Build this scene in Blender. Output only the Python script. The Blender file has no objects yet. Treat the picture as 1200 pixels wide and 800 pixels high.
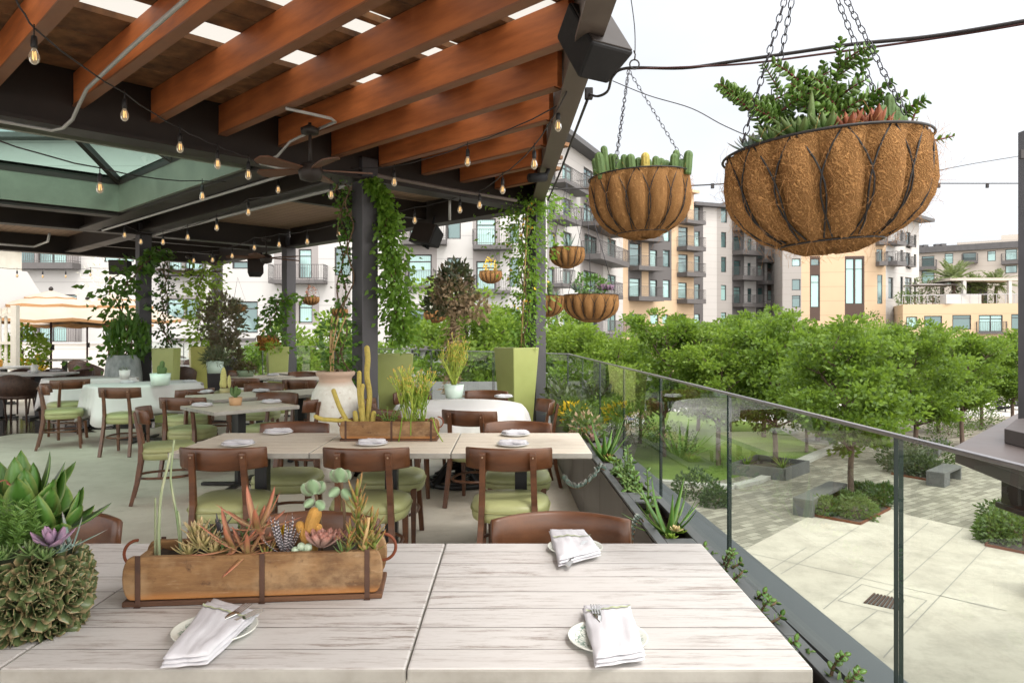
import bpy, math, random
import numpy as np
from mathutils import Vector, Matrix, Quaternion
PI = math.pi
V = Vector
random.seed(7)
rng = np.random.default_rng(7)
S = bpy.context.scene
C = S.collection
F_PX, HZ, CAMZ = 850.0, 388.0, 1.45      # focal length and horizon of the photograph (1200 x 800), eye height
GZ = -4.0                                # plaza level below the terrace

def PZ(px, py, z):                       # point of the horizontal plane z seen at a photo pixel
    Y = F_PX * (CAMZ - z) / (py - HZ)
    return V(((px - 600) / F_PX * Y, Y, z))
def PY(px, py, Y):                       # point at depth Y seen at a photo pixel
    return V(((px - 600) / F_PX * Y, Y, CAMZ + (HZ - py) / F_PX * Y))

# ---------------------------------------------------------------- mesh builder
class MB:
    def __init__(s):
        s.v = []; s.f = []; s.m = []; s.s = []; s.t = []; s.e = []
    def add(s, vs, fs, mi=0, smooth=False, t=None, e=None):
        o = len(s.v)
        s.v += [tuple(x) for x in vs]
        s.t += list(t) if t is not None else [0.0] * len(vs)
        s.e += list(e) if e is not None else [0.0] * len(vs)
        for f in fs:
            s.f.append(tuple(i + o for i in f)); s.m.append(mi); s.s.append(smooth)
        return s
    def box(s, c, d, rot=None, mi=0):
        x, y, z = d[0] / 2, d[1] / 2, d[2] / 2
        vs = [V((a, b, e)) for e in (-z, z) for a, b in ((-x, -y), (x, -y), (x, y), (-x, y))]
        if rot is not None:
            if not isinstance(rot, Matrix): rot = Matrix.Rotation(rot, 3, 'Z')
            vs = [rot @ p for p in vs]
        c = V(c)
        return s.add([p + c for p in vs], [(3, 2, 1, 0), (4, 5, 6, 7), (0, 1, 5, 4), (1, 2, 6, 5), (2, 3, 7, 6), (3, 0, 4, 7)], mi)
    def beam(s, a, b, w, h, mi=0, up=(0, 0, 1), dz=0):     # box from a to b, width w across, height h along up, centred
        a, b = V(a), V(b); d = (b - a).normalized(); up = V(up)
        r = d.cross(up)
        if r.length < 1e-5: r = d.cross(V((0, 1, 0)))
        r.normalize(); n = r.cross(d).normalized()
        R = Matrix((r, d, n)).transposed()
        return s.box((a + b) / 2 + n * dz, (w, (b - a).length, h), R, mi)
    def prism(s, poly, z0, z1, mi=0):
        n = len(poly)
        vs = [(p[0], p[1], z0) for p in poly] + [(p[0], p[1], z1) for p in poly]
        fs = [tuple(range(n - 1, -1, -1)), tuple(range(n, 2 * n))] + [(i, (i + 1) % n, n + (i + 1) % n, n + i) for i in range(n)]
        return s.add(vs, fs, mi)
    def tube(s, pts, r, n=6, mi=0, cap=True, smooth=True, t=None):
        pts = [V(p) for p in pts]; m = len(pts)
        rs = list(r) if isinstance(r, (list, tuple)) else [r] * m
        vs = []; tt = []; prev = None
        for i, p in enumerate(pts):
            d = (pts[min(i + 1, m - 1)] - pts[max(i - 1, 0)])
            if d.length < 1e-9: d = V((0, 0, 1))
            d.normalize()
            if prev is None:
                a = d.cross(V((0, 0, 1)))
                if a.length < .05: a = d.cross(V((0, 1, 0)))
                a.normalize()
            else:
                a = prev - d * prev.dot(d); a.normalize()
            prev = a; b = d.cross(a)
            for k in range(n):
                an = 2 * PI * k / n
                vs.append(p + (a * math.cos(an) + b * math.sin(an)) * rs[i]); tt.append(i / (m - 1) if t is None else t)
        fs = [(i * n + k, i * n + (k + 1) % n, (i + 1) * n + (k + 1) % n, (i + 1) * n + k) for i in range(m - 1) for k in range(n)]
        if cap:
            fs += [tuple(range(n - 1, -1, -1)), tuple(range((m - 1) * n, m * n))]
        return s.add(vs, fs, mi, smooth, tt)
    def ring(s, c, R, r, n=32, k=5, mi=0, rot=None, arc=2 * PI):
        m = n + (0 if arc > 6.2 else 1)
        vs = []
        for i in range(m):
            a = arc * i / n
            for j in range(k):
                b = 2 * PI * j / k
                p = V(((R + r * math.cos(b)) * math.cos(a), (R + r * math.cos(b)) * math.sin(a), r * math.sin(b)))
                vs.append((rot @ p if rot is not None else p) + V(c))
        cl = arc > 6.2
        fs = [(i * k + j, ((i + 1) % m) * k + j, ((i + 1) % m) * k + (j + 1) % k, i * k + (j + 1) % k) for i in range(m if cl else m - 1) for j in range(k)]
        return s.add(vs, fs, mi, True)
    def lathe(s, prof, n=24, c=(0, 0, 0), mi=0, smooth=True, cap=True, ex=0, sq=None, wob=None):
        c = V(c); vs = []; tt = []
        for i, (r, z) in enumerate(prof):
            for k in range(n):
                a = 2 * PI * k / n
                x, y = math.cos(a), math.sin(a)
                if ex:                                        # superellipse
                    q = (abs(x) ** ex + abs(y) ** ex) ** (-1 / ex); x *= q; y *= q
                rr = r * (wob(a, i / (len(prof) - 1)) if wob else 1)
                sx, sy = sq if sq else (1, 1)
                vs.append(c + V((x * rr * sx, y * rr * sy, z))); tt.append(i / max(1, len(prof) - 1))
        m = len(prof)
        fs = [(i * n + k, i * n + (k + 1) % n, (i + 1) * n + (k + 1) % n, (i + 1) * n + k) for i in range(m - 1) for k in range(n)]
        if cap:
            fs += [tuple(range(n - 1, -1, -1)), tuple(range((m - 1) * n, m * n))]
        return s.add(vs, fs, mi, smooth, tt)
    def strip(s, pts, wx, wy, mi=0):                          # bar with rectangular section swept in a YZ plane
        m = len(pts); vs = []
        for i, p in enumerate(pts):
            p = V(p); d = V(pts[min(i + 1, m - 1)]) - V(pts[max(i - 1, 0)]); d.normalize()
            nrm = V((1, 0, 0)).cross(d); nrm.normalize()
            w_, h_ = (wx[i] if isinstance(wx, list) else wx) / 2, (wy[i] if isinstance(wy, list) else wy) / 2
            for a, b in ((-1, -1), (1, -1), (1, 1), (-1, 1)):
                vs.append(p + V((1, 0, 0)) * a * w_ + nrm * b * h_)
        fs = [(i * 4 + k, i * 4 + (k + 1) % 4, (i + 1) * 4 + (k + 1) % 4, (i + 1) * 4 + k) for i in range(m - 1) for k in range(4)]
        fs += [(3, 2, 1, 0), tuple(range((m - 1) * 4, m * 4))]
        return s.add(vs, fs, mi)
    def sphere(s, c, r, mi=0, n=10, m=6, sc=(1, 1, 1)):
        prof = [(math.sin(PI * i / m) * r + 1e-5, -math.cos(PI * i / m) * r * sc[2]) for i in range(m + 1)]
        return s.lathe(prof, n, c, mi, sq=(sc[0], sc[1]))
    def leaf(s, base, d, up, L, W, curl=.0, th=.25, prof='lance', n=5, mi=0, droop=0.0):
        """one thick tapered leaf; curl bends it towards its upper side, t runs along it and e is 1 on its edges"""
        base, d, up = V(base), V(d).normalized(), V(up)
        side = d.cross(up)
        if side.length < 1e-4: side = d.cross(V((1, 0, .1)))
        side.normalize(); nrm = side.cross(d).normalized()
        vs = []; t = []; e = []; p = base.copy(); cd = d.copy(); cn = nrm.copy()
        for i in range(n + 1):
            q = i / n
            if prof == 'lance': w = (.62 + .9 * q) * (1 - q) ** .75 if q < .999 else 0
            elif prof == 'spoon': w = (.3 + .7 * math.sin(min(1, q / .68) * PI / 2)) if q < .68 else max(0, 1 - ((q - .68) / .32) ** 2.2) ** .5
            elif prof == 'ovate': w = math.sin(PI * min(1, q * .9 + .1)) ** .8
            elif prof == 'round': w = max(.08, math.sin(PI * (q * .92 + .05))) ** .55
            else: w = 1 - q * .92
            w = max(w, .015) * W / 2; h = w * th
            vs += [p - side * w, p + cn * h * .35 - (cn * w * .25 if th < .15 else V()), p + side * w, p - cn * h * 1.0 - (cn * w * .25 if th < .15 else V())]
            t += [q] * 4; e += [1, 0, 1, 0]
            a = (curl + 0) / n
            R = Matrix.Rotation(a, 3, side)
            cd = R @ cd; cn = R @ cn
            if droop: cd = (cd - V((0, 0, droop / n))).normalized(); cn = side.cross(cd).normalized()
            p = p + cd * (L / n)
        fs = [(i * 4 + k, i * 4 + (k + 1) % 4, (i + 1) * 4 + (k + 1) % 4, (i + 1) * 4 + k) for i in range(n) for k in range(4)]
        fs += [(0, 1, 2, 3), (n * 4 + 3, n * 4 + 2, n * 4 + 1, n * 4)]
        return s.add(vs, fs, mi, True, t, e)
    def obj(s, name, mats, parent=None, loc=None, rotz=0, bevel=0, auto=False):
        me = bpy.data.meshes.new(name)
        me.from_pydata(s.v, [], s.f)
        mats = mats if isinstance(mats, (list, tuple)) else [mats]
        for m in mats: me.materials.append(m)
        if s.f:
            me.polygons.foreach_set('material_index', s.m)
            me.polygons.foreach_set('use_smooth', s.s)
        a = me.attributes.new('tip', 'FLOAT', 'POINT'); a.data.foreach_set('value', s.t)
        a = me.attributes.new('edge', 'FLOAT', 'POINT'); a.data.foreach_set('value', s.e)
        me.update()
        o = bpy.data.objects.new(name, me); C.objects.link(o)
        if parent is not None: o.parent = parent
        if loc is not None: o.location = loc
        o.rotation_euler = (0, 0, rotz)
        if bevel:
            b = o.modifiers.new('bevel', 'BEVEL'); b.width = bevel; b.segments = 2; b.limit_method = 'ANGLE'; b.angle_limit = .7
        return o

def leaf_cloud(name, P, D, L, W, mat, parent=None, fold=.25, loc=None):
    """many small kite-shaped leaves as one mesh: P positions, D directions (N x 3), L and W sizes"""
    P = np.asarray(P, float); D = np.asarray(D, float); N = len(P)
    D = D / (np.linalg.norm(D, axis=1, keepdims=True) + 1e-9)
    R = rng.normal(size=(N, 3)); R[:, 2] *= .5
    Sd = np.cross(D, R); Sd /= (np.linalg.norm(Sd, axis=1, keepdims=True) + 1e-9)
    Nn = np.cross(Sd, D)
    L = (np.ones(N) * L)[:, None]; W = (np.ones(N) * W)[:, None]
    vs = np.empty((N, 4, 3))
    vs[:, 0] = P
    vs[:, 1] = P + D * L * .45 + Sd * W * .5 + Nn * W * fold
    vs[:, 2] = P + D * L
    vs[:, 3] = P + D * L * .45 - Sd * W * .5 + Nn * W * fold
    me = bpy.data.meshes.new(name)
    me.vertices.add(N * 4); me.vertices.foreach_set('co', vs.reshape(-1))
    me.loops.add(N * 4); me.loops.foreach_set('vertex_index', np.arange(N * 4, dtype=np.int32))
    me.polygons.add(N); me.polygons.foreach_set('loop_start', np.arange(0, N * 4, 4, dtype=np.int32)); me.polygons.foreach_set('loop_total', np.full(N, 4, dtype=np.int32))
    me.materials.append(mat); me.update(calc_edges=True); me.validate()
    o = bpy.data.objects.new(name, me); C.objects.link(o)
    if parent is not None: o.parent = parent
    if loc is not None: o.location = loc
    return o

# ---------------------------------------------------------------- objects
def tag(o, label=None, cat=None, group=None, kind=None):
    if label: o['label'] = label
    if cat: o['category'] = cat
    if group: o['group'] = group
    if kind: o['kind'] = kind
    return o
def thing(name, label, cat, loc=(0, 0, 0), rotz=0, group=None):
    o = bpy.data.objects.new(name, None); C.objects.link(o)
    o.location = loc; o.rotation_euler = (0, 0, rotz); o.empty_display_size = .1
    return tag(o, label, cat, group)
def dup(root, loc, rotz=0, label=None, group=None, scale=None):
    kids = {}
    for o in S.objects:
        if o.parent: kids.setdefault(o.parent.name, []).append(o)
    def rec(o, par):
        c = o.copy(); C.objects.link(c)
        if par is not None: c.parent = par
        for k in kids.get(o.name, []): rec(k, c)
        return c
    r = rec(root, None)
    r.location = loc; r.rotation_euler = (0, 0, rotz)
    if scale: r.scale = (scale,) * 3 if isinstance(scale, (int, float)) else scale
    if label: r['label'] = label
    if group: r['group'] = group
    return r

# ---------------------------------------------------------------- materials
class NB:
    def __init__(s, name):
        s.mat = bpy.data.materials.new(name); s.mat.use_nodes = True
        s.t = s.mat.node_tree; s.t.nodes.clear()
        s.out = s.n('ShaderNodeOutputMaterial')
    def n(s, typ, **kw):
        nd = s.t.nodes.new(typ)
        for k, v in kw.items(): setattr(nd, k, v)
        return nd
    def l(s, a, b): s.t.links.new(a, b)
    def coords(s, which='Object', sc=(1, 1, 1), rot=(0, 0, 0)):
        if which == 'World':
            g = s.n('ShaderNodeNewGeometry').outputs['Position']
        else:
            g = s.n('ShaderNodeTexCoord').outputs[which]
        m = s.n('ShaderNodeMapping'); m.inputs['Scale'].default_value = sc; m.inputs['Rotation'].default_value = rot
        s.l(g, m.inputs[0]); return m.outputs[0]
    def noise(s, co, scale, detail=4, rough=.6):
        x = s.n('ShaderNodeTexNoise'); x.inputs['Scale'].default_value = scale; x.inputs['Detail'].default_value = detail; x.inputs['Roughness'].default_value = rough
        s.l(co, x.inputs['Vector']); return x.outputs['Fac']
    def ramp(s, fac, stops, interp='LINEAR'):
        r = s.n('ShaderNodeValToRGB'); cr = r.color_ramp; cr.interpolation = interp
        while len(cr.elements) < len(stops): cr.elements.new(.5)
        for e, (p, c) in zip(cr.elements, stops):
            e.position = p; e.color = (*c, 1) if hasattr(c, '__len__') else (c, c, c, 1)
        s.l(fac, r.inputs[0]); return r.outputs[0]
    def mix(s, fac, a, b, mode='MIX'):
        m = s.n('ShaderNodeMix', data_type='RGBA', blend_type=mode)
        for i, x in ((0, fac), (6, a), (7, b)):
            if hasattr(x, 'is_output') or isinstance(x, bpy.types.NodeSocket): s.l(x, m.inputs[i])
            elif i == 0: m.inputs[0].default_value = x
            else: m.inputs[i].default_value = (*x, 1)
        return m.outputs[2]
    def math(s, op, a, b=0.0):
        m = s.n('ShaderNodeMath', operation=op)
        for i, x in ((0, a), (1, b)):
            if isinstance(x, bpy.types.NodeSocket): s.l(x, m.inputs[i])
            else: m.inputs[i].default_value = x
        return m.outputs[0]
    def attr(s, name): return s.n('ShaderNodeAttribute', attribute_name=name).outputs['Fac']
    def island(s): return s.n('ShaderNodeNewGeometry').outputs['Random Per Island']
    def objrand(s): return s.n('ShaderNodeObjectInfo').outputs['Random']
    def bsdf(s, col, rough=.6, metal=0, spec=.5, h=None, bump=.3, dist=.01, **kw):
        b = s.n('ShaderNodeBsdfPrincipled')
        for nm, x in (('Base Color', col), ('Roughness', rough), ('Metallic', metal), ('Specular IOR Level', spec)):
            if isinstance(x, bpy.types.NodeSocket): s.l(x, b.inputs[nm])
            elif nm == 'Base Color': b.inputs[nm].default_value = (*x, 1)
            else: b.inputs[nm].default_value = x
        for k, x in kw.items(): b.inputs[k].default_value = x
        if h is not None:
            bp = s.n('ShaderNodeBump'); bp.inputs['Strength'].default_value = bump; bp.inputs['Distance'].default_value = dist
            s.l(h, bp.inputs['Height']); s.l(bp.outputs[0], b.inputs['Normal'])
        return b
    def done(s, sh):
        s.l(sh.outputs[0] if hasattr(sh, 'outputs') else sh, s.out.inputs[0]); return s.mat

def M(name, c1, c2=None, rough=.6, scale=6, metal=0, bump=0, bscale=60, coord='Object', spec=.4, stretch=(1, 1, 1), rvar=.12, objvar=0):
    b = NB(name); co = b.coords(coord, stretch)
    c2 = c2 or tuple(x * .72 for x in c1)
    f = b.noise(co, scale, 5)
    col = b.mix(b.ramp(f, [(.3, 0), (.7, 1)]), c2, c1)
    if objvar:
        k = b.math('MULTIPLY_ADD', b.objrand(), 2 * objvar); b.t.nodes[-1].inputs[2].default_value = 1 - objvar
        cc = b.n('ShaderNodeCombineColor')
        for i in range(3): b.l(k, cc.inputs[i])
        col = b.mix(1.0, col, cc.outputs[0], 'MULTIPLY')
    r = b.math('MULTIPLY_ADD', f, rvar * 2); b.t.nodes[-1].inputs[2].default_value = max(.02, rough - rvar)
    h = b.noise(co, bscale, 3) if bump else None
    return b.done(b.bsdf(col, r, metal, spec, h, bump, .004))

def leafmat(name, c1, c2, tip=None, edge=None, trans=.35, rough=.45, tippos=(.5, 1), spec=.4, noise=0):
    b = NB(name)
    col = b.mix(b.island(), c1, c2)
    if noise:
        co = b.coords('Object'); col = b.mix(b.math('MULTIPLY', b.noise(co, noise), .6), col, tuple(x * .4 for x in c1))
    if tip: col = b.mix(b.ramp(b.attr('tip'), [(tippos[0], 0), (tippos[1], 1)]), col, tip)
    if edge: col = b.mix(b.ramp(b.attr('edge'), [(.55, 0), (.95, 1)]), col, edge)
    d = b.bsdf(col, rough, 0, spec)
    if not trans: return b.done(d)
    tr = b.n('ShaderNodeBsdfTranslucent')
    warm = b.mix(.5, col, (.30, .45, .04), 'MIX') if not tip else col
    b.l(warm, tr.inputs[0])
    mx = b.n('ShaderNodeMixShader'); mx.inputs[0].default_value = trans
    b.l(d.outputs[0], mx.inputs[1]); b.l(tr.outputs[0], mx.inputs[2])
    return b.done(mx)

def glassmat(name, tint, refl=1.0, rough=0.0, ior=1.5):
    b = NB(name)
    t = b.n('ShaderNodeBsdfTransparent'); t.inputs[0].default_value = (*tint, 1)
    g = b.n('ShaderNodeBsdfGlossy'); g.inputs['Roughness'].default_value = rough
    fr = b.n('ShaderNodeFresnel'); fr.inputs[0].default_value = ior
    mx = b.n('ShaderNodeMixShader')
    bf = b.math('SUBTRACT', 1.0, b.n('ShaderNodeNewGeometry').outputs['Backfacing'])
    b.l(b.math('MULTIPLY', b.math('MULTIPLY', fr.outputs[0], bf), refl), mx.inputs[0]); b.l(t.outputs[0], mx.inputs[1]); b.l(g.outputs[0], mx.inputs[2])
    return b.done(mx)

def windowmat(name, dark, curtain, refl=.6):
    """window pane: dim room and pale curtains behind a reflecting sheet, different in every pane"""
    b = NB(name); co = b.coords('World', (1, 1, 1))
    big = b.noise(b.coords('World', (.35, .35, .2)), 1.0, 1)
    fold = b.n('ShaderNodeTexWave', wave_type='BANDS', bands_direction='X'); fold.inputs['Scale'].default_value = 2.2; fold.inputs['Distortion'].default_value = 1.5
    b.l(co, fold.inputs['Vector'])
    cur = b.mix(b.math('MULTIPLY', fold.outputs['Fac'], .35), curtain, tuple(x * .6 for x in curtain))
    k = b.n('ShaderNodeMath', operation='MULTIPLY_ADD'); b.l(b.objrand(), k.inputs[0]); k.inputs[1].default_value = .7; k.inputs[2].default_value = -.35
    col = b.mix(b.ramp(b.math('ADD', big, k.outputs[0]), [(.44, 0), (.56, 1)]), dark, cur)
    d = b.bsdf(col, .25, 0, .5)
    g = b.n('ShaderNodeBsdfGlossy'); g.inputs['Roughness'].default_value = .02; g.inputs[0].default_value = (.55, .72, .74, 1)
    fr = b.n('ShaderNodeFresnel'); fr.inputs[0].default_value = 1.7
    nb = b.n('ShaderNodeBump'); nb.inputs['Strength'].default_value = .04; b.l(b.noise(co, 1.3, 1), nb.inputs['Height']); b.l(nb.outputs[0], g.inputs['Normal'])
    mx = b.n('ShaderNodeMixShader'); b.l(b.math('MULTIPLY_ADD', fr.outputs[0], refl), mx.inputs[0]); b.t.nodes[-1]
    mm = [n for n in b.t.nodes if n.bl_idname == 'ShaderNodeMath'][-1]; mm.inputs[2].default_value = .04
    b.l(d.outputs[0], mx.inputs[1]); b.l(g.outputs[0], mx.inputs[2])
    return b.done(mx)

def plankmat(name, base, streak, dark, pitch, axis=1, rough=.55):
    """whitewashed planks: seams every `pitch`, grain stretched along the plank"""
    b = NB(name)
    st = (2.6, 24, 24) if axis == 1 else (24, 2.6, 24)
    off = b.n('ShaderNodeVectorMath', operation='ADD')
    cc = b.n('ShaderNodeCombineXYZ'); rr = b.math('MULTIPLY', b.objrand(), 37.0); b.l(rr, cc.inputs[0]); b.l(rr, cc.inputs[1])
    b.l(b.coords('Object'), off.inputs[0])
    sep0 = b.n('ShaderNodeSeparateXYZ'); b.l(b.coords('Object'), sep0.inputs[0])
    yy = b.math('DIVIDE', sep0.outputs[axis], pitch)
    idx = b.math('FLOOR', yy); fr = b.math('SUBTRACT', yy, idx)
    cx2 = b.n('ShaderNodeCombineXYZ'); b.l(b.math('MULTIPLY', idx, 3.7), cx2.inputs[0]); b.l(b.math('MULTIPLY', idx, 1.3), cx2.inputs[2]); b.l(cc.outputs[0], off.inputs[1])
    off2 = b.n('ShaderNodeVectorMath', operation='ADD'); b.l(off.outputs[0], off2.inputs[0]); b.l(cx2.outputs[0], off2.inputs[1])
    mp = b.n('ShaderNodeMapping'); mp.inputs['Scale'].default_value = st; b.l(off2.outputs[0], mp.inputs[0])
    g1 = b.noise(mp.outputs[0], 1.9, 12, .80); g2 = b.noise(mp.outputs[0], 7, 8, .8)
    patch = b.noise(off2.outputs[0], 3.5, 3)
    wear = b.math('MULTIPLY', b.ramp(g1, [(.50, 0), (.62, 1)]), b.ramp(patch, [(.36, .10), (.60, 1)]))
    col = b.mix(wear, base, streak)
    col = b.mix(b.math('MULTIPLY', b.ramp(g2, [(.54, 0), (.70, 1)]), .42), col, streak)
    wn = b.n('ShaderNodeTexWhiteNoise', noise_dimensions='1D'); b.l(idx, wn.inputs['W'])
    col = b.mix(b.math('MULTIPLY', wn.outputs['Value'], .16), col, (.45, .41, .38))
    e = b.math('MINIMUM', fr, b.math('SUBTRACT', 1.0, fr))
    seam = b.ramp(e, [(.008, 1), (.028, 0)])
    seamw = b.math('MULTIPLY', seam, b.ramp(b.noise(mp.outputs[0], 1.1, 3), [(.3, .35), (.6, .95)]))
    col = b.mix(seamw, col, dark)
    h = b.math('SUBTRACT', b.math('MULTIPLY', g1, -.35), seam)
    return b.done(b.bsdf(col, rough, 0, .35, h, .35, .002))
# ---------------------------------------------------------------- material library
m_steel = M('dark_steel', (.026, .019, .016), (.015, .011, .009), .5, 3, 0, .05, 30, spec=.35)
m_post = M('post_paint', (.060, .056, .062), (.043, .040, .044), .45, 3, spec=.4)
m_joist = M('joist_stain', (.58, .190, .060), (.33, .10, .034), .55, 1.6, 0, .12, 60, coord='World', stretch=(1.2, 1.2, 9), objvar=.24)
m_board = M('old_board', (.27, .135, .058), (.045, .021, .010), .75, 3.2, 0, .25, 40, coord='World', stretch=(1.6, 1.6, 1))
m_soffit = None
m_fascia = M('fascia_metal', (.13, .105, .09), (.09, .07, .06), .5, 4)
m_conduit = M('conduit_metal', (.42, .42, .41), (.33, .33, .32), .45, 8, .4)
m_black = M('black_plastic', (.006, .006, .007), (.004, .004, .005), .7, 30, 0, .15, 300)
m_cable = M('cable_rubber', (.020, .017, .018), None, .6)
m_chain = M('chain_metal', (.05, .048, .055), (.025, .024, .03), .4, 20, .7)
m_wire = M('basket_wire', (.012, .010, .010), None, .5)
m_rope = M('string_wire', (.04, .035, .035), None, .6)
m_chairwood = M('chair_wood', (.125, .048, .019), (.062, .022, .009), .36, 3, 0, .05, 80, stretch=(1, 6, 6), spec=.5)
m_vinyl = M('green_vinyl', (.335, .345, .165), (.285, .295, .135), .42, 4, 0, .08, 400, spec=.4)
m_piping = M('seat_piping', (.29, .29, .12), None, .45)
m_tablemetal = M('table_metal', (.020, .019, .020), (.012, .012, .012), .4, 10, .3)
m_white = plankmat('white_planks', (.515, .495, .482), (.225, .182, .158), (.075, .063, .056), .118)
m_white2 = plankmat('cream_planks', (.62, .555, .465), (.42, .32, .23), (.24, .18, .13), .118)
m_edge = M('plank_edge', (.36, .345, .315), (.22, .205, .18), .6, 6, 0, .2, 60, stretch=(1, 6, 1))
m_cloth = M('white_cloth', (.665, .655, .65), (.60, .59, .585), .85, 2, 0, .1, 500, spec=.1)
m_napkin = M('napkin_cloth', (.60, .59, .62), (.53, .52, .55), .9, 5, 0, .35, 700, spec=.05)
m_napstripe = M('napkin_stripe', (.42, .46, .30), None, .9)
m_silver = M('cutlery_steel', (.72, .71, .69), (.6, .6, .58), .18, 20, 1)
m_rust = M('rusted_iron', (.10, .050, .032), (.045, .026, .02), .75, 14, .2, .4, 90)
m_rustwire = M('rust_wire', (.22, .055, .02), (.12, .03, .012), .7, 14)
m_soil = M('soil', (.045, .030, .020), (.020, .013, .009), .95, 40, 0, 1.0, 90)
m_pot_olive = M('olive_glaze', (.33, .36, .125), (.28, .31, .10), .35, 3)
m_pot_mint = M('mint_glaze', (.62, .74, .66), (.55, .68, .60), .2, 4, spec=.6)
m_pot_white = M('white_glaze', (.74, .74, .72), None, .3, 4)
m_planter = M('trough_metal', (.125, .112, .102), (.105, .092, .084), .42, 2, .35)
m_flange = M('trough_rim', (.115, .118, .122), (.095, .098, .102), .45, 3, .3)
m_ledge = M('ledge_metal', (.095, .10, .108), (.078, .083, .09), .5, 1.5, .2)
m_rail = M('rail_cap', (.36, .35, .36), (.29, .28, .29), .3, 5, .8)
m_umbrella = M('umbrella_canvas', (.40, .345, .285), (.35, .295, .24), .9, 1.2, spec=.1)
m_umbtrim = M('umbrella_trim', (.42, .24, .12), (.36, .2, .095), .9, 2, spec=.1)
m_maroon = M('umbrella_pole', (.06, .02, .02), None, .4)
m_rattan = M('rattan', (.085, .045, .030), (.03, .016, .012), .6, 30, 0, .5, 90)
m_tealwood = M('trellis_paint', (.58, .55, .48), (.5, .47, .40), .6, 4)
m_corten = M('corten', (.17, .055, .022), (.10, .03, .014), .8, 8)
m_benchc = M('bench_concrete', (.125, .122, .12), (.085, .083, .082), .7, 3, 0, .2, 40)
m_bark = M('bark', (.15, .105, .08), (.07, .048, .036), .9, 7, 0, .8, 25, stretch=(3, 3, .6))
m_twig = M('twig', (.16, .10, .055), (.08, .05, .03), .85, 12)
m_bamboo = M('stake', (.50, .36, .16), (.36, .22, .09), .6, 8)
m_redstem = M('red_stem', (.17, .035, .040), (.10, .02, .025), .5, 10)
m_greenstem = M('green_stem', (.16, .24, .06), (.10, .17, .05), .5, 10)
m_socket = M('bulb_socket', (.012, .011, .012), None, .5)

def _bulbglass():
    b = NB('bulb_glass')
    t = b.n('ShaderNodeBsdfTransparent'); t.inputs[0].default_value = (1, .93, .78, 1)
    g = b.n('ShaderNodeBsdfGlossy'); g.inputs['Roughness'].default_value = .03
    e = b.n('ShaderNodeEmission'); e.inputs[0].default_value = (1, .76, .50, 1); e.inputs[1].default_value = .38
    lw = b.n('ShaderNodeFresnel'); lw.inputs[0].default_value = 1.4
    m1 = b.n('ShaderNodeMixShader'); b.l(lw.outputs[0], m1.inputs[0]); b.l(t.outputs[0], m1.inputs[1]); b.l(g.outputs[0], m1.inputs[2])
    m2 = b.n('ShaderNodeMixShader'); m2.inputs[0].default_value = .5; b.l(m1.outputs[0], m2.inputs[1]); b.l(e.outputs[0], m2.inputs[2])
    return b.done(m2)
m_bulb = _bulbglass()
def _emit(name, col, st):
    b = NB(name); e = b.n('ShaderNodeEmission'); e.inputs[0].default_value = (*col, 1); e.inputs[1].default_value = st
    return b.done(e)
m_fil = _emit('filament_glow', (1, .58, .2), 3.5)

m_glass = glassmat('rail_glass', (.90, .945, .925), 1.25, 0.0, 1.5)
m_glassedge = M('glass_edge', (.008, .020, .017), (.004, .012, .010), .15, 3, spec=.6)
m_skyglass = glassmat('skylight_glass', (.42, .60, .53), .4)

def _poly():
    b = NB('polycarbonate')
    t = b.n('ShaderNodeBsdfTransparent'); t.inputs[0].default_value = (.24, .228, .21, 1)
    d = b.n('ShaderNodeBsdfTranslucent'); d.inputs[0].default_value = (.42, .40, .37, 1)
    m = b.n('ShaderNodeMixShader'); m.inputs[0].default_value = .6; b.l(t.outputs[0], m.inputs[1]); b.l(d.outputs[0], m.inputs[2])
    return b.done(m)
m_poly = _poly()

def _coir():
    b = NB('coir_fibre'); co = b.coords('Object')
    n1 = b.noise(co, 9, 3)
    ws = []
    for i, (sc, rot) in enumerate(((62, (0, 0, 0)), (50, (.9, .5, .3)), (75, (.3, 1.3, .8)))):
        w = b.n('ShaderNodeTexWave', wave_type='BANDS'); w.inputs['Scale'].default_value = sc; w.inputs['Distortion'].default_value = 26; w.inputs['Detail'].default_value = 3; w.inputs['Detail Scale'].default_value = .6
        b.l(b.coords('Object', (1, 1, 1), rot), w.inputs['Vector']); ws.append(w.outputs['Fac'])
    h = b.math('MAXIMUM', b.math('MAXIMUM', b.math('POWER', ws[0], 2.5), b.math('POWER', ws[1], 2.5)), b.math('POWER', ws[2], 3.0))
    base = b.mix(b.ramp(n1, [(.3, 0), (.7, 1)]), (.19, .085, .028), (.33, .165, .062))
    col = b.mix(b.math('MULTIPLY', h, .55), base, (.56, .31, .125))
    return b.done(b.bsdf(col, .95, 0, .1, h, .9, .006))
m_coir = _coir()
m_fibre = M('loose_fibre', (.52, .28, .11), (.36, .17, .06), .9, 30)

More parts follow.
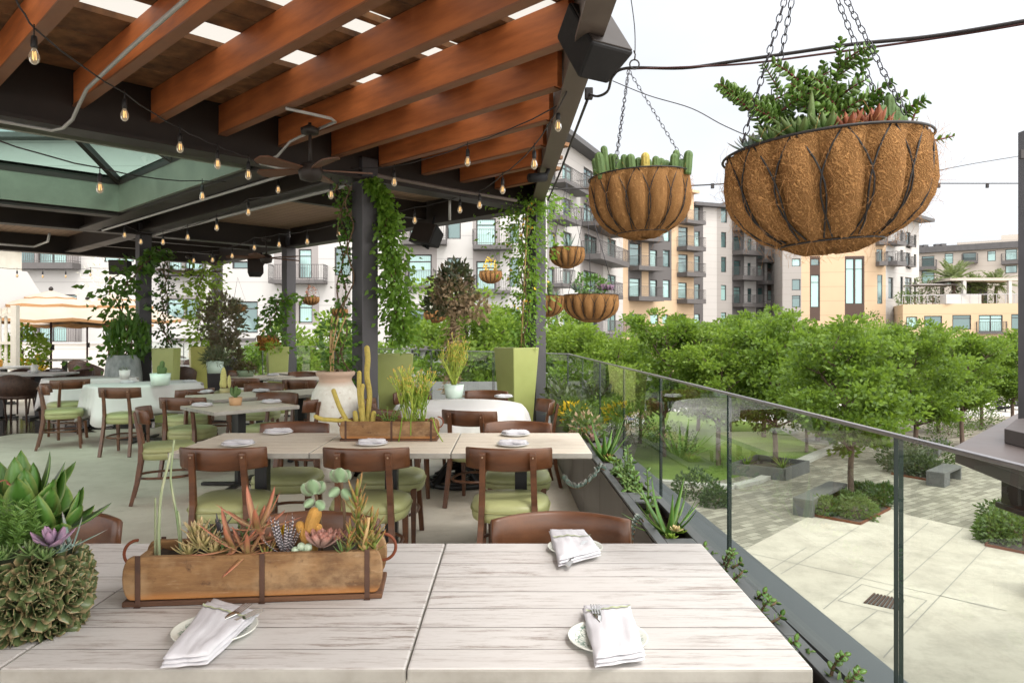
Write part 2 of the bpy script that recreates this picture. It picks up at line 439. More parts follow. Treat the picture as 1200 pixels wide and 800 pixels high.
def _mould():
    b = NB('old_mould_wood'); co = b.coords('Object', (2.2, 12, 12))
    g = b.noise(co, 3, 8, .7); p = b.noise(b.coords('Object'), 7, 4); q = b.noise(b.coords('Object'), 26, 5)
    col = b.mix(b.ramp(g, [(.3, 0), (.7, 1)]), (.125, .062, .027), (.28, .155, .066))
    col = b.mix(b.math('MULTIPLY', b.ramp(p, [(.48, 0), (.64, 1)]), .7), col, (.33, .215, .115))
    col = b.mix(b.ramp(q, [(.60, 0), (.72, .8)]), col, (.055, .025, .015))
    st = b.noise(b.coords('Object', (1, 1, 1.6)), 4.5, 6, .75); col = b.mix(b.math('MULTIPLY', b.ramp(st, [(.50, 0), (.66, 1)]), .72), col, (.085, .042, .022))
    sc = b.noise(b.coords('Object', (3, 30, 30)), 4, 5, .7); col = b.mix(b.math('MULTIPLY', b.ramp(sc, [(.60, 0), (.72, 1)]), .5), col, (.46, .34, .22))
    sep = b.n('ShaderNodeSeparateXYZ'); b.l(b.coords('Object'), sep.inputs[0])
    low = b.ramp(b.math('ADD', sep.outputs[2], b.math('MULTIPLY', g, .02)), [(.030, .75), (.046, 0)])
    col = b.mix(low, col, (.40, .17, .05))
    return b.done(b.bsdf(col, .7, 0, .25, b.math('ADD', g, q), .5, .004))
m_mould = _mould()
m_mould_base = M('mould_base', (.16, .075, .035), (.06, .028, .016), .75, 9, 0, .5, 40, stretch=(.3, 3, 3))

def _urn():
    b = NB('crackled_urn'); co = b.coords('Object')
    n = b.noise(co, 5, 6, .7); n2 = b.noise(co, 22, 5, .7)
    col = b.mix(b.ramp(n, [(.38, 0), (.62, 1)]), (.56, .53, .46), (.72, .71, .66))
    col = b.mix(b.ramp(n2, [(.60, 0), (.72, .7)]), col, (.40, .27, .19))
    sep = b.n('ShaderNodeSeparateXYZ'); b.l(co, sep.inputs[0])
    top = b.ramp(b.math('ADD', sep.outputs[2], b.math('MULTIPLY', n, .05)), [(.88, 0), (.93, 1)])
    col = b.mix(top, col, (.46, .33, .25))
    return b.done(b.bsdf(col, .75, 0, .3, n2, .4, .006))
m_urn = _urn()
m_urngrey = M('grey_urn', (.34, .36, .36), (.13, .15, .15), .7, 6, 0, .5, 30)

def _plate():
    b = NB('patterned_plate'); co = b.coords('Object')
    sep = b.n('ShaderNodeSeparateXYZ'); b.l(co, sep.inputs[0])
    r = b.math('SQRT', b.math('ADD', b.math('MULTIPLY', sep.outputs[0], sep.outputs[0]), b.math('MULTIPLY', sep.outputs[1], sep.outputs[1])))
    v = b.n('ShaderNodeTexVoronoi', feature='DISTANCE_TO_EDGE'); v.inputs['Scale'].default_value = 85; b.l(co, v.inputs['Vector'])
    pat = b.ramp(b.math('ADD', v.outputs[0], b.math('MULTIPLY', b.noise(co, 50, 3), .25)), [(.12, 1), (.24, 0)])
    band = b.ramp(r, [(.048, .25), (.055, 1), (.076, 1), (.080, 0)])
    col = b.mix(b.math('MULTIPLY', pat, band), (.70, .72, .66), (.10, .20, .15))
    return b.done(b.bsdf(col, .18, 0, .6))
m_plate = _plate()
m_platewhite = M('white_plate', (.74, .75, .77), None, .2, spec=.6)

# leaves
lf_tree = leafmat('tree_leaf', (.175, .285, .036), (.050, .112, .014), trans=.42, rough=.5, noise=.55)
lf_tree2 = leafmat('bright_tree_leaf', (.25, .365, .05), (.085, .17, .022), trans=.45, rough=.5, noise=.55)
lf_oak = leafmat('oak_leaf', (.105, .135, .050), (.060, .085, .030), trans=.3, rough=.6)
lf_dark = leafmat('dark_leaf', (.050, .090, .026), (.025, .055, .014), trans=.25)
lf_shrub = leafmat('shrub_leaf', (.11, .165, .05), (.06, .10, .03), trans=.3)
lf_sage = leafmat('sage_leaf', (.095, .115, .062), (.055, .07, .04), trans=.2)
lf_vine = leafmat('vine_leaf', (.085, .19, .028), (.040, .105, .014), trans=.35)
lf_wist = leafmat('wisteria_leaf', (.18, .33, .045), (.10, .215, .024), trans=.42)
lf_lime = leafmat('lime_leaf', (.30, .42, .055), (.20, .33, .04), trans=.42)
lf_yellow = leafmat('yellow_flower', (.75, .52, .03), (.65, .38, .02), trans=.3)
lf_brown = leafmat('seed_head', (.42, .31, .20), (.27, .19, .115), trans=.15, rough=.8)
lf_olive = leafmat('dry_leaf', (.15, .155, .095), (.17, .11, .085), trans=.2, rough=.6)
lf_palm = leafmat('palm_leaf', (.17, .20, .085), (.10, .135, .05), trans=.25)
lf_white = leafmat('white_blossom', (.72, .70, .66), (.62, .60, .58), trans=.3)
lf_grass = leafmat('grass_blade', (.10, .19, .03), (.07, .13, .02), trans=.3)
lf_agave = leafmat('agave_leaf', (.11, .25, .045), (.06, .16, .025), edge=(.24, .33, .08), trans=.12, rough=.35, noise=14)
lf_fern = leafmat('fern_leaf', (.19, .32, .08), (.10, .21, .045), trans=.35)
lf_eche = leafmat('echeveria_leaf', (.085, .115, .045), (.055, .085, .035), tip=(.11, .14, .055), edge=(.42, .31, .17), trans=0, rough=.28, spec=.6)
lf_cream = leafmat('cream_rosette', (.50, .43, .20), (.40, .36, .15), tip=(.56, .40, .22), trans=.05, tippos=(.5, 1))
lf_red = leafmat('red_aloe', (.30, .25, .10), (.34, .19, .09), tip=(.42, .15, .085), edge=(.40, .17, .11), trans=.05, tippos=(.1, .75))
lf_zebra = None
lf_pink = leafmat('pink_rosette', (.36, .23, .19), (.30, .19, .16), tip=(.42, .17, .13), trans=.03, tippos=(.6, 1))
lf_paddle = leafmat('paddle_leaf', (.30, .42, .26), (.24, .36, .20), edge=(.42, .46, .33), trans=.08, rough=.5)
lf_jade = leafmat('jade_leaf', (.10, .21, .035), (.06, .15, .025), edge=(.16, .19, .05), trans=.12, rough=.3, spec=.5)
lf_spear = leafmat('spear_aloe', (.20, .25, .055), (.14, .19, .04), tip=(.42, .17, .06), edge=(.30, .15, .05), trans=.04, tippos=(.45, 1))
lf_blue = leafmat('blue_succulent', (.20, .29, .25), (.14, .21, .18), tip=(.26, .22, .2), trans=.04)
lf_purple = leafmat('purple_rosette', (.28, .19, .27), (.20, .15, .22), tip=(.38, .22, .33), trans=.04)
lf_orange = leafmat('orange_rosette', (.30, .11, .04), (.22, .075, .05), tip=(.36, .12, .07), trans=.06)
lf_green = leafmat('green_succulent', (.12, .20, .06), (.085, .15, .045), tip=(.16, .22, .08), trans=.06)
lf_coral = leafmat('firestick', (.40, .46, .07), (.26, .36, .05), tip=(.60, .36, .06), trans=.0, tippos=(.92, 1.35))
lf_cact = M('cactus_skin', (.095, .16, .045), (.055, .105, .03), .6, 18, 0, .5, 120)
lf_goldc = M('gold_cactus', (.52, .40, .10), (.36, .30, .07), .75, 60, 0, .8, 220)
lf_orangec = M('orange_cactus', (.52, .27, .06), (.36, .20, .05), .75, 50, 0, .8, 200)
lf_stem = M('striped_stem', (.13, .21, .085), (.42, .42, .28), .55, 90, stretch=(1, 1, .05))
def _zebra():
    b = NB('zebra_leaf'); a = b.attr('tip')
    st = b.math('GREATER_THAN', b.math('SINE', b.math('MULTIPLY', a, 75.0)), .45)
    col = b.mix(st, (.075, .065, .075), (.62, .58, .60))
    return b.done(b.bsdf(col, .5))
lf_zebra = _zebra()

# ground and floors
def _floor():
    b = NB('terrace_concrete'); co = b.coords('World')
    n = b.noise(co, .45, 5); n2 = b.noise(co, 3.2, 6, .7); n3 = b.noise(co, 30, 3)
    col = b.mix(b.ramp(n, [(.35, 0), (.65, 1)]), (.49, .445, .375), (.60, .555, .475))
    col = b.mix(b.math('MULTIPLY', b.ramp(n2, [(.45, 0), (.7, 1)]), .35), col, (.36, .31, .25))
    col = b.mix(b.math('MULTIPLY', n3, .12), col, (.3, .28, .25))
    n4 = b.noise(b.coords('World', (1, 1.7, 1), (0, 0, .5)), 1.3, 7, .75); col = b.mix(b.math('MULTIPLY', b.ramp(n4, [(.54, 0), (.68, 1)]), .38), col, (.25, .215, .165))
    n5 = b.noise(co, 9, 5, .7); col = b.mix(b.math('MULTIPLY', b.ramp(n5, [(.62, 0), (.70, 1)]), .25), col, (.20, .17, .13))
    wet = b.ramp(n, [(.52, 0), (.60, 1)])
    r = b.math('MULTIPLY_ADD', n2, .3); b.t.nodes[-1].inputs[2].default_value = .32
    return b.done(b.bsdf(col, r, 0, .4, n3, .12, .004))
m_floor = _floor()
def _plaza():
    b = NB('plaza_concrete'); co = b.coords('World'); 
    n = b.noise(co, .35, 5); n2 = b.noise(co, 1.1, 8, .78)
    col = b.mix(b.ramp(n, [(.3, 0), (.7, 1)]), (.36, .32, .265), (.47, .425, .36))
    col = b.mix(b.math('MULTIPLY', b.ramp(n2, [(.45, 0), (.66, 1)]), .58), col, (.23, .205, .17))
    return b.done(b.bsdf(col, .8, 0, .25))
m_plaza = _plaza()
def _pavers():
    b = NB('pavers'); co = b.coords('World', (1, 1, 1), (0, 0, -.62))
    br = b.n('ShaderNodeTexBrick'); br.inputs['Scale'].default_value = 1.0
    br.inputs['Brick Width'].default_value = .46; br.inputs['Row Height'].default_value = .23; br.inputs['Mortar Size'].default_value = .012
    br.inputs['Color1'].default_value = (.32, .295, .24, 1); br.inputs['Color2'].default_value = (.155, .14, .112, 1); br.inputs['Mortar'].default_value = (.10, .087, .07, 1)
    b.l(co, br.inputs['Vector'])
    col = b.mix(b.math('MULTIPLY', b.noise(co, .7, 4), .22), br.outputs['Color'], (.18, .163, .135))
    return b.done(b.bsdf(col, .85, 0, .2))
m_pavers = _pavers()
m_street = M('street', (.24, .225, .205), (.18, .17, .155), .9, .15, coord='World')
m_lawn = M('lawn', (.16, .225, .05), (.09, .14, .03), .95, .9, 0, .6, 30, coord='World', spec=.1)
m_mulch = M('mulch', (.075, .055, .045), (.03, .022, .018), .95, 18, 0, 1, 50, coord='World')
m_joint = M('joint', (.27, .25, .22), None, .9)
m_kerb = M('kerb', (.44, .42, .39), (.38, .365, .335), .8, 2, coord='World')
m_puddle = M('puddle_water', (.050, .036, .026), (.030, .022, .016), .13, 4, spec=.22, rvar=.03)

# facades
def stucco(name, c, line=None):
    b = NB(name); co = b.coords('World')
    n = b.noise(co, .25, 4); n2 = b.noise(co, 4, 4)
    col = b.mix(b.ramp(n, [(.3, 0), (.7, 1)]), tuple(x * .93 for x in c), c)
    if line:
        sep = b.n('ShaderNodeSeparateXYZ'); b.l(co, sep.inputs[0])
        f = b.math('FRACT', b.math('DIVIDE', sep.outputs[2], line))
        col = b.mix(b.ramp(f, [(.02, .45), (.05, 0)]), col, tuple(x * .45 for x in c))
    return b.done(b.bsdf(col, .85, 0, .2, n2, .1, .01))
w_white = stucco('white_stucco', (.45, .44, .432), 1.6)
w_grey = stucco('grey_stucco', (.27, .25, .245))
w_ltgrey = stucco('light_grey_panel', (.45, .43, .415), .8)
w_midgrey = stucco('mid_grey_panel', (.31, .29, .275), .8)
w_tan = stucco('tan_stucco', (.50, .37, .25), 1.6)
w_yellow = stucco('yellow_stucco', (.50, .38, .25), 1.6)
w_beige = stucco('beige_stucco', (.42, .38, .34), 1.1)
w_slate = stucco('slate_panel', (.115, .108, .108))
w_brownm = stucco('brown_metal', (.085, .058, .048))
m_balc = M('balcony_metal', (.10, .092, .092), (.075, .07, .07), .6, 3)
m_frame = M('window_frame', (.040, .036, .036), (.028, .026, .026), .5, 3)
m_pane = windowmat('window_pane', (.035, .075, .075), (.28, .44, .42), .9)
m_panedark = windowmat('dark_window_pane', (.02, .028, .028), (.12, .13, .125), .6)
m_roof = M('roof_edge', (.085, .082, .085), (.06, .058, .06), .6, 2)
# ---------------------------------------------------------------- ground and terrace
def sheet(name, poly, z, mat, thick=None):
    mb = MB()
    if thick: mb.prism(poly, z - thick, z)
    else: mb.add([(p[0], p[1], z) for p in poly], [tuple(range(len(poly)))])
    return mb
def g2(px, py, z=GZ):
    p = PZ(px, py, z); return (p.x, p.y)
tag(sheet('ground', [(-400, -60), (400, -60), (400, 500), (-400, 500)], GZ, m_street).obj('ground', m_street), kind='structure')
# paved plaza and concrete court
tag(sheet('p', [(-14, -10), (70, -10), (70, 48), (-14, 48)], GZ + .004, m_pavers).obj('plaza_paving', m_pavers), kind='structure')
cc = [g2(700, 870), g2(800, 708), g2(880, 640), g2(948, 605), g2(1009, 615), g2(1043, 596), g2(1066, 604), g2(1155, 624), g2(1300, 648)]
cc = [(1.0, -6), (1.0, 8.5)] + cc[1:] + [(40, -6)]
tag(sheet('p', cc, GZ + .008, m_plaza).obj('concrete_court', m_plaza), kind='structure')
jt = MB()
for a, b in (((1007, 616), (915, 672)), ((1088, 612), (965, 713)), ((1129, 618), (1036, 700)), ((880, 648), (1180, 715)), ((1156, 640), (1060, 742)), ((1060, 742), (1035, 770)), ((945, 641), (700, 790)), ((982, 703), (1010, 684)), ((1010, 684), (1086, 703)), ((1086, 703), (1064, 723)), ((1064, 723), (982, 703)), ((1028, 715), (994, 740)), ((1100, 697), (1170, 714))):
    pa, pb = PZ(*a, GZ + .012), PZ(*b, GZ + .012)
    d = (pb - pa).normalized(); n = V((-d.y, d.x, 0)) * .011
    jt.add([pa - n, pb - n, pb + n, pa + n], [(0, 1, 2, 3)])
tag(jt.obj('court_joints', m_joint), kind='structure')
# lawn with a pale kerb
lawn = [g2(760, 478), g2(905, 498), g2(960, 528), g2(945, 540), g2(850, 562), g2(790, 570), g2(740, 545)]
tag(sheet('l', lawn, GZ + .012, m_lawn).obj('lawn', m_lawn), kind='structure')
kb = MB()
kp = [PZ(*p, GZ) for p in ((700, 548), (770, 566), (830, 571), (860, 572), (885, 566), (900, 560))]
for a, b in zip(kp, kp[1:]): kb.beam(a + V((0, 0, .06)), b + V((0, 0, .06)), .35, .14)
kp = [PZ(*p, GZ) for p in ((925, 548), (945, 540), (960, 533), (990, 522))]
for a, b in zip(kp, kp[1:]): kb.beam(a + V((0, 0, .06)), b + V((0, 0, .06)), .5, .14)
tag(kb.obj('lawn_kerb', m_kerb), kind='structure')
rd = MB(); rd.add([PZ(*p, GZ + .006) for p in ((560, 470), (1250, 470), (1250, 486), (700, 500), (560, 500))], [(0, 1, 2, 3, 4)])
tag(rd.obj('pavement', m_kerb), kind='structure')

UU, VV, C0 = V((-.714, .70, 0)), V((.70, .714, 0)), V((-1.5, 7.4, 0))
def UV(a, b, z=0): 
    p = C0 + UU * a + VV * b; return V((p.x, p.y, z))
def glX(Y): return 1.185 - .0479 * Y
corner = V((.733, 9.44, 0)); far_end = corner + UU * 15.5
fl = [(.98, -5), (corner.x - .1, corner.y), (far_end.x, far_end.y), (-13, 26), (-34, 26), (-34, -5)]
tag(sheet('f', fl, 0, m_floor, .35).obj('terrace_floor', m_floor), kind='structure')
pm = MB(); random.seed(3)
pts = []
for i in range(40):
    a = 2 * PI * i / 40; r = 1 + .25 * math.sin(3 * a + 1) + .16 * math.sin(7 * a) + .1 * math.sin(13 * a + 2)
    c = PZ(48, 501, .003); pts.append((c.x - .3 + 1.55 * r * math.cos(a) , c.y + .95 * r * math.sin(a) , .003))
pm.add(pts, [tuple(range(40))])
for (dx, dy, sx, sy) in ((1.9, .75, .7, .25), (2.3, .3, .45, .12), (-1.0, -1.1, .5, .18)):
    c = PZ(48, 501, .003); pm.add([(c.x + dx + sx * math.cos(2 * PI * i / 20) * (1 + .2 * math.sin(5 * PI * i / 10)), c.y + dy + sy * math.sin(2 * PI * i / 20), .003) for i in range(20)], [tuple(range(20))])
tag(pm.obj('puddle', m_puddle), kind='structure')
# building below the terrace
bw = MB()
bw.box((-16.6, 10.5, -2.2), (34.8, 31, 3.7))
bw.obj('podium_wall', w_slate)['kind'] = 'structure'

# ---------------------------------------------------------------- glass railing
seams = [9.44, 8.15, 7.0, 5.85, 4.68, 3.41, 2.04, .75, -.6, -2.0]
ZT, ZB = 1.15, .36
def glass_panel(mb, a, b, z0, z1, th=.014):
    """pane with clear faces (0) and dark green edges (1)"""
    a, b = V(a), V(b); d = (b - a).normalized(); n = V((-d.y, d.x, 0)) * th / 2
    q = [a - n, b - n, b + n, a + n]
    vs = [V((p.x, p.y, z0)) for p in q] + [V((p.x, p.y, z1)) for p in q]
    mb.add(vs, [(0, 1, 5, 4), (2, 3, 7, 6)], 0)
    mb.add(vs, [(3, 2, 1, 0), (4, 5, 6, 7), (1, 2, 6, 5), (3, 0, 4, 7)], 1)
r1 = thing('glass_railing', 'clear glass railing with thin metal cap along the planted troughs, overlooking the plaza', 'railing', (corner.x, corner.y, 0))
o = V(r1.location)
for a, b in zip(seams, seams[1:]):
    d = .012
    mb = MB(); glass_panel(mb, V((glX(a - d), a - d, 0)) - o, V((glX(b + d), b + d, 0)) - o, ZB, ZT); mb.obj('glass_panel', [m_glass, m_glassedge], r1)
mb = MB(); mb.beam(V((glX(9.44), 9.44, ZT + .006)) - o, V((glX(-2), -2, ZT + .004)) - o, .018, .013); mb.obj('cap_rail', m_rail, r1, bevel=.004)
mb = MB()
mb.prism([(.66 - .02 * 9.6 + .20 - o.x, 9.6 - o.y), (.70 + .20 - o.x, -2 - o.y), (glX(-2) + .235 - o.x, -2 - o.y), (glX(9.6) + .235 - o.x, 9.6 - o.y)], .16, .30)
for k in range(9): pass
mb.obj('ledge', m_ledge, r1, bevel=.012)
mb = MB(); mb.beam(V((glX(9.44), 9.44, .33)) - o, V((glX(-2), -2, .33)) - o, .06, .08); mb.obj('glass_shoe', m_flange, r1)
r2 = thing('glass_railing', 'clear glass railing behind the olive planters, between the terrace columns and the street trees', 'railing', (corner.x, corner.y, 0))
for k in range(11):
    mb = MB(); glass_panel(mb, UU * (k * 1.4 + .012), UU * ((k + 1) * 1.4 - .012), .12, ZT); mb.obj('glass_panel', [m_glass, m_glassedge], r2)
mb = MB(); mb.beam(V((0, 0, ZT + .006)), UU * 15.4 + V((0, 0, ZT + .004)), .018, .013); mb.obj('cap_rail', m_rail, r2)
mb = MB(); mb.beam(V((0, 0, .06)), UU * 15.4 + V((0, 0, .06)), .12, .12); mb.obj('glass_shoe', m_flange, r2)
# low wall far left behind the umbrellas
mb = MB(); mb.beam((-34, 25.9, .5), (-12.9, 25.9, .5), .2, 1.0); mb.beam((-34, 25.9, 1.03), (-12.9, 25.9, 1.03), .3, .06)
tag(mb.obj('parapet', w_ltgrey), 'low grey parapet wall behind the striped umbrellas and rattan chairs', 'wall')

# ---------------------------------------------------------------- pergola roof
pg = thing('pergola', 'large dark steel roof with terracotta joists, skylight and columns over the dining terrace', 'pergola', tuple(C0))
def lp(a, b, z=0): return UU * a + VV * b + V((0, 0, z))
RZ = math.atan2(VV.y, VV.x)
def fx(Y): return .579 - .02 * Y
colpts = [(0, 0), (-.0, 2.57), (6.3, 0), (6.3, 2.57), (10.5, 3.03)]
for i, (a, b) in enumerate(colpts):
    p = lp(a, b)
    mb = MB(); mb.box((p.x, p.y, 1.6), (.19, .19, 3.2), RZ)
    cobj = mb.obj('column', m_post, pg, bevel=.006)
    bp = MB(); bp.box((p.x, p.y, .012), (.32, .32, .024), RZ); bp.obj('base_plate', m_steel, cobj)
def ibeam(mb, a, b, z0, z1, wf=.24, tw=.09, tf=.03):
    mb.beam(a + V((0, 0, (z0 + z1) / 2)), b + V((0, 0, (z0 + z1) / 2)), tw, z1 - z0 - 2 * tf)
    mb.beam(a + V((0, 0, z0 + tf / 2)), b + V((0, 0, z0 + tf / 2)), wf, tf)
    mb.beam(a + V((0, 0, z1 - tf / 2)), b + V((0, 0, z1 - tf / 2)), wf, tf)
for (a0, b0), (a1, b1), z0, z1 in (((0, -9), (0, 2.57), 2.965, 3.46), ((6.3, -9), (6.3, 2.57), 3.0, 3.42), ((10.5, -9), (10.5, 3.1), 3.0, 3.42),
                                   ((.13, 0), (6.17, 0), 3.04, 3.40), ((6.43, 0), (10.37, 0), 3.04, 3.40), ((.13, 2.57), (6.17, 2.57), 3.0, 3.42), ((6.43, 2.6), (10.4, 3.0), 3.0, 3.42),
                                   ((.13, -.85), (6.17, -.85), 3.0, 3.30), ((4.35, -9), (4.35, -1.0), 2.98, 3.28), ((.13, -5.6), (6.17, -5.6), 3.0, 3.4), ((6.43, -4.2), (10.37, -4.2), 3.06, 3.40)):
    mb = MB(); ibeam(mb, lp(a0, b0), lp(a1, b1), z0, z1); mb.obj('beam', m_steel, pg)
for a in (2.1, 7.7, 9.1):
    mb = MB(); mb.beam(lp(a, .13, 3.2), lp(a, 2.45, 3.2), .1, .24); mb.obj('beam', m_steel, pg)
# terracotta joists between the main beam and the fascia
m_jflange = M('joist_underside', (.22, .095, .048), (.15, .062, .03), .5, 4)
tj = [-2.615 + .555 * k for k in range(-8, 11)]
def joist_len(t):                                             # along -UU until the fascia
    p = C0 + VV * t                                           # p.x + .714 s = .579 - .14 - .02 (p.y - .70 s)
    return (.579 - .145 - .02 * p.y - p.x) / (.714 - .014)
for t in tj:
    L = joist_len(t)
    if L < .25: continue
    mb = MB(); mb.beam(lp(-.05, t, 3.275), lp(-L, t, 3.275), .055, .25)
    mb.obj('joist', m_joist, pg, bevel=.004)
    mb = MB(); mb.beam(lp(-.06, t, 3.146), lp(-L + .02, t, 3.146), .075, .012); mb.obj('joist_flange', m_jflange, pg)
# old boards across the joists with white sheeting above
rb = random.Random(6); rows = []
s = .10
for w in (.40, .36, .40): rows.append((s, w)); s += w + .022
s = 1.27 + .38
for k in range(12):
    rows += [(s, .225), (s + .245, .235)]; s += .87 + rb.uniform(-.02, .02)
for s, w in rows:
    p0 = C0 - UU * s
    tmax = (.579 - .02 * p0.y - p0.x) / (.70 + .02 * .714) - .12
    if tmax > -8.5:
        mb = MB(); mb.beam(lp(-s - w / 2, -9, 3.425), lp(-s - w / 2, tmax, 3.425), w, .04); mb.obj('roof_board', m_board, pg)
mb = MB()
vs = [lp(-.1, -9, 3.50), lp(-11, -9, 3.50)]
pA = V((fx(-3.2) - .05, -3.2, 3.50)) - V((C0.x, C0.y, 0)); pB = V((fx(9.25) - .1, 9.25, 3.50)) - V((C0.x, C0.y, 0))
mb.add([lp(-.1, -9, 3.50), lp(-8.2, -9, 3.50), pA, pB], [(0, 1, 2, 3)]); mb.obj('roof_sheet', m_poly, pg)
# purlins resting on top of the boards
for s in (.7, 2.32, 4.0, 5.64):
    p0 = C0 - UU * s; tmax = (.579 - .02 * p0.y - p0.x) / (.70 + .02 * .714) - .12
    mb = MB(); mb.beam(lp(-s, -9, 3.47), lp(-s, tmax, 3.47), .06, .045); mb.obj('purlin', m_board, pg)
# fascia along the railing side
mb = MB()
a, b = V((fx(-4) - .07, -4, 0)) - C0, V((fx(9.33) - .07, 9.33, 0)) - C0
mb.beam(a + V((0, 0, 3.31)), b + V((0, 0, 3.31)), .10, .46); mb.beam(a + V((0, 0, 3.085)), b + V((0, 0, 3.085)), .15, .03); mb.beam(a + V((0, 0, 3.545)), b + V((0, 0, 3.545)), .15, .03)
mb.obj('fascia', m_fascia, pg)
# plank soffit beyond the main beam, with the skylight well cut out
def _soffit():
    b = NB('soffit_planks'); co = b.coords('World', (1, 1, 1), (0, 0, -RZ))
    sep = b.n('ShaderNodeSeparateXYZ'); b.l(co, sep.inputs[0])
    f = b.math('FRACT', b.math('DIVIDE', sep.outputs[0], .14))
    col = b.mix(b.noise(b.coords('World', (1, 1, 1), (0, 0, -RZ)), 1.5, 4), (.24, .155, .10), (.34, .23, .155))
    col = b.mix(b.ramp(f, [(.03, 1), (.08, 0)]), col, (.03, .02, .015))
    return b.done(b.bsdf(col, .7))
m_soffit = _soffit()
SK = (.55, 4.2, -5.4, -1.0)
xs = [.1, SK[0], SK[1], 10.6]; ys = [-9, SK[2], SK[3], 2.7]
mb = MB()
for i in range(3):
    for j in range(3):
        if i == 1 and j == 1: continue
        q = [(xs[i], ys[j]), (xs[i + 1], ys[j]), (xs[i + 1], ys[j + 1]), (xs[i], ys[j + 1])]
        mb.add([lp(*p, 3.36) for p in q], [(0, 1, 2, 3)], 0); mb.add([lp(*p, 3.5) for p in q], [(3, 2, 1, 0)], 1)
mb.obj('soffit', [m_soffit, m_roof], pg)
mwell = M('well_metal', (.19, .215, .17), (.125, .14, .11), .45, 2.5, .1)
sk = MB()
c4 = [(SK[0], SK[2]), (SK[1], SK[2]), (SK[1], SK[3]), (SK[0], SK[3])]
for i in range(4):
    p, q = c4[i], c4[(i + 1) % 4]
    sk.beam(lp(*p, 3.215), lp(*q, 3.215), .05, .37)
skl = sk.obj('skylight', mwell, pg)
rz0, rz1 = 3.42, 4.3
um = (SK[0] + SK[1]) / 2; r0, r1_ = SK[2] + 1.8, SK[3] - 1.8
base = [lp(*p, rz0) for p in c4]; ra, rb = lp(um, r0, rz1), lp(um, r1_, rz1)
gm = MB(); gm.add(base + [ra, rb], [(1, 2, 5, 4), (3, 0, 4, 5), (0, 1, 4), (2, 3, 5)]); gm.obj('pane', m_skyglass, skl)
mu = MB()
edges = [(base[0], ra), (base[1], ra), (base[2], rb), (base[3], rb), (ra, rb)] + [(base[i], base[(i + 1) % 4]) for i in range(4)]
edges += [(lp(SK[1], r1_, rz0), rb), (lp(SK[1], r0, rz0), ra), (lp(SK[0], r1_, rz0), rb), (lp(SK[0], r0, rz0), ra), (lp(um, SK[3], rz0), rb), (lp(um, SK[2], rz0), ra)]
for a, b in edges: mu.beam(a, b, .065, .08)
mu.obj('mullion', m_steel, skl)

# ---------------------------------------------------------------- conduits, cables, lamps, speakers, fans
def tubething(name, pts, r, mat, label, cat, n=6, group=None):
    mb = MB(); mb.tube(pts, r, n); return tag(mb.obj(name, mat), label, cat, group)
def bez(pts, sub=6):                                          # smooth polyline through points
    pts = [V(p) for p in pts]; out = []
    for i in range(len(pts) - 1):
        p0, p1, p2, p3 = pts[max(i - 1, 0)], pts[i], pts[i + 1], pts[min(i + 2, len(pts) - 1)]
        for k in range(sub):
            t = k / sub
            out.append(.5 * ((2 * p1) + (p2 - p0) * t + (2 * p0 - 5 * p1 + 4 * p2 - p3) * t * t + (3 * p1 - p0 - 3 * p2 + p3) * t ** 3))
    return out + [pts[-1]]
cp = [PZ(-40, 134, 2.945), PZ(0, 142, 2.945), PZ(60, 153, 2.945), PZ(74, 150, 2.945), PZ(85, 140, 2.97), PZ(93, 122, 3.06), PZ(102, 104, 3.12), PZ(152, 57, 3.12), PZ(215, 2, 3.12), PZ(240, -22, 3.12)]
tubething('conduit', cp, .013, m_conduit, 'grey metal conduit bending off the main beam onto the nearest terracotta joist', 'pipe', 8)
cp = [PZ(353, 201, 2.945), PZ(322, 196, 2.945), PZ(305, 192, 2.945), PZ(325, 183, 2.96), PZ(340, 166, 3.08), PZ(352, 160, 3.12), PZ(393, 143, 3.12), PZ(388, 139, 3.12), PZ(335, 127, 3.12)]
tubething('conduit', cp, .012, m_conduit, 'bent grey conduit under the main beam beside the fan rod', 'pipe', 8)
tubething('conduit', [lp(.3, -.72, 2.98) + C0, lp(3.3, -.72, 2.98) + C0, lp(5.9, -.72, 2.98) + C0], .017, m_conduit, 'long straight conduit running under the beam beside the skylight well', 'pipe', 8)
tubething('conduit', [lp(.35, .05, 3.0) + C0, lp(3.3, .08, 3.01) + C0, lp(6.1, .08, 3.0) + C0], .022, m_conduit, 'thick pale conduit leading from the vine covered column to the urn column', 'pipe', 8)
tubething('conduit', [PZ(443, 206, 2.93), PZ(527, 222, 2.93), PZ(605, 235, 2.93)], .02, m_fascia, 'brown pipe under the beam between the two vine covered columns', 'pipe', 8)
tubething('conduit', [PY(527, 219, 8.5), PY(527, 258, 8.5)], .016, m_conduit, 'short vertical pipe hanging from the brown pipe below the joists', 'pipe', 8)
tubething('conduit', [PZ(0, 286, 2.97), PZ(40, 289, 2.97), PZ(56, 283, 2.98), PZ(58, 274, 3.02)], .02, m_conduit, 'curved conduit under the dark roof above the striped umbrellas', 'pipe', 8)

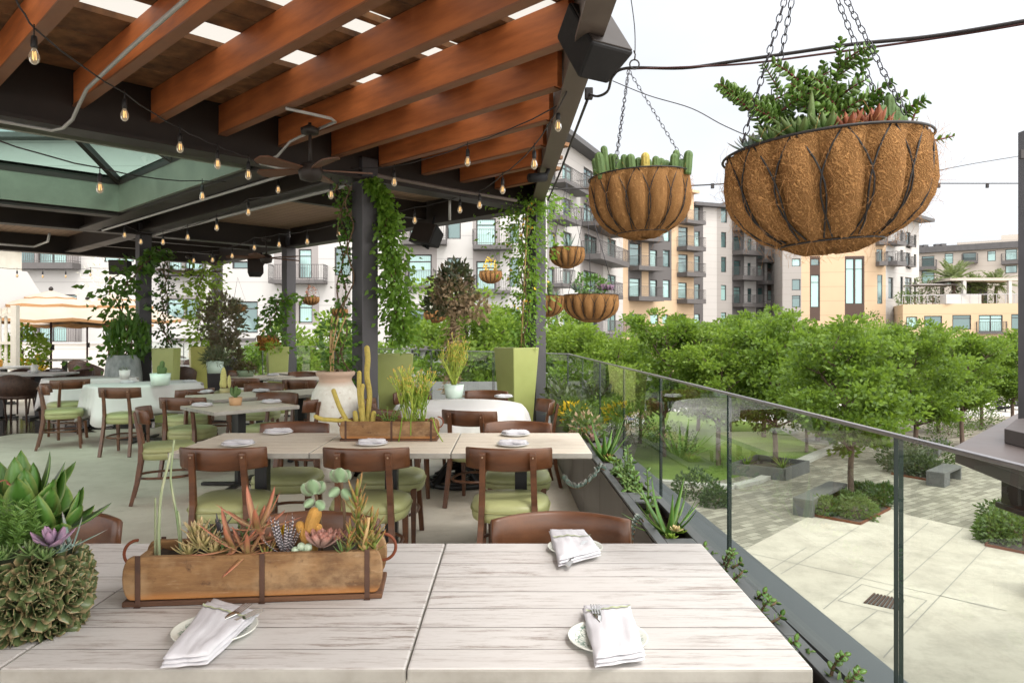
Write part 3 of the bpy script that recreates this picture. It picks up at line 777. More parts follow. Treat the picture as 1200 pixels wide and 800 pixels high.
# one bulb: socket and glass with a glowing filament
def bulb(parent, p, drop=.05, s=1.0):
    p = V(p)
    mb = MB(); mb.tube([p + V((0, 0, drop + .02)), p + V((0, 0, .005))], .004 * s, 5)
    mb.lathe([(.006, .02), (.014, .015), (.0165, -.01), (.0165, -.045), (.012, -.05)], 10, p)
    so = mb.obj('socket', m_socket, parent)
    g = MB(); g.lathe([(.011, -.050), (.016, -.062), (.0255, -.085), (.0275, -.103), (.022, -.123), (.010, -.135), (.002, -.137)], 12, p)
    gl = g.obj('bulb', m_bulb, parent)
    f = MB()
    for k in range(3):
        a = k * 2.1; f.tube([p + V((.008 * math.cos(a), .008 * math.sin(a), -.066)), p + V((.010 * math.cos(a + .3), .010 * math.sin(a + .3), -.112))], .0022, 5)
    f.obj('filament', m_fil, gl)
def string_light(label, pts, wire_pts=None, group='string lights under the roof', drop=.06, sag=.05):
    r = thing('string_light', label, 'string light', (0, 0, 0), group=group)
    pts = [V(p) for p in pts]
    wp = []
    seq = [V(q) + V((0, 0, 0)) for q in (wire_pts or [])] or [p + V((0, 0, drop)) for p in pts]
    mb = MB()
    for a, b in zip(seq, seq[1:]):
        m = (a + b) / 2 - V((0, 0, sag * (b - a).length * .4))
        mb.tube([a, (a + m) / 2 - V((0, 0, .01)), m, (b + m) / 2 - V((0, 0, .01)), b], .0055, 5)
    mb.obj('wire', m_rope, r)
    for p in pts: bulb(r, p, drop)
    return r
B = lambda px, py, Y: PY(px, py, Y)
up6 = V((0, 0, .06))
p1 = [B(40, 46, 3.9), B(146, 119, 5.0), B(211, 159, 5.7), B(255, 179, 5.95), B(291, 192, 6.2)]
string_light('string of five bulbs crossing the roof corner below the main beam', p1, [B(18, -2, 3.75)] + [p + up6 for p in p1] + [B(303, 192, 6.3)])
p2 = [B(117, 206, 5.6), B(237, 219, 7.2), B(326, 213, 8.4), B(335, 215, 8.6)]
string_light('string of bulbs slung across the skylight opening', p2, [B(-20, 158, 4.7)] + [p + up6 for p in p2])
p3 = [B(388, 217, 7.0), B(291, 239, 8.4), B(254, 258, 9.2), B(220, 270, 9.8), B(191, 276, 10.4), B(165, 276, 10.9), B(146, 268, 10.6)]
string_light('string of bulbs along the plank soffit beside the skylight well', p3)
p4 = [B(227, 299, 12.2), B(249, 298, 12.0), B(272, 293, 11.6), B(298, 283, 11.0), B(327, 279, 10.4), B(360, 275, 9.8), B(397, 266, 9.0), B(486, 249, 8.6), B(539, 236, 8.2), B(562, 230, 7.8), B(589, 211, 7.0), B(626, 179, 5.9)]
string_light('longest string of bulbs, running from the urn column to the fascia', p4, [p + up6 for p in p4] + [B(664, 108, 4.9)])
p5 = [B(462, 202, 7.0), B(548, 177, 6.4), B(654, 133, 5.4)]
string_light('string of three bulbs in front of the terracotta joists', p5, [B(398, 196, 7.3)] + [p + up6 for p in p5] + [B(668, 110, 5.3)])
p6 = [B(20, 318, 16), B(50, 319, 16.4), B(77, 319, 16.8), B(106, 317, 17.2)]
string_light('outdoor string of bulbs hanging beyond the roof above the striped umbrellas', p6, [B(-15, 312, 15.6)] + [p + up6 for p in p6] + [B(170, 312, 18)], group='string lights outside')

def speaker(loc, w, rotz, tilt, label, roll=0):
    t = thing('loudspeaker', label, 'speaker', loc, rotz, 'black loudspeakers under the roof')
    R = Matrix.Rotation(tilt, 3, 'X') @ Matrix.Rotation(roll, 3, 'Y')
    mb = MB()
    pl = [(-.5, -.42), (.5, -.42), (.36, .42), (-.36, .42)]
    vs = [R @ V((x * w, y * w * .9, z)) for z in (-w * .62, w * .62) for x, y in pl]
    mb.add(vs, [(3, 2, 1, 0), (4, 5, 6, 7), (0, 1, 5, 4), (1, 2, 6, 5), (2, 3, 7, 6), (3, 0, 4, 7)]); mb.obj('cabinet', m_black, t, bevel=.02 * w / .36)
    g = MB(); g.box(R @ V((0, -.425 * w * .9, 0)), (w * .92, .012, w * 1.14), R); g.obj('grille', m_steel, t, bevel=.004)
    b = MB(); b.ring(R @ V((.5 * w * .86, 0, w * .1)), .06 * w / .36, .018, 16, 6, rot=R @ Matrix.Rotation(PI / 2, 3, 'Y'))
    b.tube([R @ V((.46 * w, 0, w * .1)), R @ V((.6 * w, 0, w * .3)), V((.35 * w, .1 * w, w * .9))], .018, 6); b.obj('bracket', m_black, t)
    return t
speaker(B(693, 52, 4.15), .30, .55, -.62, 'big black loudspeaker hanging on the fascia above the large hanging baskets')
speaker(B(500, 277, 8.9), .27, -.45, -.35, 'black loudspeaker under the roof edge between the two vine covered columns', 1.75)
speaker(B(299, 312, 12.2), .26, .4, -.3, 'small black loudspeaker beside the distant ceiling fan')
speaker(B(141, 313, 12.6), .26, .15, .1, 'black box loudspeaker left of the climbing vine column', PI / 2)
cm = MB(); p = B(632, 209, 7.2); cm.tube([p + V((-.10, -.06, -.01)), p + V((.06, .04, .02))], .045, 12); cm.tube([p + V((.06, .04, .02)), p + V((.1, .06, .12))], .02, 6)
tag(cm.obj('security_camera', m_black), 'small black cylindrical security camera on the fascia', 'camera')

def fan(top, bot, R, rot, label, mat=None):
    top, bot = V(top), V(bot)
    t = thing('ceiling_fan', label, 'ceiling fan', bot, rot, 'ceiling fans')
    mb = MB(); mb.tube([V((0, 0, 0)), top - bot], .014, 8); mb.lathe([(.02, -.02), (.075, -.05), (.07, -.09), (.03, -.10)], 16, top - bot); mb.obj('rod', m_steel, t)
    mb = MB(); mb.lathe([(.02, -.10), (.085, -.08), (.10, -.02), (.085, .04), (.03, .06)], 18); mb.obj('motor', m_steel, t)
    bm = M('fan_blade_wood', (.13, .06, .034), (.08, .036, .02), .5, 4) if 'fan_blade_wood' not in bpy.data.materials else bpy.data.materials['fan_blade_wood']
    for k in range(5):
        a = 2 * PI * k / 5
        Rm = Matrix.Rotation(a, 3, 'Z') @ Matrix.Rotation(.2, 3, 'X')
        pts = [(.10, -.03), (.25, -.06), (R * .9, -.075), (R, -.04), (R, .04), (R * .9, .075), (.25, .05), (.10, .03)]
        m = MB(); n = len(pts)
        vs = [Rm @ V((x, y, z)) for z in (-.006, .006) for x, y in pts]
        m.add(vs, [tuple(range(n - 1, -1, -1)), tuple(range(n, 2 * n))] + [(i, (i + 1) % n, n + (i + 1) % n, n + i) for i in range(n)])
        m.obj('blade', bm, t)
fan(B(363, 144, 5.95), B(364, 199, 5.95), .50, .3, 'ceiling fan on a black rod under the terracotta joists')
fan(B(312, 276, 11.9), B(312, 302, 11.9), .62, .9, 'distant ceiling fan left of the dark loudspeaker')
fan(B(222, 297, 14.5), B(222, 318, 14.5), .62, .1, 'farthest ceiling fan near the first row of white windows')

# cables over the plaza
m_cab2 = m_cable
jb = B(690, 110, 4.6)
mb = MB(); mb.box(jb, (.05, .05, .07)); tag(mb.obj('junction_box', m_cable, bevel=.006), 'small black junction box below the big loudspeaker', 'junction box')
tubething('cable', bez([jb, B(700, 113, 4.4), B(712, 107, 4.2), B(718, 90, 4.0), B(735, 80, 3.9), B(800, 80, 3.7), B(860, 72, 3.5), B(930, 62, 3.3), B(1000, 52, 3.1), B(1090, 43, 2.9), B(1200, 25, 2.6), B(1300, 5, 2.4)]), .008, m_cable, 'thick dark cable looping from the junction box across the sky', 'cable')
tubething('cable', bez([B(735, 81, 3.9), B(860, 76, 3.5), B(960, 64, 3.2), B(1090, 46, 2.9), B(1200, 28, 2.6), B(1300, 8, 2.4)]), .005, m_maroon, 'thin reddish cable following the thick dark cable across the sky', 'cable')
tubething('cable', bez([B(718, 95, 5.2), B(760, 112, 5.0), B(810, 127, 4.8), B(850, 148, 4.6), B(895, 165, 4.4), B(1000, 190, 4.2)]), .0035, m_cable, 'thin cable sagging behind the largest hanging basket', 'cable')
tubething('cable', bez([B(735, -30, 3.6), B(743.5, 30, 3.6), B(744, 70, 3.6)]), .0025, m_cable, 'thin wire holding the ring of the cactus basket chains', 'cable')
tubething('cable', bez([B(688, 118, 4.6), B(672, 160, 5.6), B(655, 205, 6.9), B(642, 235, 8.3)]), .010, m_cable, 'black cable running down along the outer edge of the fascia', 'cable')
ow = [B(800, 218, 9), B(880, 214, 9.4), B(960, 214, 10), B(1100, 215, 11), B(1195, 215, 11.5)]
r = thing('festoon_cable', 'thin outdoor cable with empty lamp sockets ending at the tall dark post', 'cable', (0, 0, 0))
mb = MB(); mb.tube(bez([B(640, 222, 8.9)] + ow), .009, 5); mb.obj('wire', m_cable, r)
mb = MB()
for px in (730, 835, 1100, 1157): mb.box(B(px, 218, 9 if px < 900 else 11.2), (.035, .035, .06))
mb.obj('socket', m_cable, r)
tubething('cable', bez([B(1094, 201, 10), B(1140, 192, 10.6), B(1195, 183, 11.4)]), .006, m_cable, 'short cable rising to the top of the tall dark post', 'cable')
# ---------------------------------------------------------------- chairs
def superring(w, d, z, n=28, ex=3.2, oy=0):
    out = []
    for k in range(n):
        a = 2 * PI * k / n; x, y = math.cos(a), math.sin(a)
        q = (abs(x) ** ex + abs(y) ** ex) ** (-1 / ex)
        wy = 1 - .08 * (0.5 - y * q / 2)                      # narrower at the back
        out.append(V((x * q * w / 2 * wy, y * q * d / 2 + oy, z)))
    return out
def loft(mb, rings, mi=0, smooth=True):
    n = len(rings[0]); vs = [p for r in rings for p in r]
    fs = [(i * n + k, i * n + (k + 1) % n, (i + 1) * n + (k + 1) % n, (i + 1) * n + k) for i in range(len(rings) - 1) for k in range(n)]
    fs += [tuple(range(n - 1, -1, -1)), tuple(range((len(rings) - 1) * n, len(rings) * n))]
    return mb.add(vs, fs, mi, smooth)
m_plug = M('wood_plug', (.36, .24, .16), None, .6)
def make_chair(label, group):
    t = thing('dining_chair', label, 'chair', (0, 0, 0), 0, group)
    mb = MB()
    loft(mb, [superring(.42, .40, .370), superring(.455, .425, .378), superring(.47, .44, .40), superring(.474, .444, .425), superring(.466, .438, .432), superring(.474, .444, .438), superring(.46, .43, .466), superring(.40, .38, .482), superring(.27, .25, .491), superring(.10, .09, .494)])
    st = mb.obj('seat', m_vinyl, t)
    pp = MB(); r = superring(.478, .448, .433, 40); pp.tube(r + [r[0], r[1]], .0045, 5, cap=False); pp.obj('piping', m_piping, st)
    # curved top slat, ends bent forward
    N = 14; prev = None; vs = []
    for i in range(N + 1):
        q = i / N * 2 - 1; x = q * .240; y = -.238 + .10 * q * q
        nx, ny = .20 * q / .24 * .5 * 2, -1
        ln = math.hypot(nx, ny); nx /= ln; ny /= ln
        zt = .800 - .006 * q * q; zb = .668 + .008 * q * q
        for a, z in ((-.009, zb + .006), (.009, zb + .006), (.011, (zb + zt) / 2), (.009, zt - .006), (0, zt), (-.009, zt - .006), (-.011, (zb + zt) / 2), (0, zb)):
            pass
        for a, z in ((.010, zb + .008), (.010, zt - .010), (.004, zt), (-.004, zt), (-.010, zt - .010), (-.010, zb + .008), (-.004, zb), (.004, zb)):
            vs.append(V((x - nx * a * 1.0, y - ny * a - .010 * (z - .74) / .06, z)))
    m = MB(); n = 8
    fs = [(i * n + k, (i + 1) * n + k, (i + 1) * n + (k + 1) % n, i * n + (k + 1) % n) for i in range(N) for k in range(n)] + [tuple(range(n)), tuple(range(N * n + n - 1, N * n - 1, -1))]
    m.add(vs, fs, 0, True); m.obj('backrest', m_chairwood, t)
    for sx in (-1, 1):
        m = MB()
        m.strip([(sx * .168, -.275, 0), (sx * .162, -.232, .18), (sx * .152, -.205, .36), (sx * .147, -.202, .48), (sx * .143, -.222, .62), (sx * .140, -.250, .765), (sx * .140, -.253, .778)], .034, [.030, .034, .038, .036, .026, .022, .014])
        m.obj('rear_leg', m_chairwood, t, bevel=.003)
        m = MB(); m.strip([(sx * .178, .192, 0), (sx * .176, .178, .30), (sx * .176, .175, .40)], [.026, .036, .040], [.026, .034, .036]); m.obj('front_leg', m_chairwood, t, bevel=.003)
        m = MB(); m.tube([V((sx * .14, -.262, .752)), V((sx * .14, -.2685, .752))], .0055, 8); m.obj('plug', m_plug, t)
    m = MB()
    rr = superring(.37, .43, .215, 36, 2.6, -.02); m.tube(rr + [rr[0], rr[1]], .011, 6, cap=False); m.obj('stretcher', m_chairwood, t)
    return t

def make_table(label, w, d, mat, group=None, name='dining_table', thick=.034, base='cross'):
    t = thing(name, label, 'table', (0, 0, 0), 0, group)
    m = MB(); m.box((0, 0, .75 - thick / 2), (w, d, thick)); m.m = [1, 0, 1, 1, 1, 1]; m.obj('tabletop', [mat, m_edge], t, bevel=.006)
    m = MB(); m.box((0, 0, .375), (.075, .075, .68)); m.box((0, 0, .705), (.4, .4, .016)); m.obj('pedestal', m_tablemetal, t)
    m = MB()
    for a in (PI / 4, 3 * PI / 4): m.beam(V((math.cos(a), math.sin(a), .03)) * .36 + V((0, 0, .02)) - V((0, 0, .01)), V((-math.cos(a), -math.sin(a), .03)) * .36 + V((0, 0, .02)) - V((0, 0, .01)), .06, .025)
    m.obj('base', m_tablemetal, t, bevel=.006)
    return t

# first table row: three whitewashed plank tables
G1 = 'plank tables in the front row'; G2 = 'plank tables in the second row'
y0, y1 = 1.505, 2.40
tb = make_table('near whitewashed plank table with two folded napkins, beside the glass railing', .845, y1 - y0, m_white, G1)
tb.location = (.204, (y0 + y1) / 2, 0)
dup(tb, (-.643, (y0 + y1) / 2, 0), 0, 'near whitewashed plank table carrying the long wooden mould of succulents')
dup(tb, (-1.49, (y0 + y1) / 2, 0), 0, 'near whitewashed plank table carrying the rosette covered pot')
y0, y1 = 4.17, 5.0
tc = make_table('cream plank table of the second row, at the end nearest the troughs', .812, y1 - y0, m_white2, G2)
tc.location = (.056, (y0 + y1) / 2, 0)
dup(tc, (-.76, (y0 + y1) / 2, 0), 0, 'middle cream plank table of the second row, under the mould with golden cactus')
dup(tc, (-1.576, (y0 + y1) / 2, 0), 0, 'cream plank table at the open aisle end of the second row')

GC1 = 'chairs behind the front tables'
ch = make_chair('brown wooden chair with wide curved back, standing between the near table and the troughs', GC1)
ch.location = (.17, 2.38, 0); ch.rotation_euler[2] = PI
# chairs: x, y (seat centre), rotation (0 faces away from the camera), label, group
rj = random.Random(12)
def chair(x, y, rot, label, group=None): return dup(ch, (x + rj.uniform(-.012, .012), y + rj.uniform(-.015, .015), 0), rot + rj.uniform(-.05, .05), label, group)
chair(-.70, 2.38, PI + .03, 'brown wooden chair half hidden behind the near wooden mould of succulents', GC1)
chair(-1.60, 2.40, PI - .02, 'brown wooden chair back showing beside the rosette covered pot', GC1)
GC2 = 'green seated chairs along the second row'
chair(-1.64, 4.26, 0.02, 'green seated chair, back to us, at the aisle end of the second row', GC2)
chair(-.83, 4.26, -.01, 'green seated chair with its back to us, behind the paddle plant of the near mould', GC2)
chair(.0, 4.26, -.03, 'green seated chair with its back to us, second row, close to the troughs', GC2)
chair(-1.55, 5.02, PI, 'green seated chair facing us across the second row, at its aisle end', GC2)
chair(-.82, 5.02, PI, 'green seated chair facing us, hidden behind the golden cactus mould', GC2)
chair(.04, 5.02, PI + .03, 'green seated chair facing us across the second row, nearest the round table', GC2)

# round table under a white cloth
RT = V((-.50, 6.9, 0))
rt = thing('round_table', 'round table with dark cast base under a white cloth, beside the vine column', 'table', RT)
m = MB(); m.lathe([(.60, .715), (.60, .742)], 36); m.obj('tabletop', m_white2, rt)
m = MB(); m.lathe([(.045, .05), (.04, .3), (.06, .5), (.045, .70)], 16); m.obj('pedestal', m_tablemetal, rt)
m = MB()
for k in range(4):
    a = PI / 4 + k * PI / 2
    m.tube(bez([V((0, 0, .16)), V((math.cos(a) * .14, math.sin(a) * .14, .17)), V((math.cos(a) * .26, math.sin(a) * .26, .07)), V((math.cos(a) * .34, math.sin(a) * .34, .035))]), [.035] * 19, 6)
    m.ring(V((math.cos(a + .78) * .17, math.sin(a + .78) * .17, .05)), .10, .018, 18, 6)
m.ring(V((0, 0, .03)), .31, .025, 30, 6); m.obj('base', m_tablemetal, rt)
def cloth_round(R, drop, n=96):
    mb = MB(); rings = []
    for j, (r, z) in enumerate(((.02, .748), (R * .5, .748), (R * .96, .748), (R, .742), (R + .012, .71), (R + .02, .66), (R + .03, .55), (R + .035, .75 - drop * .7), (R + .04, .75 - drop))):
        q = max(0, (j - 3) / 5)
        rg = []
        for k in range(n):
            a = 2 * PI * k / n
            fold = math.sin(a * 11 + .6 * math.sin(3 * a)) * .045 * q + .02 * q * math.sin(a * 23 + 1)
            sqd = 1 + .10 * q * abs(math.cos(2 * a)) ** 3
            zz = z - (.10 * q * max(0, math.cos(4 * (a - .4))) if j > 6 else 0)
            rg.append(V(((r + fold) * math.cos(a) * sqd, (r + fold) * math.sin(a) * sqd, zz)))
        rings.append(rg)
    loft(mb, rings[::-1]); return mb
tag(cloth_round(.60, .34).obj('tablecloth', m_cloth, None, RT + V((0, 0, .006))), 'white cloth draped over the round table, seen again in the glass railing', 'tablecloth')
GC3 = 'chairs around the round white table'
chair(-.30, 6.15, -.30, 'brown chair with its back to us at the near side of the round white table', GC3)
chair(.16, 6.82, PI / 2 + .15, 'brown chair seen from the side between the round white table and the troughs', GC3)
chair(-.98, 6.28, -.75, 'brown chair at the near aisle side of the round table, behind the pencil plant', GC3)
chair(-1.16, 6.95, -1.35, 'brown chair beside the round white table, in front of the light green planter', GC3)
chair(-.98, 7.72, PI + .75, 'brown chair beyond the round table, in front of the flower shop letters', GC3)
chair(-.32, 7.80, PI - .2, 'brown chair beyond the round table, only its top rail showing past the mint pot', GC3)

# plank tables of the diagonal group, aligned with the roof grid
RA = math.atan2(.714, .70)
G3 = 'plank tables set diagonally behind the second row'
ta = V((-2.58, 6.26, 0)) + VV * .42 + UU * .38
td = make_table('diagonal plank table with a small cactus in a tan pot', .82, .74, m_white2, G3); td.location = ta; td.rotation_euler[2] = RA
tbl = [((-3.02, 7.95), 'diagonal plank table with the bunny ear cactus, behind the tan cactus pot'), ((-2.45, 8.35), 'diagonal plank table with two plates, beyond the bunny ear cactus'),
       ((-3.05, 10.75), 'diagonal plank table with the dark plant in a green pot'), ((-3.9, 11.2), 'distant diagonal plank table with the trailing air plant in a pale pot'), ((-3.5, 12.3), 'distant diagonal plank table below the rust topped planter')]
for (x, y), lb in tbl: dup(td, (x, y, 0), RA, lb)
GC4 = 'green seated chairs among the diagonal tables'
for x, y, r, lb in ((-2.98, 6.28, -1.15, 'green seated chair in side view at the open aisle, left of the tan cactus pot'),
                    (-3.25, 7.35, -.12, 'green seated chair, back to us, between the tan cactus pot and bunny ear cactus'),
                    (-2.02, 7.15, 1.15, 'green seated chair facing the tan cactus pot table, turned sideways beside the white urn'),
                    (-2.52, 7.55, PI - .2, 'green seated chair just beyond the tan cactus pot table'),
                    (-1.98, 8.25, 1.5, 'green seated chair left of the white urn, its back touching the two plate table'),
                    (-3.1, 8.95, PI + .1, 'green seated chair beyond the bunny ear cactus, only the rail of its back visible'),
                    (-2.85, 9.95, -.1, 'green seated chair with its back to us before the dark plant table'),
                    (-3.75, 10.3, -.1, 'green seated chair with its back to us before the trailing air plant table'),
                    (-2.25, 10.6, 1.3, 'green seated chair at the end of the dark plant table, left of the urn neck'),
                    (-3.35, 11.5, PI, 'brown chair beyond the dark plant table, facing us'),
                    (-5.55, 12.1, -1.2, 'brown chair in front of the yellowish square planter, facing the distance'),
                    (-4.62, 11.9, 2.6, 'brown chair beside the pale tables near the yellowish square planter'),
                    (-2.95, 12.2, PI - .3, 'brown chair at the farthest plank table near the glass')):
    chair(x, y, r, lb, GC4)

# cloth covered rectangular tables
def cloth_rect(w, d, drop):
    mb = MB(); rings = []
    n = 88
    for j, (k_, z) in enumerate(((.05, .75), (.6, .75), (.97, .75), (1.0, .744), (1.012, .71), (1.03, .62), (1.05, .75 - drop * .7), (1.07, .75 - drop))):
        q = max(0, (j - 3) / 4); rg = []
        for k in range(n):
            a = 2 * PI * k / n; x, y = math.cos(a), math.sin(a); e = 9
            s_ = (abs(x) ** e + abs(y) ** e) ** (-1 / e)
            cornr = max(0, abs(math.sin(2 * a)) - .72) / .28
            ff = 1 + q * (.018 * math.sin(a * 17 + 2 * math.sin(a * 2)) + .06 * cornr)
            rg.append(V((x * s_ * w / 2 * k_ * ff, y * s_ * d / 2 * k_ * ff, z - q * cornr * .13)))
        rings.append(rg)
    loft(mb, rings[::-1]); return mb
def cloth_table(c, w, d, rot, lt, lc):
    t = make_table(lt, w - .04, d - .04, m_white2, 'tables under white cloths'); t.location = (c[0], c[1], 0); t.rotation_euler[2] = rot
    tag(cloth_rect(w, d, .36).obj('tablecloth', m_cloth, None, (c[0], c[1], .006), rot), lc, 'tablecloth', 'white cloths on rectangular tables')
T2 = V((-5.05, 8.95, 0)) + VV * .62 + UU * .40
cloth_table(T2, 1.30, .82, RA, 'table hidden under the white cloth with the mint pot', 'white cloth with the mint pot and plates, nearest of the draped rectangular tables')
T1 = V((-6.45, 10.3, 0)) + VV * .5 + UU * .3
cloth_table(T1, 1.15, .80, RA, 'table hidden under the white cloth with the white pot', 'white cloth hanging beside the dark bar table, with the white pot')
GC5 = 'chairs at the white draped tables'
for x, y, r, lb in ((-4.60, 8.62, .0, 'green seated chair with its back to us in front of the mint pot table'),
                    (-5.60, 9.05, -1.05, 'green seated chair turned sideways at the corner of the mint pot table'),
                    (-6.1, 9.95, .75, 'green seated chair with its back turned, between the two white draped tables'),
                    (-3.72, 8.35, .95, 'green seated chair at the right end of the mint pot table, facing it'),
                    (-3.95, 9.6, 1.9, 'brown chair beyond the mint pot table, half hidden by its cloth')):
    chair(x, y, r, lb, GC5)

# dark bar tables with woven armchairs under the umbrellas
def make_rattan(label, group):
    t = thing('woven_armchair', label, 'armchair', (0, 0, 0), 0, group)
    m = MB(); loft(m, [superring(.46, .44, .40, 20), superring(.50, .48, .42, 20), superring(.50, .48, .45, 20), superring(.44, .42, .465, 20)]); m.obj('seat', m_rattan, t)
    m = MB(); N = 18; H = []
    for i in range(N + 1):
        a = PI * (i / N) + PI; x = .27 * math.cos(a); y = .26 * math.sin(a) + .02
        top = .62 + .15 * max(0, math.sin(PI * i / N)) ** 1.4
        H.append((V((x * .95, y * .95, .45)), V((x * 1.05, y * 1.1, top))))
    vs = []
    for a, b in H: vs += [a, b, b * 1.0 + V((b.x * .08, b.y * .08, -.01)), a + V((a.x * .08, a.y * .08, 0))]
    fs = [(i * 4 + k, (i + 1) * 4 + k, (i + 1) * 4 + (k + 1) % 4, i * 4 + (k + 1) % 4) for i in range(N) for k in range(4)] + [(0, 1, 2, 3), (N * 4 + 3, N * 4 + 2, N * 4 + 1, N * 4)]
    m.add(vs, fs, 0, True); m.tube([b for a, b in H], .018, 6); m.obj('backrest', m_rattan, t)
    for sx in (-1, 1):
        for sy in (-1, 1):
            m = MB(); m.tube([V((sx * .19, sy * .18, .42)), V((sx * .22, sy * .22, 0))], [.018, .013], 6); m.obj('leg', m_rattan, t)
    return t
GW = 'woven armchairs around the dark bar tables'
bt = thing('bar_table', 'dark pedestal table with grey top and glass, nearest of the bar tables by the puddle', 'table', (0, 0, 0), 0, 'dark bar tables')
m = MB(); m.box((0, 0, .735), (1.5, .8, .03)); m.obj('tabletop', M('grey_laminate', (.42, .42, .40), (.34, .34, .33), .35, 4), bt, bevel=.004)
m = MB(); m.box((-.3, 0, .36), (.09, .09, .72)); m.box((.3, 0, .36), (.09, .09, .72)); m.obj('pedestal', m_tablemetal, bt)
m = MB()
for sx in (-.3, .3): m.box((sx, 0, .02), (.07, .62, .035)); m.box((sx, 0, .02), (.5, .07, .035))
m.obj('base', m_tablemetal, bt)
bt.location = (-8.2, 12.1, 0); bt.rotation_euler[2] = .05
for (x, y, r), lb in (((-7.0, 14.6, .1), 'bar table with a brown wooden edge behind the nearest bar table'), ((-10.4, 14.4, .05), 'bar table with orange drinks at the edge of the photo'), ((-8.6, 18.4, 0), 'pale long table with yellow lamp jars under the umbrellas'), ((-11.4, 18.0, 0), 'pale table beside the white trellis')):
    dup(bt, (x, y, 0), r, lb)
wa = make_rattan('woven armchair facing away at the nearest bar table, cut by the edge of the photo', GW); wa.location = (-8.35, 11.45, 0)
for x, y, r, lb in ((-7.72, 11.35, .15, 'dark woven armchair with its back to us beside the first bar table leg'), (-7.72, 12.85, 2.9, 'woven armchair beyond the nearest bar table, right of its black leg'), (-8.25, 12.9, 3.2, 'woven armchair facing us beyond the nearest bar table'),
                    (-8.85, 12.9, 3.1, 'woven armchair facing us at the far corner of the nearest bar table'), (-6.35, 13.9, .6, 'woven armchair with slim legs behind the first draped cloth'), (-9.2, 15.8, .0, 'woven armchair below the pole of the largest umbrella'),
                    (-8.3, 17.4, .1, 'woven armchair in the far line, first right of the largest umbrella pole'), (-7.6, 17.5, -.1, 'woven armchair in the far line, between the two maroon umbrella poles'), (-6.95, 17.45, .15, 'woven armchair in the far line, left of the grey stone pot'),
                    (-10.2, 17.2, .1, 'woven armchair in the far line, left of the largest umbrella pole'), (-9.0, 19.4, 3.1, 'woven armchair beyond the long table with yellow lamp jars'), (-7.7, 19.5, 3.2, 'woven armchair at the far side, below the second umbrella')):
    dup(wa, (x, y, 0), r, lb)
def jar(p, mat, label, group='jars on the bar tables'):
    mb = MB(); mb.lathe([(.045, 0), (.055, .05), (.05, .13), (.04, .14)], 14); tag(mb.obj('jar', mat, None, p), label, 'jar', group)
m_amber = M('amber_jar', (.75, .38, .05), (.6, .28, .03), .3, 5)
jar(V((-8.0, 12.15, .75)), m_pot_white, 'white cylinder jar standing on the nearest bar table')
jar(V((-10.1, 14.3, .75)), m_amber, 'orange jar on the bar table at the edge of the photo')
jar(V((-8.75, 18.3, .75)), m_amber, 'yellow lamp jar on the pale long table, nearer the umbrella pole')
jar(V((-7.95, 18.3, .75)), m_amber, 'yellow lamp jar on the pale long table, nearer the grey stone pot')

# umbrellas
def umbrella(loc, R, zr, label, rot=0, hs=.75):
    t = thing('market_umbrella', label, 'umbrella', loc, rot, 'striped market umbrellas')
    n = 8
    def canopy(r0, z0, r1, z1, sagk):
        mb = MB(); N = n * 6; rings = []
        for j in range(6):
            q = j / 5; rg = []
            for k in range(N):
                a = 2 * PI * k / N; f = abs(((k / 6) % 1) - .5) * 2
                r = r0 + (r1 - r0) * q; poly = math.cos(PI / n) / math.cos((a % (2 * PI / n)) - PI / n)
                z = z0 + (z1 - z0) * q ** .9 - sagk * (1 - f) * q
                rg.append(V((r * poly * math.cos(a), r * poly * math.sin(a), z)))
            rings.append(rg)
        vs = [p for r in rings for p in r]
        mb.add(vs, [(i * N + k, (i + 1) * N + k, (i + 1) * N + (k + 1) % N, i * N + (k + 1) % N) for i in range(5) for k in range(N)], 0, True)
        e = rings[-1]; mb.add(e + [p - V((0, 0, .07)) for p in e], [(k, N + k, N + (k + 1) % N, (k + 1) % N) for k in range(N)], 1, True)
        return mb
    canopy(.42 * R, zr + .50 * hs, R, zr, .06).obj('canopy', [m_umbrella, m_umbtrim], t)
    canopy(.20 * R, zr + .74 * hs, .56 * R, zr + .46 * hs, .03).obj('canopy_tier', [m_umbrella, m_umbtrim], t)
    canopy(.02, zr + .93 * hs, .30 * R, zr + .70 * hs, .02).obj('vent', [m_umbrella, m_umbtrim], t)
    m = MB(); m.tube([V((0, 0, 0)), V((0, 0, zr + .93 * hs))], .026, 10); m.obj('pole', m_maroon, t)
    m = MB(); m.lathe([(.02, zr + .92 * hs), (.05, zr + .95 * hs), (.055, zr + 1.0 * hs), (.02, zr + 1.06 * hs)], 10); m.obj('finial', m_steel, t)
    m = MB(); m.box((.03, 0, 1.05), (.07, .07, .14)); m.obj('crank', m_steel, t)
    for k in range(n):
        a = 2 * PI * k / n; m = MB(); m.tube([V((0, 0, zr + .35 * hs)), V((math.cos(a) * R * .98, math.sin(a) * R * .98, zr - .03))], .012, 5); m.obj('rib', m_maroon, t)
    m = MB(); m.lathe([(.3, 0), (.3, .05), (.06, .09), (.04, .3)], 20); m.obj('base', m_steel, t)
umbrella((-11.44, 18.0, 0), 1.9, 1.76, 'largest beige tiered umbrella with orange trim, left of the others')
umbrella((-12.3, 21.0, 0), 1.75, 1.66, 'beige umbrella with a maroon pole, second from the trellis', .3)
umbrella((-10.6, 19.5, 0), 1.65, 1.78, 'beige umbrella whose edge is hidden by the vine column', .1)

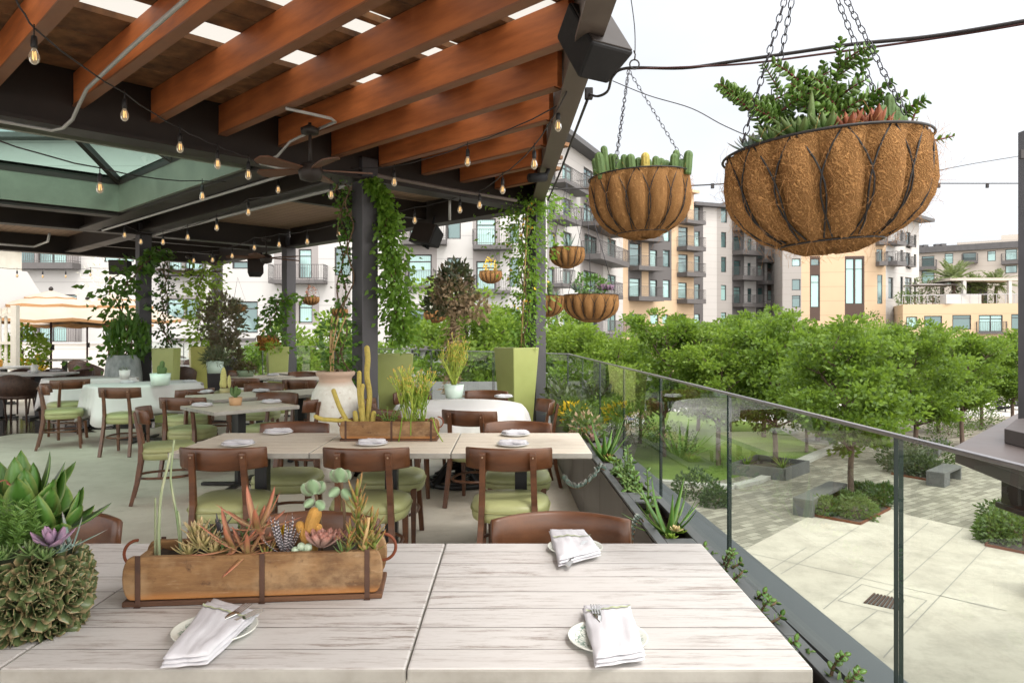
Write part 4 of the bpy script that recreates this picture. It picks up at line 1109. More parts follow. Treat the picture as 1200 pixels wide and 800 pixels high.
# trellis and white tent roof at the edge
t = thing('trellis_screen', 'white wooden trellis screen at the edge of the terrace', 'trellis', PY(-10, 430, 15.5) * 1.0)
o_ = V((t.location.x, t.location.y, 0)); t.location = o_
m = MB()
for k in range(9): m.box((-.6 + k * .13, 0, .98), (.05, .03, 1.95))
m.obj('slat', m_tealwood, t)
m = MB()
for z in (.15, .75, 1.2, 1.8): m.box((-.08, -.04, z), (1.15, .04, .06))
m.obj('rail', m_tealwood, t)
m = MB(); m.box((.52, -.02, 1.0), (.12, .12, 2.0)); m.obj('post', m_tealwood, t)
t = thing('garden_pavilion', 'white pavilion with a sloping white roof left of the largest umbrella', 'pavilion', (-12.75, 17.5, 0))
m = MB(); m.prism([(-2.5, -1.0), (.8, -1.0), (.8, 1.3), (-2.5, 1.3)], 1.70, 1.76)
vs = [V((-2.5, -1.2, 1.72)), V((.86, -1.2, 1.72)), V((.86, 1.5, 1.72)), V((-2.5, 1.5, 1.72)), V((-2.5, -.5, 2.95)), V((.52, -.5, 2.95)), V((.52, .8, 2.95)), V((-2.5, .8, 2.95))]
m.add(vs, [(0, 1, 5, 4), (1, 2, 6, 5), (2, 3, 7, 6), (4, 5, 6, 7)]); m.obj('roof', w_white, t)
m = MB(); m.box((-1.05, .1, 3.2), (3.0, 1.2, .55)); m.obj('lantern', m_tealwood, t)
m = MB(); m.box((-1.05, .1, 3.51), (3.2, 1.4, .07)); m.obj('cornice', w_white, t)
m = MB(); m.box((.28, -.515, 3.2), (.16, .03, .36)); m.obj('pane', m_pane, t)
for x in (-2.3, .7):
    m = MB(); m.box((x, -.95, .85), (.12, .12, 1.69)); m.obj('post', m_tealwood, t)

# ---------------------------------------------------------------- place settings
def plate(p, R=.088, mat=None, label='', group='plates'):
    mb = MB(); mb.lathe([(.001, .004), (R * .55, .004), (R * .62, .007), (R * .97, .0155), (R, .0165), (R * .985, .0125), (R * .62, .002), (R * .5, 0), (.001, 0)][::-1], 40, cap=False)
    return tag(mb.obj('plate', mat or m_plate, None, p), label, 'plate', group)
def napkin(name, poly, z, label, stripe=None, lift=None, group='folded napkins'):
    """folded cloth: stacked soft layers following a four cornered outline; poly in world xy, clockwise from far left"""
    a, b, c, d = [V((*q, 0)) for q in poly]
    ctr = (a + b + c + d) / 4
    t = thing('napkin', label, 'napkin', (ctr.x, ctr.y, z), 0, group)
    nu, nv = 16, 22
    def grid(inset, z0, h, ph, name, mat, shift=V((0, 0, 0)), part=True, us=(0, 1), vs_=(0, 1), wrap=True):
        mb = MB(); top = []; bot = []
        for j in range(nv + 1):
            for i in range(nu + 1):
                uu = us[0] + (us[1] - us[0]) * i / nu; vv = vs_[0] + (vs_[1] - vs_[0]) * j / nv
                p = a * (1 - uu) * (1 - vv) + b * uu * (1 - vv) + c * uu * vv + d * (1 - uu) * vv - ctr
                p = p * (1 - inset) + shift
                ed = min(i / nu, 1 - i / nu, j / nv, 1 - j / nv)
                soft = min(1, ed / .12) ** .5
                wr = .0022 * math.sin(uu * 9 + vv * 5 + ph) + .0018 * math.sin(vv * 17 - uu * 6 + ph * 2) + .0012 * math.sin(uu * 31 + ph)
                wob = V((.0015 * math.sin(vv * 11 + ph), .0015 * math.sin(uu * 13 + ph), 0))
                top.append(p + wob + V((0, 0, z0 + h * (.35 + .65 * soft) + wr * soft)))
                bot.append(p + wob + V((0, 0, z0 + h * .2 * (1 - soft) )))
        N = (nu + 1) * (nv + 1); W = nu + 1
        fs = [(j * W + i, (j + 1) * W + i, (j + 1) * W + i + 1, j * W + i + 1) for j in range(nv) for i in range(nu)]
        fb = [tuple(N + k for k in f[::-1]) for f in fs]
        rim = [i for i in range(W)] + [j * W + nu for j in range(1, nv + 1)] + [nv * W + i for i in range(nu - 1, -1, -1)] + [j * W for j in range(nv - 1, 0, -1)]
        fr = [(rim[k], rim[(k + 1) % len(rim)], N + rim[(k + 1) % len(rim)], N + rim[k]) for k in range(len(rim))]
        mb.add(top + bot, fs + fb + fr, 0, True)
        return mb.obj(name, mat, t)
    grid(0, 0.0, .008, 0, 'under_fold', m_napkin)
    grid(.015, .0075, .008, 1.3, 'middle_fold', m_napkin, V((.0012, -.001, 0)))
    grid(.03, .015, .009, 2.1, 'upper_fold', m_napkin, V((-.001, .0015, 0)), vs_=(.12, 1))
    if stripe:
        v0, sl = stripe
        mb = MB(); n = 22
        for k in range(n):
            q0, q1 = k / n, (k + 1) / n
            vs = []
            for q, off in ((q0, 0), (q1, 0), (q1, .028), (q0, .028)):
                vv = v0 + sl * q + off; uu = .01 + q * .98
                p = (a * (1 - uu) * (1 - vv) + b * uu * (1 - vv) + c * uu * vv + d * (1 - uu) * vv - ctr) * .968
                vs.append(p + V((0, 0, .0262 + .0022 * math.sin(uu * 9 + vv * 5 + 2.1) + .0018 * math.sin(vv * 17 - uu * 6 + 4.2) + .0012 * math.sin(uu * 31 + 2.1))))
            mb.add(vs, [(0, 3, 2, 1)])
        mb.obj('stripe', m_napstripe, t)
    return t
def fork(p, rot, label, tilt=.12):
    mb = MB()
    prof = [(-.09, .005, .002), (-.03, .0035, .002), (.02, .003, .004), (.045, .010, .004), (.062, .0115, .002)]
    vs = []
    for y, w, z in prof: vs += [V((-w, y, z)), V((w, y, z)), V((w, y, z + .002)), V((-w, y, z + .002))]
    fs = [(i * 4 + k, i * 4 + (k + 1) % 4, (i + 1) * 4 + (k + 1) % 4, (i + 1) * 4 + k) for i in range(4) for k in range(4)] + [(3, 2, 1, 0), (16, 17, 18, 19)]
    mb.add(vs, fs, 0, True)
    for k in range(4):
        x = -.0098 + k * .0065; mb.beam(V((x, .060, .003)), V((x, .098, .0065)), .0032, .0022)
    o = mb.obj('fork', m_silver, None, p); o.rotation_euler = (tilt, 0, rot); return tag(o, label, 'fork', 'forks')
def knife(p, rot, label, tilt=.1):
    mb = MB(); pts = [(-.1, -.007), (-.02, -.006), (.0, -.007), (.09, -.009), (.105, .001), (.10, .007), (.0, .007), (-.1, .007)]
    n = len(pts); vs = [V((x, y, z)) for z in (0, .0025) for y, x in pts]
    mb.add(vs, [tuple(range(n)), tuple(range(2 * n - 1, n - 1, -1))] + [(i, (i + 1) % n, n + (i + 1) % n, n + i)[::-1] for i in range(n)])
    o = mb.obj('knife', m_silver, None, p); o.rotation_euler = (tilt, .3, rot); return tag(o, label, 'knife', 'knives')
zt = .7505
def q2(*pts): return [(PZ(x, y, .765).x, PZ(x, y, .765).y) for x, y in pts]
plate(PZ(712, 752, zt), .090, None, 'green patterned plate under the napkin nearest the table corner', 'green patterned plates')
napkin('n', q2((682, 712), (737, 710), (757, 772), (698, 781)), .762, 'folded white napkin with a green stripe, nearest the corner of the table by the railing', (.22, -.06), group='folded napkins on the front tables')
fork(PZ(705, 736, .777), .05, 'fork poking out of the napkin nearest the table corner')
plate(PZ(674, 645, zt), .088, None, 'green patterned plate at the far edge of the front table', 'green patterned plates')
napkin('n', q2((643, 622), (683, 622), (705, 650), (655, 663)), .762, 'loosely folded white napkin at the far edge of the front table', (.35, .15), group='folded napkins on the front tables')
knife(PZ(676, 648, .776), -.35, 'knife blade showing inside the loosely folded napkin')
plate(PZ(252, 742, zt), .095, None, 'green patterned plate in front of the near wooden mould', 'green patterned plates')
napkin('n', q2((249, 703), (304, 719), (244, 777), (188, 782)), .762, 'pointed white napkin with a green stripe, in front of the near wooden mould', (.22, .02), group='folded napkins on the front tables')
fork(PZ(254, 733, .777), -.45, 'fork tines poking out of the pointed napkin'); knife(PZ(262, 735, .776), -.6, 'knife tip poking out of the pointed napkin beside the fork')
# far settings: white plates with napkins
def setting(px, py, where, rot=.2, z=.7505, s=1.0):
    p = PZ(px, py, z); plate(p, .10 * s, m_platewhite, 'white plate ' + where, 'white plates')
    w, d = .085 * s, .055 * s; c_, s_ = math.cos(rot), math.sin(rot)
    poly = [(p.x + x * c_ - y * s_, p.y + x * s_ + y * c_) for x, y in ((-w, d), (w, d), (w, -d), (-w, -d))]
    napkin('n', poly, z + .011, 'napkin on the white plate ' + where, group='folded napkins on white plates')
setting(436, 521, 'in front of the golden cactus mould'); setting(601, 522, 'at the near edge of the second row, by the troughs', -.1)
setting(604, 510, 'at the far edge of the second row, by the troughs', .3); setting(279, 522, 'at the near edge of the aisle end table'); setting(326, 508, 'at the far edge of the aisle end table', .5)
setting(237, 476, 'left of the tan cactus pot'); setting(318, 472, 'right of the tan cactus pot', .4); setting(240, 460, 'left of the bunny ear cactus'); setting(306, 459, 'right of the bunny ear cactus', .1)
setting(562, 461, 'beside the mint pot on the round table', .1); setting(590, 466, 'at the railing side of the round table', .4)
setting(150, 449, 'on the cloth between the white pot and the mint pot'); setting(222, 448, 'right of the mint pot', .3); setting(320, 440, 'left of the dark plant in the green pot'); setting(362, 438, 'right of the dark plant in the green pot', .2)
setting(40, 436, 'on the nearest bar table, left', .1, .752); setting(66, 435, 'on the nearest bar table, right', .1, .752)
# ---------------------------------------------------------------- succulents (each returns one mesh)
def rosette(parent, c, R, n, mat, style='spoon', open_=1.0, name='echeveria', layers=5, th=.3, lw=.55, tiltv=None, up=V((0, 0, 1)), seed=0, wd=1.0, curl=.55):
    rs = random.Random(seed + int(R * 1e4)); mb = MB(); c = V(c)
    q = V((0, 0, 1)).rotation_difference(V(up).normalized()).to_matrix()
    ga = 2.39996; tot = n
    for i in range(tot):
        f = i / (tot - 1)                                    # 0 inner .. 1 outer
        el = (1.35 - 1.15 * open_ * f ** .8) + rs.uniform(-.08, .08)
        a = i * ga + rs.uniform(-.12, .12)
        L = R * (.42 + .62 * f) * rs.uniform(.92, 1.08)
        d = V((math.cos(a) * math.cos(el), math.sin(a) * math.cos(el), math.sin(el)))
        upv = V((-math.cos(a) * math.sin(el), -math.sin(a) * math.sin(el), math.cos(el)))
        b = V((math.cos(a), math.sin(a), 0)) * R * .06 + V((0, 0, R * .16 * (1 - f)))
        mb.leaf(c + q @ b, q @ d, q @ upv, L, L * lw * wd, curl * (1 - .3 * f), th, style, 6)
    return mb.obj(name, mat, parent)
def aloe(parent, c, n, L, W, mat, name='aloe', spread=.9, curl=.25, seed=1, style='lance', th=.3, droop=0.0, elmin=.15):
    rs = random.Random(seed); mb = MB(); c = V(c)
    for i in range(n):
        f = i / max(1, n - 1); a = i * 2.39996 + rs.uniform(-.3, .3)
        el = max(elmin, 1.4 - spread * (.25 + f) * rs.uniform(.8, 1.15))
        d = V((math.cos(a) * math.cos(el), math.sin(a) * math.cos(el), math.sin(el)))
        upv = V((-math.cos(a) * math.sin(el), -math.sin(a) * math.sin(el), math.cos(el)))
        l = L * rs.uniform(.75, 1.1)
        mb.leaf(c + V((math.cos(a), math.sin(a), 0)) * W * .3, d, upv, l, W * rs.uniform(.85, 1.1), curl * rs.uniform(.4, 1.4), th, style, 8, droop=droop)
    return mb.obj(name, mat, parent)
def stems(parent, c, paths, r, mat, name='stem', n=7):
    mb = MB()
    for p in paths: mb.tube(bez([V(c) + V(q) for q in p], 4), [r * (1 - .35 * i / (4 * (len(p) - 1))) for i in range(4 * (len(p) - 1) + 1)], n)
    return mb.obj(name, mat, parent)
lf_jadeb = leafmat('elephant_bush_leaf', (.17, .29, .06), (.10, .20, .035), trans=.2, rough=.35)
def jade(parent, c, branches, leafL, mat, stemmat, name='jade_plant', seed=2, pitch=.028, w=.75, style='round', ts=1.0):
    """branches: list of point lists; paired round leaves along each"""
    rs = random.Random(seed); mb = MB(); c = V(c)
    for br in branches:
        pts = bez([c + V(p) for p in br], 6)
        mb.tube(pts, [.0055 * ts * (leafL / .028) * (1 - .6 * i / (len(pts) - 1)) for i in range(len(pts))], 5, 1)
        dist = 0; nxt = pitch * .6; k = 0
        for i in range(1, len(pts)):
            seg = (pts[i] - pts[i - 1]); l = seg.length
            while dist + l > nxt:
                p = pts[i - 1] + seg * ((nxt - dist) / l); d = seg.normalized()
                a = k * 1.57 + rs.uniform(-.4, .4)
                s1 = d.cross(V((.3, .1, 1))).normalized(); s2 = d.cross(s1)
                q = i / len(pts); ll = leafL * rs.uniform(.8, 1.15) * (1.05 - .45 * q)
                for sg in (1, -1):
                    o = (s1 * math.cos(a) + s2 * math.sin(a)) * sg
                    mb.leaf(p, (o + d * .75), d, ll, ll * w, -.2, .22, style, 4)
                nxt += pitch * rs.uniform(.8, 1.2) * (1.1 - .5 * q); k += 1
            dist += l
    return mb.obj(name, [mat, stemmat], parent)
def cactus(parent, c, pts, r, mat, name='cactus', ribs=10, n=30):
    mb = MB(); P_ = bez([V(c) + V(p) for p in pts], 5); m = len(P_)
    vs = []; prev = None
    for i, p in enumerate(P_):
        d = P_[min(i + 1, m - 1)] - P_[max(0, i - 1)]; d.normalize()
        a = d.cross(V((0, 1, 0.05))) if prev is None else prev - d * prev.dot(d)
        a.normalize(); prev = a; b = d.cross(a); q = i / (m - 1)
        rr = r * (.85 + .15 * min(1, q * 4))
        for k in range(n):
            an = 2 * PI * k / n; w = rr * (1 + .10 * math.cos(ribs * an))
            vs.append(p + (a * math.cos(an) + b * math.sin(an)) * w)
    p = P_[-1]; d = (P_[-1] - P_[-2]).normalized(); a = (prev - d * prev.dot(d)).normalized(); b = d.cross(a)
    for th in (.35, .7, 1.0, 1.25, 1.45):
        for k in range(n):
            an = 2 * PI * k / n; w = r * math.cos(th) * (1 + .08 * math.cos(ribs * an)); vs.append(p + d * r * 1.15 * math.sin(th) + (a * math.cos(an) + b * math.sin(an)) * w)
    m += 5
    mb.add(vs, [(i * n + k, i * n + (k + 1) % n, (i + 1) * n + (k + 1) % n, (i + 1) * n + k) for i in range(m - 1) for k in range(n)] + [tuple(range(n - 1, -1, -1)), tuple(range((m - 1) * n, m * n))], 0, True)
    return mb.obj(name, mat, parent)
def pencil(parent, c, n, H, mat, name='pencil_plant', seed=3, spread=.5, r=.004):
    rs = random.Random(seed); mb = MB()
    def br(p, d, L, lv, t0):
        pts = [p]; dd = d.copy()
        for k in range(3):
            dd = (dd + V((rs.uniform(-.2, .2), rs.uniform(-.2, .2), .12))).normalized(); pts.append(pts[-1] + dd * L / 3)
        o = len(mb.v); mb.tube(pts, r * (1 - .15 * lv), 5)
        for i in range(o, len(mb.v)): mb.t[i] = t0 + (1 - t0) * mb.t[i] * (.8 if lv < 2 else 1)
        if lv < 3:
            for k in range(rs.choice((2, 2, 3))):
                d2 = (dd + V((rs.uniform(-1, 1), rs.uniform(-1, 1), rs.uniform(0, .5))) * .55).normalized()
                br(pts[-1], d2, L * rs.uniform(.6, .9), lv + 1, min(.8, t0 + .25))
    for i in range(n):
        a = rs.uniform(0, 2 * PI); s = rs.uniform(.1, spread)
        br(V(c) + V((rs.uniform(-.02, .02), rs.uniform(-.02, .02), 0)), V((math.cos(a) * s, math.sin(a) * s, 1)).normalized(), H * .36 * rs.uniform(.8, 1.1), 0, 0)
    return mb.obj(name, mat, parent)
def bush(parent, c, R, n, L, mat, name='foliage', flat=.8, seed=5, W=None, shell=.5):
    r_ = np.random.default_rng(seed)
    d = r_.normal(size=(n, 3)); d /= np.linalg.norm(d, axis=1, keepdims=True)
    lump = 1 + .25 * np.sin(d[:, 0] * 5 + seed) * np.cos(d[:, 1] * 4 + seed * 2)
    rad = R * (shell + (1 - shell) * r_.random(n) ** .5) * lump
    P_ = d * rad[:, None]; P_[:, 2] = P_[:, 2] * flat
    D_ = d + r_.normal(size=(n, 3)) * .6 + np.array([0, 0, .3])
    return leaf_cloud(name, P_ + np.array(c), D_, L * (.7 + .6 * r_.random(n)), (W or L * .5), mat, parent)

# ---------------------------------------------------------------- brick mould planters
def mould(label, loc, rot, group='old wooden brick moulds planted with succulents', L=.615):
    t = thing('wooden_planter', label, 'planter', loc, rot, group)
    D_, H = .15, .125
    def side(y):
        m = MB(); pts = []
        for k in range(9): a = PI / 2 + PI * k / 8; pts.append((-L / 2 + .01 + .022 * math.cos(a) , H / 2 + .008 + (H / 2 - .008) * math.sin(a)))
        for k in range(9): a = -PI / 2 + PI * k / 8; pts.append((L / 2 - .01 + .022 * math.cos(a), H / 2 + .008 + (H / 2 - .008) * math.sin(a)))
        n = len(pts); vs = [V((x, y + s_, z)) for s_ in (-.011, .011) for x, z in pts]
        m.add(vs, [tuple(range(n)), tuple(range(2 * n - 1, n - 1, -1))] + [(i, (i + 1) % n, n + (i + 1) % n, n + i)[::-1] for i in range(n)]); return m
    side(-D_ / 2).obj('side_board', m_mould, t, bevel=.004); side(D_ / 2).obj('side_board', m_mould, t, bevel=.004)
    for sx in (-1, 1):
        m = MB(); m.box((sx * (L / 2 - .022), 0, H / 2 + .006), (.02, D_ - .024, H - .03)); m.obj('end_board', m_mould, t, bevel=.003)
    m = MB(); m.box((0, 0, .007), (L + .022, D_ + .026, .014)); m.obj('base_board', m_mould_base, t, bevel=.003)
    for x in (-L / 2 + .028, .02, L / 2 - .028):
        m = MB()
        for y in (-1, 1): m.box((x, y * (D_ / 2 + .0125), H / 2 + .004), (.013, .003, H + .002))
        m.box((x, 0, .001), (.017, D_ + .04, .002)); m.obj('iron_strap', m_rust, t, bevel=.001)
    for sx in (-1, 1):
        m = MB(); m.ring(V((sx * (L / 2 + .005), 0, H - .015)), .036, .0042, 16, 6, rot=Matrix.Rotation(PI / 2, 3, 'X') @ Matrix.Rotation(-PI / 2 if sx > 0 else PI / 2, 3, 'Z'), arc=PI)
        m.obj('wire_handle', m_rustwire, t)
    m = MB(); 
    G = 24; vs = [V((-L / 2 + .035 + (L - .07) * i / G, -D_ / 2 + .013 + (D_ - .026) * j / 6, H - .022 + random.uniform(-.006, .006))) for j in range(7) for i in range(G + 1)]
    m.add(vs, [(j * (G + 1) + i, j * (G + 1) + i + 1, (j + 1) * (G + 1) + i + 1, (j + 1) * (G + 1) + i) for j in range(6) for i in range(G)], 0, True); m.obj('soil', m_soil, t)
    return t
# near mould: front bottom edge seen from (147,712) to (440,702)
pa, pb = PZ(140, 713, .75), PZ(449, 702, .75)
ang = math.atan2(pb.y - pa.y, pb.x - pa.x); ctr = (pa + pb) / 2 + V((-math.sin(ang), math.cos(ang), 0)) * .092
mo = mould('near long wooden mould full of red aloes, zebra leaves and pink rosettes', (ctr.x, ctr.y, .7505), ang, L=(pb - pa).length - .028)
def loc(px, py, dy=0.0):                                      # photo pixel to mould coordinates on the depth plane of its middle (+dy)
    Y = ctr.y + dy; p = PY(px, py, Y) - V((ctr.x, ctr.y, .7505)); c_, s_ = math.cos(-ang), math.sin(-ang)
    return V((p.x * c_ - p.y * s_, p.x * s_ + p.y * c_, p.z))
base = .10
def root(px, dy=0): p = loc(px, 640, dy); p.z = base; return p
def toward(px, dy, pts):                                      # path in mould coords from root through pixels
    r0_ = root(px, dy); return r0_, [V((0, 0, -.03))] + [loc(*q, dy) - r0_ for q in pts]
r0_, ph = toward(187, -.03, [(186, 620), (189, 578), (196, 548), (200, 530)]); stems(mo, r0_, [ph], .0046, lf_stem, 'tall_stem')
r0_, ph = toward(182, -.02, [(182, 615), (182, 583)]); stems(mo, r0_, [ph], .0039, lf_stem, 'tall_stem')
r0_, ph = toward(213, .02, [(208, 610), (203, 582), (200, 560), (202, 535), (204, 515)]); stems(mo, r0_, [ph], .0039, lf_stem, 'tall_stem')
r0_, ph = toward(213, .02, [(211, 615), (208, 598)]); stems(mo, r0_, [ph], .0038, lf_stem, 'tall_stem')
rosette(mo, loc(237, 642, -.03), .068, 28, lf_cream, 'lance', 1.05, 'cream_rosette', lw=.42, seed=1)
rosette(mo, loc(221, 650, -.045), .052, 20, lf_cream, 'lance', 1.1, 'cream_rosette', lw=.42, seed=2)
rosette(mo, loc(252, 649, -.045), .055, 22, lf_cream, 'lance', 1.1, 'cream_rosette', lw=.42, seed=3)
rosette(mo, loc(232, 628, .01), .062, 24, lf_cream, 'lance', .9, 'cream_rosette', lw=.40, seed=4)
jade(mo, root(235, .035), [[(0, 0, 0), (x, .01, .05), (x * 1.6, .01, .075)] for x in (-.03, -.01, .012, .03)], .014, lf_green, m_greenstem, 'small_jade', 4, .012)
aloe(mo, loc(258, 622, .035), 7, .055, .012, M('dark_spikes', (.09, .085, .10), None, .5), 'dark_aloe', .8, .1, 7)
aloe(mo, loc(275, 640, -.045), 12, .12, .026, lf_red, 'red_aloe', 1.8, .35, 11, elmin=-.1)
aloe(mo, loc(302, 618, -.01), 12, .115, .030, lf_red, 'red_aloe', 1.55, .4, 12, elmin=.0)
aloe(mo, loc(290, 648, -.06), 10, .105, .024, lf_red, 'red_aloe', 1.5, .1, 17, elmin=-.35)
aloe(mo, loc(313, 640, .02), 9, .10, .022, lf_red, 'red_aloe', 1.7, .3, 23, elmin=-.1)
jade(mo, root(291, .04), [[(0, 0, 0), (x, .0, .05), (x * 1.5, .0, .08)] for x in (-.02, .0, .02)], .016, lf_green, m_greenstem, 'small_jade', 5, .014)
aloe(mo, loc(333, 650, -.01), 15, .115, .013, lf_zebra, 'zebra_haworthia', .62, .3, 5, th=.6)
rosette(mo, loc(333, 626, .05), .03, 9, lf_yellow, 'ovate', .8, 'yellow_bloom', seed=6)
cp0 = root(365, .0)
cactus(mo, cp0, [V((0, 0, -.02)), loc(363, 625, 0) - cp0, loc(369, 602, 0) - cp0], .017, lf_orangec, 'orange_cactus')
cactus(mo, cp0, [V((.0, 0, -.01)), loc(357, 628, 0) - cp0, loc(352, 616, 0) - cp0], .012, lf_orangec, 'orange_cactus'); cactus(mo, cp0, [V((.0, 0, -.01)), loc(372, 628, 0) - cp0, loc(373, 618, 0) - cp0], .010, lf_orangec, 'orange_cactus')
for k, (px, py) in enumerate(((346, 645), (353, 640), (358, 648), (350, 650), (361, 641))):
    m = MB(); m.sphere((0, 0, 0), .011, n=12, m=8); o_ = m.obj('white_cactus', M('white_cactus_skin', (.50, .58, .46), (.32, .42, .28), .9, 120, 0, .6, 200) if 'white_cactus_skin' not in bpy.data.materials else bpy.data.materials['white_cactus_skin'], mo, loc(px, py, -.045)); 
rosette(mo, loc(377, 641, -.03), .060, 36, lf_pink, 'spoon', .80, 'pink_echeveria', lw=.5, seed=8, th=.4); rosette(mo, loc(395, 637, .0), .045, 26, lf_pink, 'spoon', .85, 'pink_echeveria', lw=.5, seed=9, th=.4)
def paddle(px, py, pxr, leaves, dy):
    r0_ = root(pxr, dy); top = loc(px, py, dy)
    m = MB(); pth = bez([r0_, r0_ * .5 + top * .5 + V((.004, 0, 0)), top]); m.tube(pth, .0042, 6, 1)
    for (dx, dz, L, ax) in leaves:
        m.leaf(top + V((dx * .006, -.004 - .012 * ax, dz * .012 - .010)), V((dx, -.15 - .25 * ax, dz)), V((0, -1, .25)), L, L * .86, .18, .16, 'round', 7)
    m.obj('paddle_plant', [lf_paddle, m_twig], mo)
paddle(370, 578, 378, [(-.8, .75, .042, 0), (.55, .95, .040, 0), (-.1, 1, .050, 1), (-.75, -.5, .030, 0), (.7, -.6, .034, 1)], .02)
paddle(400, 564, 404, [(-.6, .9, .040, 0), (.6, .95, .038, 0), (0, 1, .048, 1), (-.8, -.6, .034, 0), (.75, -.7, .036, 1)], .03)
def spear(pxr, top, n, L, dy, seed):
    rs = random.Random(seed); r0_ = root(pxr, dy); tp = loc(*top, dy); m = MB(); m.tube([r0_, tp], .006, 6)
    for i in range(n):
        q = i / n; p = r0_ + (tp - r0_) * (.15 + .85 * q); a = i * 2.3 + rs.uniform(-.3, .3); el = .45 + .55 * q
        d = V((math.cos(a) * math.cos(el), math.sin(a) * math.cos(el), math.sin(el)))
        m.leaf(p, d, V((-math.cos(a) * math.sin(el), -math.sin(a) * math.sin(el), math.cos(el))), L * rs.uniform(.8, 1.1), L * .28, .25, .4, 'lance', 6)
    m.obj('spear_aloe', lf_spear, mo)
spear(422, (417, 578), 26, .062, .0, 3); spear(440, (434, 612), 18, .058, -.02, 4); spear(408, (411, 622), 12, .05, -.04, 5); spear(428, (428, 622), 14, .052, -.045, 9)
m = MB(); r0_ = root(424, -.05); m.tube([r0_, loc(432, 606, -.05)], [.0055, .005], 8); m.obj('cut_stalk', m_bamboo, mo)
aloe(mo, loc(402, 648, -.05), 9, .05, .012, lf_green, 'small_aloe', .9, .2, 21); aloe(mo, loc(262, 650, -.03), 9, .06, .014, lf_green, 'small_aloe', 1.1, .2, 31); aloe(mo, loc(312, 652, -.05), 9, .055, .011, lf_spear, 'small_aloe', 1.2, .2, 33)

# second mould with golden cactus and pencil plant
pa, pb = PZ(397, 517.5, .75), PZ(512, 517, .75)
ctr = (pa + pb) / 2 + V((0, .10, 0)); ang = .0
mo2 = mould('wooden mould with golden cactus columns and a pencil plant on the second row', (ctr.x, ctr.y, .7505), 0, L=(pb - pa).length - .02)
mo_keep = mo; mo = mo2
def gold(pxr, pts, r, dy):
    r0_ = root(pxr, dy); cactus(mo2, r0_, [V((0, 0, -.03))] + [loc(*p, dy) - r0_ for p in pts], r, lf_goldc, 'golden_cactus', 12, 24)
gold(430, [(431, 485), (433, 462), (430, 440), (431, 421), (430, 408)], .0165, .02); gold(423, [(423, 480), (421, 458), (421, 437)], .014, .0); gold(412, [(406, 492), (398, 477), (391, 458)], .014, -.02)
gold(420, [(410, 494), (392, 492), (378, 491), (370, 488)], .013, -.03); gold(425, [(424, 482), (423, 480)], .016, -.02); gold(436, [(437, 490), (438, 484)], .015, .0); gold(418, [(417, 490), (416, 484)], .015, -.03); gold(427, [(424, 464), (425, 452)], .013, -.01)
def loc2(px, py): return loc(px, py, 0)
pencil(mo2, root(484), 10, .33, lf_coral, 'pencil_plant', 3, .7, .0042); pencil(mo2, root(494), 13, .27, lf_lime, 'pencil_plant', 13, 1.2, .0032); pencil(mo2, root(478), 6, .34, lf_coral, 'pencil_plant', 23, .4, .0046)
jade(mo2, root(455), [[(0, 0, -.02), (x * .5, -.03, .05), (x, -.03, z)] for x, z in ((-.08, .06), (-.04, .09), (0, .11), (.05, .1), (.09, .13), (.12, .17))], .022, lf_lime, m_greenstem, 'lime_jade', 8, .018)
rosette(mo2, root(505), .05, 16, lf_orange, 'lance', 1.1, 'red_rosette', seed=5)
m = MB()
for dx, l in ((-.02, .17), (.05, .14), (.0, .09)):
    r0_ = root(484 + dx * 300); m.tube(bez([r0_, r0_ + V((dx, -.085, .05)), r0_ + V((dx * 1.5, -.105, -.02)), r0_ + V((dx * 2.5, -.105, .03 - l))]), .004, 5)
m.obj('trailing_stem', lf_lime, mo2)

# rosette covered pot with mixed planting, near corner
cp_ = PZ(18, 744, .75); PC = V((cp_.x, cp_.y + .05, .7505))
rp = thing('rosette_pot', 'round pot covered in green echeveria rosettes with fern and broad leaved agave', 'potted plant', PC)
RP, HP = .125, .18
HP = .165; prof = [(.06, 0), (.088, .012), (.108, .045), (.113, .085), (.110, .13), (.100, HP), (.09, HP), (.085, HP - .02), (.001, HP - .02)]
m = MB(); m.lathe(prof, 40, cap=False); m.obj('pot', M('pot_moss', (.06, .075, .035), (.03, .035, .02), .8, 30, 0, .5, 80), rp)
rs = random.Random(4)
for row, (zz, rr) in enumerate(((.028, .086), (.076, .102), (.124, .100), (.152, .090))):
    n = 12
    for k in range(n):
        a = 2 * PI * (k + .5 * (row % 2)) / n + rs.uniform(-.08, .08); z = zz + rs.uniform(-.012, .012)
        if math.sin(a) > .55: continue
        up = V((math.cos(a), math.sin(a), .18 + .12 * (row - 1) * .6)).normalized()
        rosette(rp, V((math.cos(a) * rr, math.sin(a) * rr, z)), .055 * rs.uniform(.85, 1.15), 19, lf_eche, 'spoon', .93, 'echeveria', up=up, seed=row * 20 + k, th=.16, lw=.72, curl=.75)
def ploc(px, py, dy=0): return PY(px, py, PC.y + dy) - PC
def broad(px, py, n, L, W, dy, seed, spread):
    aloe(rp, ploc(px, py, dy), n, L, W, lf_agave, 'agave', spread, .35, seed, 'ovate', .10)
broad(24, 602, 14, .15, .058, .08, 3, .70); broad(66, 622, 12, .115, .052, .04, 6, .95); broad(45, 610, 9, .12, .05, .06, 16, .85)
r_ = np.random.default_rng(3); PP = []; DD = []
